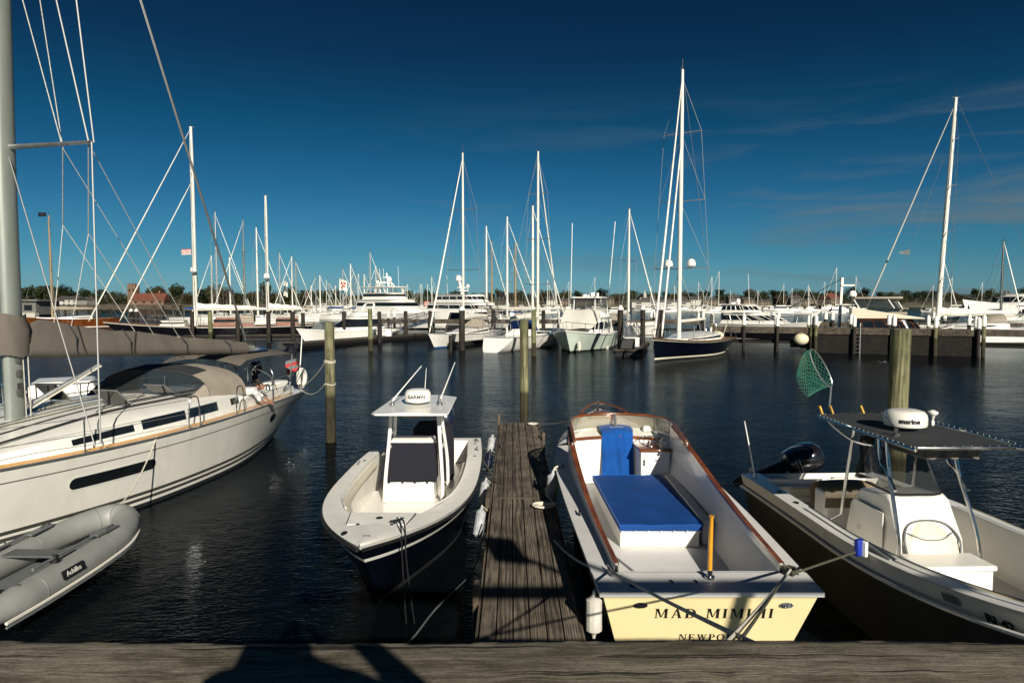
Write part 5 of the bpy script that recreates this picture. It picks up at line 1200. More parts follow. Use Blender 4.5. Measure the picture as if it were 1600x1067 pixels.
hdm = body('head', J, [('n', 'h1'), ('h1', 'h2'), ('h1', 'chin')], M['skin'], bd)
J = {'c': ((-.205, .10, .485), .104), 'b': ((-.15, .07, .45), .092), 'bun': ((-.18, .07, .59), .045)}
body('hair', J, [('c', 'b'), ('c', 'bun')], M['hair'], hdm)
mb = MB(); mb.ell((-.265, .218, .425), (.02, .014, .012), 8); mb.ell((-.195, .232, .425), (.02, .014, .012), 8); mb.tube([(-.30, .195, .427), (-.23, .238, .427), (-.15, .20, .427)], .006, 5); mb.build('glasses', M['black'], hdm)
MB().ell((-.235, .240, .395), (.014, .02, .022), 8).build('nose', M['skin'], hdm)
for (a_, b_, c_) in (((.15, .34, .06), (-.06, .44, -.01), (-.15, .46, -.02)), ((-.36, .10, .10), (-.30, .32, .0), (-.24, .40, -.02))):
    J = {'e': (a_, .040), 'w': (b_, .027), 'p': (Vector(b_).lerp(Vector(c_), .55), (.04, .022)), 'th': (Vector(b_).lerp(Vector(c_), .5)+Vector((0, .03, -.04)), .012)}
    bn_ = [('e', 'w'), ('w', 'p'), ('p', 'th')]
    for k in range(4): J['f%d' % k] = (Vector(c_)+Vector((.018*(k-1.5), -.012*(k-1.5), -.015*abs(k-1.3))), .0095); J['g%d' % k] = (Vector(c_)+Vector((.02*(k-1.5)-.03, -.015*(k-1.5)+.02, -.055)), .008); bn_ += [('p', 'f%d' % k), ('f%d' % k, 'g%d' % k)]
    body('forearm', J, bn_, M['skin'], bd)
# lines from the sloop
a_ = W @ Vector((.25, .72, h.sz(0)+.12)); top = Vector((PL.location.x, PL.location.y, 2.35))
tag(MB().tube(sagged(a_, top+Vector((-.1, -.1, -.15)), .10), .013, 6).build('stern_line', M['rope'], loc=a_), 'white stern line from the white sloop up to the mooring pile, upper of two', 'rope')
tag(MB().tube(sagged(a_+Vector((0, 0, -.03)), top+Vector((-.12, -.1, -.75)), .22), .013, 6).build('stern_line', M['rope'], loc=a_), 'slack white stern line from the white sloop to the mooring pile, lower of two', 'rope')
pr_ = Vector((PL.location.x, PL.location.y, 0)); mb = MB()
for z in (2.20, 2.24, 1.60): mb.tube([pr_+Vector((.15*math.cos(a), .15*math.sin(a), z+.02*math.sin(a*2))) for a in [2*math.pi*j/16 for j in range(16)]], .013, 5, closed=True)
tag(mb.build('rope_lashing', M['rope'], loc=pr_+Vector((0, 0, 2.2))), 'rope turns lashed around the pile off the sloop stern', 'rope')
b_ = W @ Vector((8.1, h.hb(8.1)-.05, h.sz(8.1)+.05))
tag(MB().tube(sagged(DB, b_, .12), .011, 6).build('painter', M['rope'], loc=DB), 'thin painter from the grey dinghy bow up to the sloop rail', 'rope')
# boat behind the sloop
bt = thing('motorboat', 'white open-bowed boat with steel bow rails beyond the sloop mast', 'boat', (-14.6, 22.5, 0), R(-85)+math.pi)
h = Hull(8, 2.7, 1.0, 1.05, 1.4, tr=.85, tm=.4, k=2.4, wl=.8, wlb=.2, rb=.8)
bt.rotation_euler.z = R(-62)
h.shell([1, .9, .1, 0], [0, 0, 0, 1]).build('hull', [M['gelclean'], M['antifoul']], bt); h.deck(0, 7.98, .08, .0).build('deck', M['gelclean'], bt)
for z_ in (.0,):
    pts = bow_loop(h, 4.0, .12, .60); MB().tube(pts, .018, 6).build('bow_rail', M['steel'], bt)
    for p in pts[1:-1:3]: MB().tube([p, p+Vector((-.15, 0, -.6))], .016, 6).build('stanchion', M['steel'], bt)
MB().box((2.0, 0, 1.3), (2.0, 1.9, .4), tp=(.75, .8)).build('cabin', M['gelclean'], bt, bev=.06)
# ================================================================ mid-harbour builders
def xy(px, Y): return Vector(((px-800)/1067*Y, Y, 0))
def heading(a, b_): d = b_-a; return math.atan2(d.y, d.x), d.length
def rod(parent, pts, r, m, name, n=6): return MB().tube(pts, r, n).build(name, m, parent)
def sloop(label, bow, stern, B, fb, H_, mt=.55, hull='gelclean', lv=None, boom='sailwhite', mast='mastwhite', mr=.11, spr=2, sprw=.42, domes=(), inner_stay=False, furl='mastwhite', wr=.012,
          name='sailing_yacht', cat='yacht', group=None, deck='gelclean', cabin='gelclean', bimini=None, tr=.7, rs=.0, mizzen=None, wlb=.3, rb=.9, rake=.0, bprit=0., boomz=None, tm=.45, houses=(), small=False, flag=None, stayfrac=.96, noboom=False, sprang=0., wl=.88, hood=True):
    a, b_ = xy(*stern), xy(*bow); rz, L_ = heading(a, b_)
    t = thing(name, label, cat, a, rz, group); h = Hull(L_, B, *fb, tr=tr, tm=tm, k=2.0, wl=wl, wlb=wlb, ws=.6, fl=(.75 if wl < .8 else 1.0), rb=rb, rs=rs, n=24)
    lv = lv or ([1, .22, .12, 0], [0, 1, 0, 1]); mats = {'gelclean': [M['gelclean'], M['stripe'], M['antifoul']]}.get(hull) if isinstance(hull, str) else hull
    mats = mats or [M[hull], M['gelclean'], M['antifoul']]
    h.shell(lv[0], lv[1]).build('hull', mats, t); h.deck(.0, L_*.995, .06, 0., inset=.02).build('deck', M[deck], t)
    rod(t, [h.pt(i/24, 1, 1)+Vector((0, 0, .03)) for i in range(25)], .03, M['teak' if deck == 'teak' else 'alu'], 'toe_rail'); rod(t, [h.pt(i/24, 1, -1)+Vector((0, 0, .03)) for i in range(25)], .03, M['teak' if deck == 'teak' else 'alu'], 'toe_rail')
    x0, x1 = (.30*L_, (mt+.16)*L_)
    cwf = lambda x: max(.15, (h.hb(x)-.45)*lerp(1, .55, sm((x-x0)/(x1-x0))))
    chh = lambda x: lerp(.46, .10, sm((x-x0)/(x1-x0)))
    if not houses:
        rows = [[(x, v*cwf(x), h.sz(x)+.02+hh*chh(x)) for v, hh in ((1, 0), (.95, .85), (.6, 1.08), (0, 1.2), (-.6, 1.08), (-.95, .85), (-1, 0))] for x in [lerp(x0, x1, i/10) for i in range(11)]]
        cb = MB().grid(rows, capends=True).build('coachroof', M[cabin], t)
        for s_ in (1, -1): MB().grid([[(x, s_*(cwf(x)*(1-.05*f/.85)+.008), h.sz(x)+.02+chh(x)*f) for x in [lerp(x0+.3, x0+(x1-x0)*.75, i/8) for i in range(9)]] for f in (.30, .68)]).build('window', M['glass'], cb)
    for (hx0, hx1, hw, z0, z1, m_, rf, rbk) in houses:
        cb = MB(); xa, xb = hx0*L_, hx1*L_; zz0 = h.sz((xa+xb)/2)
        cb.box(((xa+xb)/2, 0, zz0+(z0+z1)/2), (xb-xa, 2*hw, z1-z0), tp=(1-(rf+rbk)/(xb-xa), .9), sh=((rbk-rf)/2, 0)); cb = cb.build('deckhouse', M[m_], t, bev=.04)
        MB().box(((xa+xb)/2, 0, zz0+z0+(z1-z0)*.6), ((xb-xa)*(1-(rf+rbk)/(xb-xa)*.6)*.98+.03, 2*hw*.945+.02, (z1-z0)*.36)).build('window', M['glass'], cb)
        MB().box(((xa+xb)/2, 0, zz0+z1+.03), ((xb-xa)*(1-(rf+rbk)/(xb-xa))+.2, 2*hw*.9+.2, .07)).build('roof', M['sailwhite'], cb, bev=.02)
    def rig(xm, Hm, r_, sprn, boomlen, boomh, nm='mast', fstay=None, bstay=None, big=True):
        zb = h.sz(xm)+.35; mp_ = lambda z: Vector((xm-rake*max(0, (z-zb)/(Hm-zb)), 0, z))
        ms_ = MB().tube([mp_(zb-.3), mp_(lerp(zb, Hm, .6)), mp_(lerp(zb, Hm, .85)), mp_(Hm)], [r_*1.1, r_*1.05, r_*.9, r_*.68], 10).build(nm, M[mast], t)
        rod(ms_, [mp_(Hm), mp_(Hm)+Vector((0, 0, .7))], .018, M['black'], 'masthead_whip', 5); rod(ms_, [mp_(Hm-.02)+Vector((-.35, 0, .05)), mp_(Hm-.02)+Vector((.3, 0, .08))], .03, M['alu'], 'masthead_vane', 5)
        for o_, e_ in ((.22, .10), (-.26, -.12)): rod(ms_, [Vector((xm+o_*.6, e_, zb)), mp_(Hm*.985)+Vector((o_*.3, e_*.4, 0))], wr*.8, M['linerope'], 'halyard', 4)
        prev = {1: None, -1: None}
        for k in range(sprn):
            z = lerp(zb, Hm, (k+1)/(sprn+1)*(1.02 if sprn > 1 else 1.1)); wdt = B*sprw*(1-.16*k)
            for s_ in (1, -1):
                tp_ = mp_(z)+Vector((-.25*wdt*sprang, s_*wdt, .06)); rod(ms_, [mp_(z), tp_], .035, M['alu'], 'spreader', 6)
                if k < len(domes) and False: pass
                p0 = prev[s_] if prev[s_] is not None else Vector((xm-.15, s_*(h.hb(xm)-.08), h.sz(xm)))
                rod(ms_, [p0, tp_], wr, M['wire'], 'shroud', 4)
                if k == 0 or sprn < 3: rod(ms_, [p0, mp_(z-.1)], wr, M['wire'], 'shroud', 4)
                else: rod(ms_, [p0, mp_(z-.1)], wr*.8, M['wire'], 'shroud', 4)
                prev[s_] = tp_
        for s_ in (1, -1):
            p0 = prev[s_] if prev[s_] is not None else Vector((xm-.15, s_*(h.hb(xm)-.08), h.sz(xm)))
            rod(ms_, [p0, mp_(Hm*.97)], wr, M['wire'], 'shroud', 4)
        for (k, s_, rr) in domes:
            z = lerp(zb, Hm, (k+1)/(sprn+1)*1.02); wdt = B*sprw*(1-.16*k)
            MB().lathe([(rr*.35, 0), (rr*.95, rr*.35), (rr, rr*.9), (rr*.8, rr*1.6), (rr*.3, rr*1.95), (.02, rr*2)], mp_(z)+Vector((0, s_*wdt*.42, .08)), 14).build('satellite_dome', M['gelclean'], ms_)
        if fstay is not None:
            f0 = Vector((fstay, 0, h.sz(min(fstay, L_))+.1)); f1 = mp_(lerp(zb, Hm, stayfrac))+Vector((.1, 0, 0))
            if furl: MB().tube([f0, f0.lerp(f1, .04), f0.lerp(f1, .3), f0.lerp(f1, .9), f1], [.03, .07, .07, .045, .02], 7).build('furled_headsail', M[furl], t)
            else: rod(t, [f0, f1], wr, M['wire'], 'forestay', 4)
            if inner_stay:
                f2 = Vector((xm+(fstay-xm)*.72, 0, h.sz(fstay)+.1)); f3 = mp_(lerp(zb, Hm, .72))+Vector((.1, 0, 0))
                MB().tube([f2, f2.lerp(f3, .04), f2.lerp(f3, .9), f3], [.03, .07, .05, .02], 7).build('furled_staysail', M[furl or 'mastwhite'], t)
        if bstay is not None: rod(t, [(bstay, 0, h.sz(0)+.1), mp_(Hm)], wr, M['wire'], 'backstay', 4)
        if boomlen and not noboom:
            zbm = boomh; bm0, bm1 = Vector((xm-.15, 0, zbm)), Vector((xm-boomlen, 0, zbm+.05))
            bo = rod(t, [bm0, bm1], .10*max(.8, min(1.6, L_/13)), M[mast], 'boom', 8)
            if boom:
                rows = []; nn = 14; sz_ = min(1.5, L_/12)
                for i in range(nn+1):
                    u = i/nn; c = bm0.lerp(bm1, u*.96); tpz = lerp(.42, .16, u)*sz_
                    rows.append([c+Vector((0, .15*sz_*math.cos(q)*(1+.1*math.sin(u*20)), (tpz if math.sin(q) > 0 else .08)*math.sin(q)*(1+.10*math.sin(u*23+q))+.06)) for q in [2*math.pi*j/10 for j in range(10)]])
                MB().grid(rows, closed=True, capends=True).build('sail_cover', M[boom], bo)
            rod(t, [bm1, Vector((bm1.x, 0, h.sz(bm1.x)+.3))], .02, M['linerope'], 'mainsheet', 4)
        return ms_
    xm = mt*L_
    ms_ = rig(xm, H_, mr, spr, min(.42*L_, xm*.82) if not mizzen else .30*L_, boomz or (h.sz(xm)+1.35), fstay=L_*.985+bprit, bstay=(0.05 if not mizzen else None))
    if mizzen: rig(mizzen[0]*L_, mizzen[1], mr*.8, max(1, spr-1), .17*L_, (boomz or 2.6), 'mizzen_mast')
    if not small:
        for s_ in (1, -1):
            pts = [Vector((x, s_*(h.hb(x)-.06), h.sz(x)+.62)) for x in [lerp(.1, L_*.93, i/10) for i in range(11)]]
            rod(t, pts, wr*.8, M['wire'], 'lifeline', 4)
            mb = MB()
            for p in pts[::2]: rod(t, [p, p-Vector((0, 0, .62))], .016, M['steel'], 'stanchion', 4)
        pl = bow_loop(h, L_*.90, .05, .62, 5); rod(t, pl, .02, M['steel'], 'pulpit', 5)
        rod(t, [Vector((.06, s_*tr*B*.45, h.sz(0)+.66)) for s_ in (1, .5, -.5, -1)], .02, M['steel'], 'pushpit', 5)
        wc = Vector((L_*.11, 0, h.sz(1)+.8)); MB().tube([wc+Vector((0, .45*math.cos(q), .45*math.sin(q))) for q in [2*math.pi*j/14 for j in range(14)]], .02, 5, closed=True).build('wheel', M['steel'], t)
        rod(t, [wc-Vector((-.1, 0, .8)), wc], .08, M['gelclean'], 'binnacle')
        if hood: MB().grid([arch(L_*.30, B*.30, h.sz(4)+.4, h.sz(4)+1.35, 8), arch(L_*.36, B*.30, h.sz(4)+.4, h.sz(4)+1.30, 8), arch(L_*.41, B*.28, h.sz(4)+.35, h.sz(4)+.55, 8)]).build('sprayhood', M[bimini or 'canvaslight'], t)
        if bimini:
            MB().grid([[(x, y, h.sz(0)+1.95+.12*(1-(y/(B*.33))**2)) for y in [lerp(-B*.33, B*.33, j/8) for j in range(9)]] for x in (.02*L_, .1*L_, .18*L_)]).build('bimini', M[bimini], t)
            for x in (.03*L_, .17*L_):
                for s_ in (1, -1): rod(t, [(x, s_*B*.32, h.sz(0)+1.95), (.1*L_, s_*B*.36, h.sz(0))], .02, M['steel'], 'bimini_frame', 5)
    if flag:
        z, m_ = flag; mb = MB(); mb.grid([[(xm+.3+.95*j/6, .12*math.sin(j*1.1), z-.05*j/6-.6*i/6) for j in range(7)] for i in range(7)], ms=[0, 1]*3); mb.build('flag', [M[m_], M['sailwhite'] if m_ == 'red' else M[m_]], t)
    return t, h
def motoryacht(label, bow, stern, B, fb, tiers, mull=True, hull=None, lv=None, name='motor_yacht', cat='yacht', group=None, arch_=None, domes=(), whips=(), rail=True, deckm='gelclean', tr=.9, wl=.82, wlb=.15, rb=1.2, hwin=None, tm=.4, k=2.4, extras=None, fl=1.2):
    a, b_ = xy(*stern), xy(*bow); rz, L_ = heading(a, b_); t = thing(name, label, cat, a, rz, group)
    h = Hull(L_, B, *fb, tr=tr, tm=tm, k=k, wl=wl, wlb=wlb, rb=rb, rs=0, fl=fl, n=24); lv = lv or ([1, .14, .08, 0], [0, 1, 0, 1])
    h.shell(lv[0], lv[1]).build('hull', hull or [M['gelclean'], M['stripe'], M['antifoul']], t); h.deck(0, L_*.995, .08, 0, inset=.02).build('deck', M[deckm], t)
    rod(t, [h.pt(i/24, 1, 1)+Vector((0, 0, .0)) for i in range(25)], .05, M['gelclean'], 'rub_rail'); rod(t, [h.pt(i/24, 1, -1) for i in range(25)], .05, M['gelclean'], 'rub_rail')
    if hwin:
        for s_ in (1, -1):
            xs = [lerp(hwin[0]*L_, hwin[1]*L_, i/14) for i in range(15)]
            MB().grid([[h.at(x, h.sz(x)*f, s_, .015) for x in xs] for f in hwin[2:4]]).build('hull_window', M['glass'], t, fix=False)
    for ti in tiers:
        x0, x1, hw, z0, z1, rf, rbk, w0, w1 = ti[:9]; m_ = ti[9] if len(ti) > 9 else 'gelclean'; x0 *= L_; x1 *= L_
        def plan(f, out=0., x0=x0, x1=x1, hw=hw, rf=rf, rbk=rbk):
            xa, xb = x0+rbk*f-out, x1-rf*f+out; rn = min((xb-xa)*.35, hw*1.0); w_ = min(hw, h.hb(x0)-.2)*(1-.07*f)+out
            up = [(xa, w_*.96)]+[(lerp(xa, xb-rn, i/4), w_) for i in range(5)]+[(xb-rn+rn*math.sin(q), w_*(.35+.65*math.cos(q))) for q in [math.pi/2*j/6 for j in range(1, 7)]]
            return up+[(x, -y) for x, y in reversed(up)]
        zf = lambda f: lerp(z0, z1, f); mb = MB()
        mb.grid([[(x, y, zf(f)) for x, y in plan(f)] for f in (0, .25, .5, .75, 1)], closed=True, capends=True)
        c = mb.build('cabin', M[m_], t, bev=.03)
        if w1 > w0:
            mb = MB(); mb.grid([[(x, y, zf(f)) for x, y in plan(f, .018)] for f in (w0, (w0+w1)/2, w1)], closed=True); mb.build('window_band', M['glass'], c)
            pl0, pl1 = plan(w0, .026), plan(w1, .026)
            for i in () if not mull else (2, 3, 4, 6, 8, 9, 11, 13, 15, 17, 18, 19, 20, 21):
                if i < len(pl0): rod(c, [(pl0[i][0], pl0[i][1], zf(w0)), (pl1[i][0], pl1[i][1], zf(w1))], .035, M[m_], 'mullion', 4)
        mb = MB(); mb.grid([[(x, y, z) for x, y in plan(1, o)] for o, z in ((.14, z1-.02), (.18, z1+.03), (.12, z1+.08))], closed=True, capends=True); mb.build('roof', M[m_], c)
    if arch_:
        x, z0, z1, hw, rk = arch_; x *= L_
        MB().tube(smooth_path([(x, hw, z0), (x-rk*.6, hw*.95, lerp(z0, z1, .7)), (x-rk, hw*.7, z1), (x-rk, 0, z1+.05), (x-rk, -hw*.7, z1), (x-rk*.6, -hw*.95, lerp(z0, z1, .7)), (x, -hw, z0)]), .10, 8).build('radar_arch', M['gelclean'], t)
    for (x, y, z, r_) in domes:
        d_ = MB().lathe([(r_*.4, 0), (r_*.95, r_*.35), (r_, r_*.9), (r_*.8, r_*1.6), (r_*.3, r_*1.95), (.02, r_*2)], (x*L_, y, z), 14).build('satellite_dome', M['gelclean'], t)
        rod(d_, [(x*L_, y, z-.6), (x*L_, y, z+.05)], .06, M['gelclean'], 'dome_post')
    for (x, y, z0, z1, rk) in whips: rod(t, [(x*L_, y, z0), (x*L_-rk, y, z1)], .022, M['whitepaint'], 'antenna', 5)
    if rail:
        pl = bow_loop(h, L_*.55, .12, .68, 8); rod(t, pl, .022, M['steel'], 'bow_rail', 5)
        for p in pl[::2]: rod(t, [p, p-Vector((.06, 0, .68))], .018, M['steel'], 'rail_post', 4)
    if extras: extras(t, h, L_)
    return t, h
# ---------------------------------------------------------------- left: black ketch and its neighbours
sloop('long black-hulled ketch with cream masts, twin booms and varnished deckhouses', (160, 72), (492, 78), 5.2, (1.25, 1.15, 1.75), 22.6, .58, hull=[M['blackhull'], M['gelclean'], M['antifoul']], lv=([1, .95, .16, .10, 0], [1, 0, 1, 0, 2]),
      mast='mastwhite', mr=.21, spr=3, sprw=.30, boom='sailwhite', houses=((.18, .30, 1.3, 0, 1.0, .2, .1, ) and (.08, .20, 1.3, 0, 1.0, 'varnish', .3, .1), (.30, .50, 1.5, 0, 1.05, 'varnish', .5, .2), (.62, .74, 1.3, 0, .55, 'sailwhite', .3, .2)),
      mizzen=(.235, 15.6), boomz=3.05, inner_stay=True, furl='mastwhite', bprit=1.6, deck='teak', name='ketch', cat='ketch', rb=2.2, rs=1.5, tr=.55, wr=.016, bimini=None, domes=((0, 1, .35),), flag=(9.6, 'red'), stayfrac=.985)
t, h = motoryacht('small white express cruiser with a wraparound black windscreen and side windows, at the long float', (463, 64), (610, 71), 3.5, (1.05, 1.05, 1.32), ((.12, .66, 1.25, 1.1, 2.45, 2.2, 1.2, .22, .80), (.22, .44, .9, 2.5, 2.9, .4, .2, 0, 0)), mull=False, rb=.9, arch_=(.28, 2.5, 3.7, 1.0, .5))
t, h = motoryacht('big white flybridge yacht with a dark hull window band and several satellite domes', (704, 90), (560, 103), 5.6, (2.1, 2.2, 2.75), ((.10, .70, 2.2, 2.2, 4.15, 2.6, .8, .56, .82), (.16, .52, 1.7, 4.2, 5.1, .8, .4, .5, .85)), mull=False, hwin=(.12, .90, .36, .70),
      arch_=(.36, 5.1, 6.6, 1.4, .6), domes=((.33, .6, 6.75, .42), (.30, -1.0, 6.4, .28), (.44, 1.2, 5.6, .26)), whips=((.40, 1.3, 5.1, 9.0, .2), (.40, -1.3, 5.1, 8.6, .3), (.22, 1.0, 5.1, 8.8, .5)),
      extras=lambda t, h, L_: (MB().prism([(.14*L_, -1.8), (.14*L_, 1.8), (.47*L_, 1.7), (.47*L_, -1.7)], 5.95, 6.05).build('hardtop', M['gelclean'], t, bev=.03), [rod(t, [(x*L_, y, 5.1), (x*L_, y, 5.96)], .06, M['gelclean'], 'hardtop_post') for x in (.18, .30, .44) for y in (1.5, -1.5)], rod(t, [(.36*L_, 0, 6.0), (.34*L_, 0, 8.0)], .10, M['gelclean'], 'radar_mast'), MB().box((.34*L_, 0, 7.4), (.12, 1.5, .12)).build('radar_bar', M['gelclean'], t)))
t, h = motoryacht('navy-hulled motor yacht with three white decks and a radar mast, behind the slim sloop', (808, 104), (672, 118), 5.8, (2.2, 2.2, 2.7), ((.08, .78, 2.3, 2.2, 3.7, 1.6, .6, .40, .78), (.16, .66, 2.0, 3.8, 5.0, 1.2, .6, .40, .80)), hull=[M['navy'], M['gelclean'], M['antifoul']],
      domes=((.36, .0, 7.2, .55), (.42, .9, 6.2, .3)), whips=((.3, 1, 5, 8.5, .2), (.28, -1, 5, 8.2, .2)),
      extras=lambda t, h, L_: (rod(t, [(.40*L_, 0, 5.0), (.37*L_, 0, 7.2)], .22, M['gelclean'], 'radar_mast'), MB().box((.40*L_, 0, 6.2), (.3, 2.0, .14)).build('radar_bar', M['gelclean'], t), MB().box((.41*L_, 0, 5.7), (.3, 1.5, .14)).build('radar_bar', M['gelclean'], t), MB().grid([[(-.1-1.6*j/6, .2*math.sin(j), 4.1-.2*j/6-1.0*i/8) for j in range(7)] for i in range(9)], ms=[0, 1]*4).build('ensign', [M['red'], M['sailwhite']], t)))
# ---------------------------------------------------------------- middle: two white sloops, sport-fishing boat, navy sloop
sloop('slim white sloop with blue bottom paint, bow toward us beside the dark piling', (669, 55.3), (768, 69), 3.9, (1.05, 1.0, 1.28), 17.2, .50, hull=[M['gelclean'], M['gelclean'], M['bluefoul']], lv=([1, .9, .13, .12, 0], [0, 1, 0, 2, 2]), mr=.10, spr=2, sprw=.40, boom='sailwhite', tr=.65, wlb=.25, rb=1.2)
sloop('white sloop lying stern-on with an open transom scoop and blue bimini', (876, 66), (779, 53.2), 3.9, (1.05, 1.05, 1.28), 17.0, .58, mr=.11, spr=3, sprw=.34, boom='sailwhite', bimini='bluevinyl', tr=.66, rs=-1.5, wl=.72, lv=([1, .7, .45, .25, .1, .0], [0, 0, 0, 0, 0]), rb=.9, inner_stay=False)
def fisher_extra(t, h, L_):
    MB().grid([[(x, y, z+.05*math.sin(y*3)) for y in [lerp(-w_, w_, j/8) for j in range(9)]] for x, z, w_ in ((.74*L_, 1.75, 1.2), (.66*L_, 2.25, 1.5), (.56*L_, 3.1, 1.5), (.50*L_, 3.25, 1.45))]).build('windscreen_cover', M['sailwhite'], t)
    fr_ = [(.30*L_, 1.35), (.46*L_, 1.3), (.50*L_, .9), (.50*L_, -.9), (.46*L_, -1.3), (.30*L_, -1.35)]
    e = MB().grid([[(x, y, 3.15) for x, y in fr_], [(x-.12, y*.97, 4.15) for x, y in fr_]]).build('bridge_curtain', M['vinyl'], t, fix=False)
    for x, y in fr_: rod(e, [(x, y, 3.1), (x-.12, y*.97, 4.18)], .04, M['gelclean'], 'curtain_post')
    MB().prism([(x*1.0+(.25 if x > 5 else -.2), y*1.12) for x, y in fr_], 4.18, 4.28).build('hardtop', M['gelclean'], t, bev=.03)
    rod(t, [(.34*L_, .7, 4.28), (.34*L_, .7, 4.65)], .12, M['gelclean'], 'radar_post'); MB().lathe([(.3, 0), (.32, .1), (.28, .2), (.05, .24)], (.38*L_, -.2, 4.3), 14).build('radar_dome', M['gelclean'], t)
    MB().box((.36*L_, .35, 4.5), (.3, .3, .34)).build('light_box', M['gelclean'], t, bev=.04)
    for s_ in (1, -1): rod(t, [(.38*L_, s_*1.55, 2.0), (.22*L_, s_*1.9, 10.8)], .03, M['whitepaint'], 'outrigger', 5)
t, h = motoryacht('pale green-white sport-fishing boat, bow toward us, with covered windscreen and curtained bridge', (884, 50.5), (936, 63), 4.8, (1.2, 1.25, 1.72), ((.18, .66, 1.75, 1.25, 2.55, 1.3, .3, .30, .75), (.20, .52, 1.5, 2.6, 3.1, .7, .3, 0, 0)), hull=[M['greenwhite'], M['stripe'], M['antifoul']], lv=([1, .08, .0], [0, 1]), wl=.82, wlb=.10, rb=1.6, k=2.8, extras=fisher_extra, fl=1.0, name='fishing_boat', cat='fishing boat')
sloop('dark navy sloop with a red-brown deck, two satellite domes and twin furled headsails', (1021, 43.5), (1120, 55.5), 4.3, (1.02, 1.1, 1.52), 19.7, .652, hull=[M['navy'], M['ivory'], M['antifoul']], lv=([1, .95, .93, .17, .09, 0], [0, 1, 0, 1, 2]), deck='teak', mr=.135, spr=3, sprw=.45, domes=((0, 1, .30), (0, -1, .30)), inner_stay=True, rb=.35, wlb=.22, bimini='sailwhite', boom=None, tr=.75, wr=.013, sprang=.5, hood=False)
sloop('white sloop with a lone pale mast moored behind the sport-fishing boat', (1032, 74), (925, 80), 3.8, (1.1, 1.1, 1.4), 14.2, .55, mr=.11, spr=1, furl='mastwhite', boom='sailwhite')
# ---------------------------------------------------------------- behind the long pier
sloop('white sloop whose bow shows above the long pier, stubby mast nearest the tall one', (884, 85), (770, 90), 4.2, (1.5, 1.5, 2.0), 16.0, .56, mr=.15, spr=2, boom='sailwhite')
sloop('white sloop behind the long pier with twin stays sloping right', (850, 100), (735, 108), 4.2, (1.5, 1.5, 1.9), 16.7, .52, mr=.15, spr=2, inner_stay=True, boom='sailwhite')
sloop('white sloop behind the navy motor yacht with a plain pale mast', (800, 122), (715, 126), 4.0, (1.5, 1.5, 1.9), 17.5, .54, mr=.17, spr=2, boom='sailwhite')
sloop('old schooner behind the long pier with two bare varnished masts', (840, 128), (735, 134), 4.6, (1.6, 1.5, 2.0), 15.0, .68, mast='sparwood', mr=.18, spr=1, mizzen=(.33, 15.5), boom=None, furl=None, name='schooner', cat='schooner', hull='ivory')
# ---------------------------------------------------------------- right: cruiser, varnished yacht, big sloop
t, h = motoryacht('white cruiser with a low swept-back cabin and dark oval windows behind the near pier', (1284, 66), (1122, 74), 4.0, (1.55, 1.6, 1.95), ((.10, .74, 1.55, 1.6, 2.75, 2.8, .4, .34, .78), (.08, .44, 1.25, 2.75, 3.55, .9, .4, .35, .85)), hull=[M['gelclean'], M['blackhull'], M['gelclean']], lv=([1, .62, .08, 0], [0, 1, 2]), domes=((.20, .2, 3.75, .24),), whips=((.3, .5, 3.6, 6.8, .2),), arch_=(.2, 3.4, 3.7, .9, .3))
def wooden_extra(t, h, L_):
    e = MB().prism([(.05*L_, -1.6), (.05*L_, 1.6), (.72*L_, 1.45), (.72*L_, -1.45)], 2.52, lambda x, y: lerp(3.42, 3.25, x/L_) if x < .55*L_ else lerp(3.3, 2.6, (x/L_-.55)/.17)).build('flybridge', M['ivory'], t, bev=.04)
    fr_ = [(.10*L_, 1.4), (.42*L_, 1.35), (.50*L_, .9), (.50*L_, -.9), (.42*L_, -1.35), (.10*L_, -1.4)]
    MB().grid([[(x, y, 3.35) for x, y in fr_], [(x-.1, y*.97, 4.15) for x, y in fr_]]).build('bridge_curtain', M['vinyl'], e, fix=False)
    MB().prism([(x+(.2 if x > 3 else -.2), y*1.08) for x, y in fr_], 4.12, lambda x, y: 4.32-.05*(y/1.4)**2).build('bimini', M['canvaslight'], e)
    for x, y in fr_: rod(e, [(x+.2, y, 3.35), (x-.3, y*.97, 4.15)], .045, M['whitepaint'], 'curtain_post')
    rod(t, [(-.4, .6, 1.4), (-.25, .6, 5.9)], .13, M['whitepaint'], 'radar_post'); MB().box((.2, .6, 5.25), (1.0, .35, .14)).build('radar_bar', M['whitepaint'], t); rod(t, [(-.3, .6, 5.8), (-4.2, .6, 3.4)], .03, M['black'], 'steadying_boom', 5)
    MB().lathe([(.12, 0), (.30, .1), (.32, .3), (.22, .52), (.02, .58)], (.6, 1.0, 4.25), 12).build('satellite_dome', M['gelclean'], t); rod(t, [(.6, 1.0, 3.3), (.6, 1.0, 4.3)], .05, M['whitepaint'], 'dome_post')
    mb = MB(); mb.tube([(.52*L_, .3, 3.1), (.56*L_, .3, 3.35), (.60*L_, .2, 3.3)], .06, 6); mb.box((.50*L_, .4, 2.95), (1.4, .3, .2)); mb.build('anchor_winch', M['canvaslight'], t)
t, h = motoryacht('varnished wooden motor yacht with an ivory flybridge and tan canvas top behind the bulkhead', (1490, 54), (1320, 57), 3.9, (1.55, 1.5, 1.9), ((.04, .72, 1.5, 1.55, 2.5, .7, .1, .25, .85, 'orangewood'),), hull=[M['orangewood'], M['gelclean'], M['antifoul']], extras=wooden_extra, deckm='teak')
sloop('tall white-masted cruising sloop behind the pier with a long white boom cover', (1340, 64), (1660, 61), 5.0, (1.5, 1.5, 1.9), 22.2, .60, mr=.19, spr=4, sprw=.26, boom='sailwhite', rake=.9, furl='linerope', boomz=2.7, wr=.014, bimini='canvaslight', cabin='gelclean', flag=None, sprang=1.2)
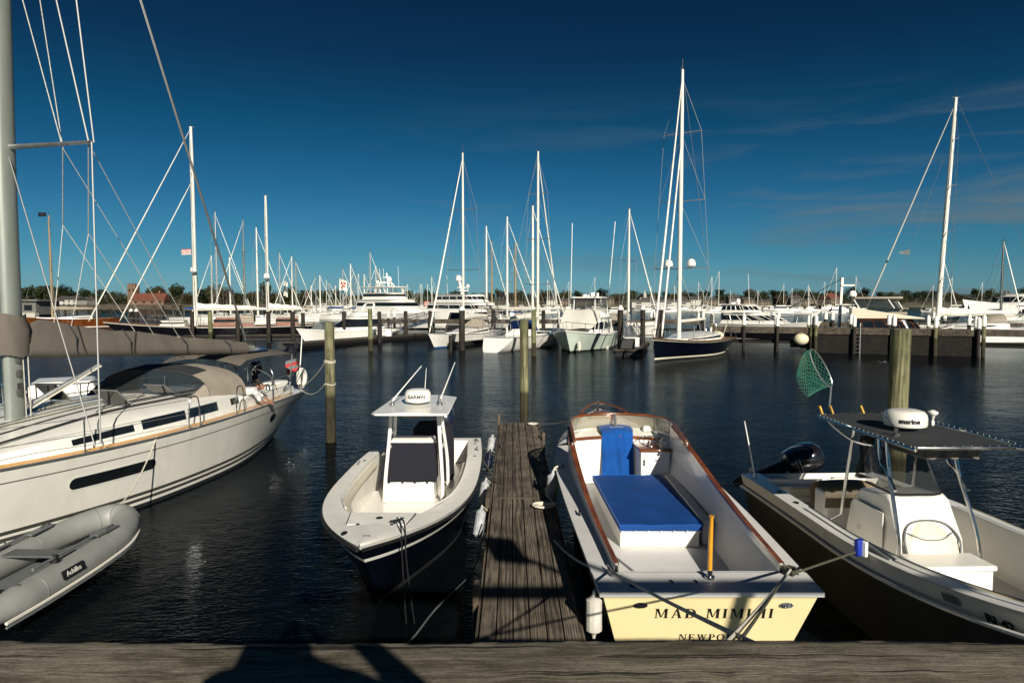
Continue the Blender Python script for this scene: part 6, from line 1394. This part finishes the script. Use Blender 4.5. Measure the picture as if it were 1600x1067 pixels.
t, h = motoryacht('large white yacht with a long black hull band at the right edge', (1503, 95), (1700, 108), 6.0, (3.2, 3.2, 4.15), ((.15, .72, 2.4, 3.2, 5.0, 3., .6, .35, .8),), hwin=(.05, .97, .40, .86), rb=2.4)
sloop('sloop with a slim dark mast at the right edge beyond the tall white one', (1600, 80), (1520, 86), 3.6, (1.4, 1.4, 1.7), 11.2, .56, mast='mastgrey', mr=.12, spr=2, boom='sailwhite')
sloop('small sloop seen between the varnished yacht and the tall mast', (1500, 100), (1440, 104), 3.4, (1.4, 1.4, 1.7), 10.6, .5, mr=.14, spr=1, boom='sailwhite')
# club pennant on the big sloop's flag halyard
c0 = P(1414, 395, 62); mb = MB(); mb.grid([[(-.5+.9*j/5, .08*math.sin(j), (.25-.12*i)*(1-.6*(1-j/5))+.05*j/5) for j in range(6)] for i in range(5)])
tag(mb.build('pennant', M['scarf'], loc=None), 'small dark swallowtail pennant flying high left of the tall white mast', 'flag').location = c0
tag(rod(None, [P(1395, 470, 62), c0+Vector((.4, 0, .2)), P(1474, 250, 62)], .012, M['wire'], 'flag_halyard', 4), 'thin halyard carrying the dark pennant beside the tall white mast', 'halyard')
# ---------------------------------------------------------------- sail-boat cluster on the left: individual moored yachts
random.seed(21)
left = [(332, 400, 130), (341, 332, 118), (361, 402, 140), (382, 345, 112), (404, 356, 120), (439, 395, 128), (457, 401, 124), (464, 408, 132), (487, 446, 190), (494, 433, 170), (501, 430, 160), (515, 441, 180), (525, 446, 190), (537, 420, 140), (549, 412, 150), (554, 424, 165), (570, 428, 170), (580, 394, 130), (588, 416, 150), (592, 424, 170), (612, 440, 190)]
desc = ['beside the ketch mainmast', 'tall and pale right of the ketch mainmast', 'low, between two taller masts', 'thick and white left of the ketch mizzen', 'close left of the ketch mizzen', 'right of the ketch mizzen', 'leaning pair, left one', 'leaning pair, right one', 'short, on the far moorings', 'above the white express cruiser bow', 'with a slack white stay', 'short, left of the white banner', 'just left of the white banner', 'carrying the white banner', 'right of the white banner', 'thin, close right of the white banner', 'behind the flybridge yacht stern', 'tallest over the flybridge yacht', 'raked, over the flybridge yacht', 'thin, over the flybridge yacht', 'short, above the flybridge yacht roof']
for i, (px, yt, Y) in enumerate(left):
    hh = 3.85+(472-yt)*Y/1067; ln = max(8, min(15, hh*.72)); d = ln*.5*1067/Y; s_ = 1 if i % 3 else -1
    sloop('white moored yacht in the left fleet, mast '+desc[i], (px+s_*d*.9, Y-1), (px-s_*d*1.1, Y+2), ln*.29, (1.2, 1.2, 1.6), hh, .55, mr=.12 if Y < 135 else .13, spr=1 if hh < 15 else 2, wr=.02, small=True, boom=['sailwhite', 'bluevinyl', 'canvaslight', 'sailwhite'][i % 4], group='yachts moored in the left fleet', name='moored_yacht', mast=('mastwhite', 'alu', 'mastwhite', 'mastgrey')[i % 4], noboom=i % 5 == 4)
def banner(px, y0, y1, Y, w_, m_, lab, marks=None, pole=True):
    a, b_ = P(px, y0, Y), P(px, y1, Y); t = thing('banner', lab, 'flag', b_)
    k = Y/1067; hh = (y1-y0)*k; ww = w_*k
    MB().grid([[(ww*j/8, .15*math.sin(j*.9+i*.3), hh*i/5+.15*math.sin(j*.6)) for j in range(9)] for i in range(6)]).build('cloth', m_, t)
    if marks:
        mb = MB()
        for (x0, x1, z0, z1) in marks:
            mb.grid([[(ww*(lerp(x0, x1, j/3)), .15*math.sin(8*lerp(x0, x1, j/3)*.9+5*z*.3)-.03, hh*z+.15*math.sin(8*lerp(x0, x1, j/3)*.6)) for j in range(4)] for z in (z0, z1)])
        mb.build('marking', M['red'], t)
    return t
banner(530, 438, 454, 139, 12, M['sailwhite'], 'white banner with red marks flying over the left fleet', [(.2, .45, .55, .75), (.35, .8, .35, .5), (.55, .85, .6, .8), (.2, .5, .15, .28)])
for y0, y1, m_, lb in ((440, 447, 'sailwhite', 'white flag at the top of a string of three left of the express cruiser'), (448, 455, 'scarf', 'pale teal flag in the middle of a string of three left of the express cruiser'), (456, 463, 'sailwhite', 'white flag at the bottom of a string of three left of the express cruiser')): banner(443, y0, y1, 127, 6, M[m_], lb)
# wooden schooner far left
sloop('brown wooden schooner far left with one tall varnished mast and a dark masthead flag', (30, 96), (185, 104), 4.6, (1.5, 1.35, 1.75), 16.2, .68, hull='orangewood', mast='sparwood', mr=.14, spr=1, sprw=.35, boom='canvaslight', furl=None, name='schooner', cat='schooner', deck='teak', flag=(16.6, 'canvasnavy'), small=True, wr=.02)
# ================================================================ piers, floats, pilings
def pier(name, label, pts, zt, wdt, thick=.35, gap=4.5, pm='pier', cap_h=.95, side=1, pr=.15, skip=(), low=None, caps=True):
    """deck along pts (X, Y); bents of piles both sides, white caps on top"""
    t = thing(name, label, 'pier', (pts[0][0], pts[0][1], 0)); o = Vector((pts[0][0], pts[0][1], 0)); random.seed(int(abs(pts[0][0])*10))
    for a, b_ in zip(pts[:-1], pts[1:]):
        a, b_ = Vector((a[0], a[1], 0))-o, Vector((b_[0], b_[1], 0))-o; d = (b_-a); L_ = d.length; d.normalize(); nrm = Vector((-d.y, d.x, 0)); rz = math.atan2(d.y, d.x)
        c = (a+b_)/2
        MB().box(c+Vector((0, 0, zt-.05)), (L_, wdt, .10), rz=rz).build('deck', M[pm], t)
        for s_ in (1, -1):
            MB().box(c+nrm*s_*(wdt/2-.10)+Vector((0, 0, zt-.21)), (L_-.05, .16, .20), rz=rz).build('stringer', M[pm], t)
            MB().box(c+nrm*s_*(wdt/2-.12)+Vector((0, 0, zt+.06)), (L_-.03, .20, .12), rz=rz).build('curb', M[pm], t)
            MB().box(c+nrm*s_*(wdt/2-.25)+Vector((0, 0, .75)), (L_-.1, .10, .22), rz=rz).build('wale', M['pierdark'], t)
        n = max(1, int(L_/gap))
        for i in range(n+1):
            for s_ in (1, -1):
                p = a+d*(L_*i/n)+nrm*s_*(wdt/2+pr*.75)
                hgt = zt+cap_h*random.uniform(.9, 1.1); r_ = pr*random.uniform(.92, 1.08)
                q = MB().lathe([(r_*1.05, -1.5), (r_, hgt-.55), (r_, hgt)], p, 9).build('pile', M['darkpile' if i % 3 else 'pile'], t)
                if caps: MB().lathe([(r_*1.12, hgt-.62), (r_*1.12, hgt), (r_*.85, hgt+.10), (r_*.25, hgt+.20), (.01, hgt+.21)], p, 9).build('cap', M['cap'], q)
    return t
pier('pier', 'long timber pier with white-capped piles crossing the middle of the harbour', [(-18.5, 79), (0, 77.5), (21, 76)], 1.75, 2.4, gap=4.6, pr=.145)
rp = pier('pier', 'near timber pier with white-capped piles along the right side', [(16.3, 55.6), (23.3, 53.3)], 1.75, 2.2, gap=2.4, pr=.13, low=True)
rp2 = pier('pier', 'solid-fronted stretch of the right pier with dark planking down to the water', [(23.6, 53.1), (33.3, 49.2)], 1.75, 2.6, gap=2.45, pr=.13)
o = Vector((23.6, 53.1, 0)); d = (Vector((33.3, 49.2, 0))-o); rz = math.atan2(d.y, d.x); nrm = Vector((d.y, -d.x, 0)).normalized()
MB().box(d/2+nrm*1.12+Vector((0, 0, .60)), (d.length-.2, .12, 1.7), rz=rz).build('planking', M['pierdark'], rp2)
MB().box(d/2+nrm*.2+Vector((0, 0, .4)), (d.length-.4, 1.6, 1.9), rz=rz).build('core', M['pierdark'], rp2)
ld = d.normalized()*2.8+nrm*1.32
mb = MB()
for s_ in (-.22, .22): mb.tube([ld+d.normalized()*s_+Vector((0, 0, -.4)), ld+d.normalized()*s_+Vector((0, 0, 2.3))], .035, 6)
for k in range(8): mb.tube([ld+d.normalized()*-.24+Vector((0, 0, -.2+.29*k)), ld+d.normalized()*.24+Vector((0, 0, -.2+.29*k))], .024, 5)
tag(mb.build('ladder', M['alu'], loc=None), 'metal ladder hanging down the dark planked pier front', 'ladder').location = o
pier('pier', 'outer end of the right pier on open piles at the right edge', [(33.6, 49.0), (42.5, 45.0)], 1.75, 2.4, gap=2.5, pr=.14)
pier('pier', 'second pier behind the right one carrying white-capped piles', [(23, 74), (60, 68)], 1.6, 2.2, gap=5, pr=.17)
def flt(label, a, b_, wdt, z=.45, m='pier'):
    a, b_ = Vector((a[0], a[1], 0)), Vector((b_[0], b_[1], 0)); d = b_-a; rz = math.atan2(d.y, d.x)
    t = thing('floating_dock', label, 'dock', a, rz); L_ = d.length
    MB().box((L_/2, 0, z), (L_, wdt, .08)).build('deck_boards', M[m], t, bev=.01)
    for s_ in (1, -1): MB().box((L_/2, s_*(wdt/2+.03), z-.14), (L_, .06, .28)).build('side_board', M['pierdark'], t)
    MB().box((L_/2, 0, .08), (L_-.3, wdt-.2, .5)).build('float_block', M['black'], t)
    return t
flt('long low float in front of the white express cruiser', (-18.2, 56.5), (-9.2, 74), 2.0)
flt('short float between the slim white sloop and the stern-on sloop', (-4.9, 57.5), (-2.0, 66), 1.6)
f3 = flt('small dark float beside the navy sloop bow', (8.0, 47.8), (10.8, 58), 1.7)
flt('float under the black ketch side', (-33, 68.5), (-20, 72), 1.6)
def gang(label, a, b_, wdt):
    a, b_ = Vector(a), Vector(b_); d = b_-a; t = thing('gangway', label, 'gangway', a); s_ = Vector((-d.y, d.x, 0)).normalized()*wdt/2
    MB().slab([a-a+s_, d+s_, d-s_, -s_], (0, 0, .08)).build('walkway', M['alu'], t)
    for q in (s_, -s_):
        rod(t, [q+Vector((0, 0, 1.0)), d+q+Vector((0, 0, 1.0))], .05, M['alu'], 'handrail', 5); rod(t, [q+Vector((0, 0, .5)), d+q+Vector((0, 0, .5))], .03, M['alu'], 'midrail', 5)
        for k in range(7): rod(t, [q+d*k/6, q+d*k/6+Vector((0, 0, 1.0))], .035, M['alu'], 'upright', 5)
gang('aluminium gangway sloping from the long pier down to the float', (-13.2, 66.5, .5), (-9.2, 76.2, 1.75), 1.2)
gang('dark gangway beside the navy sloop leading up to the long pier', (10.2, 57, .5), (12.2, 75, 1.75), 1.2)
# free-standing pilings in the middle distance, each with its own neighbour
for (px, yb, yt, r_, m_, lab) in (
    (206, 523, 486, .22, 'darkpile', 'dark pile above the boom cover, left of a pair'), (214, 523, 486, .22, 'darkpile', 'dark pile above the boom cover, right of a pair'),
    (301, 530, 487, .20, 'darkpile', 'dark pile in front of the ketch mainmast'), (329, 534, 487, .20, 'greenpile', 'green pile standing against the black ketch hull'),
    (372, 534, 487, .20, 'darkpile', 'dark pile in front of the ketch varnished deckhouse'), (420, 535, 487, .20, 'darkpile', 'dark pile in front of the ketch mizzen'),
    (458, 542, 487, .19, 'darkpile', 'dark pile at the express cruiser bow'), (474, 534, 489, .19, 'darkpile', 'dark pile behind the express cruiser bow'),
    (538, 534, 487, .19, 'darkpile', 'dark pile against the express cruiser cabin'), (579, 548, 483, .18, 'greenpile', 'tall green pile on the long float'), (593, 536, 487, .19, 'darkpile', 'dark pile behind the tall green pile on the float'),
    (634, 531, 486, .20, 'darkpile', 'dark pile beside the aluminium gangway'), (672, 527, 486, .20, 'darkpile', 'dark pile at the head of the aluminium gangway'),
    (722, 547, 484, .24, 'darkpile', 'thick black pile in front of the slim white sloop'), (704, 551, 524, .14, 'darkpile', 'short dark pile by the slim sloop hull'), (771, 531, 484, .22, 'darkpile', 'dark pile left of the stern-on sloop'),
    (834, 556, 484, .17, 'greenpile', 'green pile in front of the stern-on sloop mast'), (849, 530, 485, .20, 'darkpile', 'dark pile right of the stern-on sloop mast'),
    (969, 555, 483, .21, 'darkpile', 'thick dark pile at the sport-fishing boat side'), (1004, 547, 483, .20, 'darkpile', 'dark pile at the end of the small float'), (1027, 532, 483, .21, 'darkpile', 'dark pile behind the navy sloop bow, left of a pair'), (1034, 532, 483, .21, 'darkpile', 'dark pile behind the navy sloop bow, right of a pair')):
    o_ = pile(px, yb, yt, r_, M[m_], lab)
    top = P(px, yt, o_.location.y).z
    if px in (206, 214, 969, 1004, 1027, 1034, 722): MB().lathe([(r_*1.12, top-.05), (r_*1.12, top+.04), (r_*.3, top+.28), (.01, top+.30)], (0, 0, 0), 12).build('cap', M['cap'], o_)
# small things on and by the floats
def ball(c, r, lab, m='buoy'):
    t = tag(MB().ell((0, 0, 0), (r*1.2, r, r*.95), 18, k=12).build('fender_ball', M[m]), lab, 'buoy'); t.location = c
    rod(t, [(r*1.1, 0, .1), (r*1.7, 0, .9)], .03, M['rope'], 'lanyard', 5); return t
ball(P(1121, 525, 54), .42, 'cream ball fender at the navy sloop stern corner')
ball(P(1252, 530, 52.5), .48, 'large cream ball fender hanging off the right pier')
for (px, py, Y, r_, ln, m_, lab) in ((905, 541, 51.6, .16, .7, 'fender', 'white fender on the pale green-white sport-fishing boat near its bow'), (948, 540, 56.2, .16, .7, 'fender', 'white fender amidships on the pale green-white sport-fishing boat'),
        (1062, 546, 45.8, .15, .65, 'engineblue', 'dark blue fender on the navy sloop topsides amidships'), (830, 540, 57.0, .14, .6, 'fender', 'white fender on the stern-on white sloop side'), (704, 537, 57.0, .14, .6, 'engineblue', 'blue fender on the slim white sloop side')):
    c_ = P(px, py, Y); fender('fender', c_, r_, ln, lab, M[m_], (0, .02, 1), top=c_+Vector((0, .1, 1.0)))
def tender(label, a, rz, L_, m='dinghy', z=.0, seatm='plasticgrey'):
    t = thing('tender', label, 'dinghy', a, rz)
    p = smooth_path([(0, .55, .28), (L_*.5, .58, .28), (L_*.85, .42, .33), (L_, 0, .42), (L_*.85, -.42, .33), (L_*.5, -.58, .28), (0, -.55, .28)], 4)
    MB().tube(p, .20, 10).build('tube', M[m], t); MB().box((L_*.45, 0, .15), (L_*.8, .9, .08)).build('floor', M[seatm], t); MB().box((L_*.4, 0, .45), (.3, .9, .06)).build('bench_seat', M[seatm], t)
    return t
tender('dark inflatable tender under the right pier beside the cream ball fender', G(1244, 545, 0), .3, 2.6, 'black')
tender('white tender hoisted behind the sport-fishing boat', P(985, 512, 66), .5, 3.0, 'sailwhite')
MB_ = MB().box((0, 0, .35), (.9, .7, .7))
def dockbox(c, label, m='black', s=(1.1, .6, .65)):
    t = tag(MB().box((0, 0, s[2]/2), s).build('dock_box', M[m], bev=.04), label, 'box'); t.location = c; MB().box((0, 0, s[2]+.03), (s[0]+.06, s[1]+.06, .06)).build('lid', M[m], t, bev=.015)
dockbox((8.3, 49.2, .5), 'dark dock box on the small float beside the navy sloop'); dockbox((9.0, 51.3, .5), 'white dock box on the small float beside the navy sloop', 'gelclean'); dockbox((9.5, 53.4, .5), 'grey dock box on the small float beside the navy sloop', 'plasticgrey')
dockbox((-12.4, 67.2, .5), 'pale dock box at the foot of the aluminium gangway', 'gelclean')
# ================================================================ far shore
land = MB(); rows = []
random.seed(9)
for j, (Y, z) in enumerate(((505, -.2), (512, 1.2), (560, 2.0), (700, 5.0), (900, 8), (1500, 9))):
    rows.append([(x, Y+random.uniform(-8, 8)*(j > 0)-(120 if x < -190 else 0)*(j < 3), z+random.uniform(-.2, .4)*(j > 1)) for x in [lerp(-1500, 1500, i/80) for i in range(81)]])
M['shore'] = mat('shore_ground', (.10, .09, .055), .9, var=.3, vs=.05)
tag(land.grid(rows).build('shore', M['shore']), kind='structure')
def leafmat(name, c): return mat(name, c, .7, var=.35, vs=.25, spec=.2)
M['leaf1'], M['leaf2'], M['leaf3'] = leafmat('dark_foliage', (.018, .027, .009)), leafmat('olive_foliage', (.032, .034, .012)), leafmat('bronze_foliage', (.045, .034, .014))
M['bark'] = mat('bark', (.06, .045, .03), .9, var=.3, vs=1)
def tree_proto(seed, hh, w_, m_, label):
    random.seed(seed); t = thing('broadleaf_tree', label, 'tree', (0, 0, 0), 0, 'trees along the far shore'); mb = MB()
    mb.tube([(0, 0, -.5), (.1, 0, hh*.3), (.0, .1, hh*.7)], [.28, .2, .08], 6)
    cl = []
    for k in range(9):
        a = random.random()*6.28; rr = w_*.32*random.random()**.5; zz = hh*random.uniform(.42, .86); cl.append((rr*math.cos(a), rr*math.sin(a), zz, w_*random.uniform(.16, .27)))
        mb.tube([(0, 0, hh*.35), (cl[-1][0]*.8, cl[-1][1]*.8, zz)], [.10, .03], 5)
    mb.build('trunk', M['bark'], t); mb = MB()
    for (x, y, z, r) in cl:
        for _ in range(70):
            v = Vector((random.gauss(0, 1), random.gauss(0, 1), random.gauss(0, .85))).normalized()*r*random.uniform(.65, 1.1); c = Vector((x, y, z))+v
            u = Vector((random.gauss(0, 1), random.gauss(0, 1), random.gauss(0, 1))).normalized(); q = u.orthogonal().normalized(); s_ = random.uniform(.25, .6)*hh/9
            mb.add([c-u*s_, c+q*s_*.6, c+u*s_, c-q*s_*.6], [(0, 1, 2, 3)])
    mb.build('crown', m_, t, fix=False); return t
labs = ['dark round-topped tree in the wood along the far shore', 'olive spreading tree in the wood along the far shore', 'bronze-green tree in the wood along the far shore', 'tall narrow dark tree in the wood along the far shore', 'low olive bushy tree in the wood along the far shore']
protos = [tree_proto(1, 9, 9, M['leaf1'], labs[0]), tree_proto(2, 8, 11, M['leaf2'], labs[1]), tree_proto(3, 8.5, 9, M['leaf3'], labs[2]), tree_proto(4, 11, 7, M['leaf1'], labs[3]), tree_proto(5, 6, 9, M['leaf2'], labs[4])]
random.seed(33); used = [0]*5; k = 0
def put_tree(x, Y, z, s, kind=None):
    i = random.choice((0, 0, 1, 1, 2, 3, 4, 4)) if kind is None else kind
    o = protos[i] if not used[i] else copy_tree(protos[i]); used[i] = 1
    o.location = (x, Y, z); o.rotation_euler.z = random.random()*6.28; o.scale = (s*random.uniform(.9, 1.25), s*random.uniform(.9, 1.25), s*random.uniform(.85, 1.1))
for i in range(210):
    px = lerp(15, 1612, (i+random.random())/210); Y = random.uniform(530, 640)
    if px < 500: Y = random.uniform(400, 470)
    X = (px-800)/1067*Y; put_tree(X, Y, 1.5 if Y < 560 else 3.0, random.uniform(.75, 1.15)*(1.15 if Y < 500 else 1.15))
for px, s in ((345, 1.5), (338, 1.35), (352, 1.3), (75, 1.4), (68, 1.3), (1018, 1.25), (880, 1.2), (1190, 1.2), (1340, 1.15), (1448, 1.1)):
    Y = 430 if px < 500 else 545; put_tree((px-800)/1067*Y, Y, 1.8, s, random.choice((0, 1, 3)))
mb = MB(); random.seed(12)
for i in range(12000):
    px = random.uniform(-60, 1680); Y = random.uniform(640, 760) if px > 480 else random.uniform(470, 560); X = (px-800)/1067*Y; zt = (10.2+1.6*math.sin(px*.021)+1.1*math.sin(px*.09)+.8*math.sin(px*.23))*Y/650
    c = Vector((X, Y, random.uniform(1.5, zt))); u = Vector((random.gauss(0, 1), random.gauss(0, 1), random.gauss(0, 1))).normalized(); q = u.orthogonal().normalized(); s_ = random.uniform(.7, 1.7)
    mb.add([c-u*s_, c+q*s_*.7, c+u*s_, c-q*s_*.7], [(0, 1, 2, 3)], random.choice((0, 0, 1, 1, 2)))
tag(mb.build('far_woods', [M['leaf1'], M['leaf2'], M['leaf3']], fix=False), 'dark band of woods along the far side of the harbour', 'woods', kind='stuff')
# houses
M['clap'] = mat('white_clapboard', (.40, .38, .33), .7, var=.1, vs=.4); M['tan'] = mat('tan_shingle', (.15, .115, .08), .8, var=.2, vs=.5); M['greysh'] = mat('grey_shingle', (.12, .115, .105), .8, var=.2, vs=.5)
M['brick'] = mat('brown_stone', (.14, .08, .05), .85, var=.25, vs=.6); M['roofd'] = mat('dark_roof', (.05, .045, .042), .8, var=.3, vs=.5); M['roofr'] = mat('red_roof', (.12, .038, .022), .8, var=.2, vs=.5)
def house(name, label, loc, w_, d, hh, rh, wall, roof, rz=0, group=None, rows_=2, cols=4):
    t = thing(name, label, 'house', loc, rz, group)
    wl_ = MB().box((0, 0, hh/2), (w_, d, hh)).build('wall', M[wall], t)
    rf = MB().add([(-w_/2-.3, -d/2-.3, hh), (w_/2+.3, -d/2-.3, hh), (w_/2+.3, d/2+.3, hh), (-w_/2-.3, d/2+.3, hh), (-w_/2-.2, 0, hh+rh), (w_/2+.2, 0, hh+rh)], [(0, 1, 5, 4), (2, 3, 4, 5), (0, 4, 3), (1, 2, 5), (3, 2, 1, 0)]).build('roof', M[roof], t)
    MB().box((w_*.25, d*.1, hh+rh*.9), (.8, .7, rh*.9)).build('chimney', M['brick'], rf)
    for r_ in range(rows_):
        for c in range(cols): MB().box((lerp(-w_*.38, w_*.38, c/(cols-1)), -d/2-.02, hh*(r_+.55)/rows_), (w_*.09, .06, hh/rows_*.45)).build('window', M['glass'], wl_)
    return t
hp = [house('house', 'white clapboard house with a dark roof among the far trees', (0, 0, 0), 10, 8, 5, 3, 'clap', 'roofd', 0, 'houses along the far shore'), house('house', 'tan shingled house with a dark roof on the far shore', (0, 0, 0), 13, 8, 5, 2.6, 'tan', 'roofd', 0, 'houses along the far shore'), house('house', 'grey shingled house with a dark roof on the far shore', (0, 0, 0), 9, 8, 5.5, 3, 'greysh', 'roofd', 0, 'houses along the far shore')]
hu = [0, 0, 0]; random.seed(44)
for px in (112, 140, 860, 885, 905, 925, 945, 1010, 1040, 1064, 1085, 1110, 1145, 1165, 1195, 1240, 1262, 1300, 1560, 1590):
    i = random.choice((0, 1, 1, 2, 2)); o = hp[i] if not hu[i] else copy_tree(hp[i]); hu[i] = 1
    Y = random.uniform(516, 528) if px > 500 else random.uniform(390, 400); o.location = ((px-800)/1067*Y, Y, .9); o.rotation_euler.z = random.uniform(-.5, .5); s = random.uniform(.65, .95); o.scale = (s, s, s)
house('house', 'large red-roofed house right of the stone tower', ((237-800)/1067*385, 385, 1.0), 17, 9, 3.6, 4.2, 'brick', 'roofr', .1)
house('house', 'white house with a low dark roof left of the stone tower', ((113-800)/1067*380, 380, 1.5), 12, 8, 3.6, 2.0, 'clap', 'roofd', -.1)
house('house', 'yellow gabled house near the right-hand steeple', ((1296-800)/1067*505, 505, .8), 12, 9, 5.5, 4, 'cream' if 0 else 'tan', 'roofr', .6)
house('house', 'long low white boat shed on the far waterfront', ((1030-800)/1067*400, 400, .6), 34, 10, 3.2, 1.6, 'clap', 'greysh', 0)
t = thing('stone_tower', 'square brown stone tower rising above the left treeline', 'tower', ((210-800)/1067*390, 390, 1.0))
w_ = MB().box((0, 0, 6.2), (4.6, 4.6, 12.4)).build('wall', M['brick'], t)
for x in (-1.7, 0, 1.7):
    for y in (-1.9, 1.9): MB().box((x, y, 12.9), (.9, .7, 1.0)).build('merlon', M['brick'], w_)
for x in (-1.1, 1.1): MB().box((x, -2.32, 9.5), (.7, .06, 1.8)).build('window', M['glass'], w_)
rod(t, [(-.5, 0, 12.4), (-.5, 0, 14.6)], .10, M['brick'], 'finial')
def steeple(label, px, Y, ytop, wall, roof):
    z = 3.85+(472-ytop)*Y/1067; t = thing('church', label, 'church', ((px-800)/1067*Y, Y, 1))
    MB().box((0, 0, z*.24), (3.6, 3.6, z*.48)).build('tower', M[wall], t); MB().lathe([(1.3, z*.48), (1.2, z*.6)], n=8).build('belfry', M[wall], t); MB().lathe([(1.45, z*.6), (.02, z-1)], n=8).build('spire', M[roof], t)
    b = MB().box((0, 8, 3), (7, 14, 6)).build('nave', M[wall], t); MB().add([(-3.8, 1, 6), (3.8, 1, 6), (0, 1, 9), (-3.8, 15, 6), (3.8, 15, 6), (0, 15, 9)], [(0, 1, 2), (3, 5, 4), (0, 2, 5, 3), (1, 4, 5, 2)]).build('roof', M['roofd'], b)
steeple('white church with a pointed spire on the far shore behind the navy sloop', 1007, 530, 453, 'clap', 'clap')
steeple('dark church with a tall pointed spire on the right far shore', 1225, 540, 456, 'brick', 'roofd')
# causeway and boathouse at the left
t = thing('trestle_bridge', 'low trestle bridge on dark legs crossing the left background', 'bridge', (-118, 180, 0), -.02)
MB().box((30, 0, 2.35), (70, 6, .9)).build('deck', M['pier'], t); MB().box((30, -3.0, 3.0), (70, .15, .35)).build('parapet', M['pier'], t)
for k in range(24): rod(t, [(-4+k*3, -2.4, -1), (-4+k*3, -2.4, 2)], .28, M['darkpile'], 'leg', 6)
t = thing('boathouse', 'flat-roofed grey boathouse with a white balcony at the left edge', 'building', ((44-800)/1067*118, 118, 0))
MB().box((0, 0, 2.9), (7.0, 6, 2.3)).build('wall', M['greysh'], t); MB().box((0, 0, 4.15), (8.2, 7, .3)).build('roof', M['greysh'], t); MB().box((.2, -3.4, 1.65), (7.4, 1.0, .8)).build('balcony', M['clap'], t); MB().box((0, 0, .8), (6.6, 5.6, 1.7)).build('base', M['pierdark'], t)
for x in (-2.2, 0, 2.2): MB().box((x, -3.03, 2.9), (1.3, .06, .9)).build('window', M['glass'], t)
t = thing('pavilion', 'small open timber pavilion on the pier behind the two dark piles', 'building', ((263-800)/1067*130, 130, 0))
for x in (-1.7, 1.7):
    for y in (-1.5, 1.5): rod(t, [(x, y, -1), (x, y, 3.0)], .14, M['pier'], 'post')
MB().box((0, 0, 1.3), (4.4, 4, .3)).build('floor', M['pier'], t); MB().box((0, 0, 3.1), (4.6, 4.2, .25)).build('roof', M['pier'], t)
# far moorings: one yacht and one motor boat, copied
def far_yacht(label):
    t = thing('moored_yacht', label, 'yacht', (0, 0, 0), 0, 'yachts moored far across the harbour'); h = Hull(10, 3, 1.0, .95, 1.3, n=12)
    h.shell([1, .12, 0], [0, 1]).build('hull', [M['gelclean'], M['antifoul']], t); h.deck(0, 9.9, .1).build('deck', M['gelclean'], t); MB().box((5, 0, 1.35), (4, 1.7, .6), tp=(.8, .8)).build('coachroof', M['gelclean'], t)
    rod(t, [(5.6, 0, 1), (5.6, 0, 13.5)], .10, M['mastwhite'], 'mast'); rod(t, [(5.5, 0, 2.4), (1.8, 0, 2.4)], .20, M['sailwhite'], 'boom'); rod(t, [(9.9, 0, 1.4), (5.7, 0, 13.2)], .05, M['sailwhite'], 'forestay', 4); return t
def far_motor(label):
    t = thing('moored_motorboat', label, 'boat', (0, 0, 0), 0, 'motorboats moored far across the harbour'); h = Hull(8.5, 2.9, 1.0, 1.0, 1.4, n=12, wlb=.15)
    h.shell([1, .12, 0], [0, 1]).build('hull', [M['gelclean'], M['antifoul']], t); h.deck(0, 8.4, .1).build('deck', M['gelclean'], t); c = MB().box((3.6, 0, 1.75), (3.6, 2.1, 1.3), tp=(.7, .85)).build('cabin', M['gelclean'], t, bev=.08); MB().box((3.6, 0, 1.85), (3.4, 2.12, .45), tp=(.9, .97)).build('window', M['glass'], c)
    rod(t, [(2.8, 0, 2.4), (2.6, 0, 4.6)], .04, M['alu'], 'antenna', 4); return t
fy, fm = far_yacht('small white sailboat on the far moorings'), far_motor('small white motorboat on the far moorings'); random.seed(77); fu = [0, 0]
for i in range(85):
    px = random.choice((random.uniform(1085, 1335), random.uniform(1085, 1335), random.uniform(1480, 1640), random.uniform(820, 1085), random.uniform(480, 700))); Y = random.uniform(215, 400)
    k = 0 if random.random() < .6 else 1; o = (fy, fm)[k] if not fu[k] else copy_tree((fy, fm)[k]); fu[k] = 1
    o.location = ((px-800)/1067*Y, Y, 0); o.rotation_euler.z = random.choice((0, math.pi))+random.uniform(-.5, .5); s = random.uniform(.7, 1.15); o.scale = (s, s, s*random.uniform(.8, 1.1))
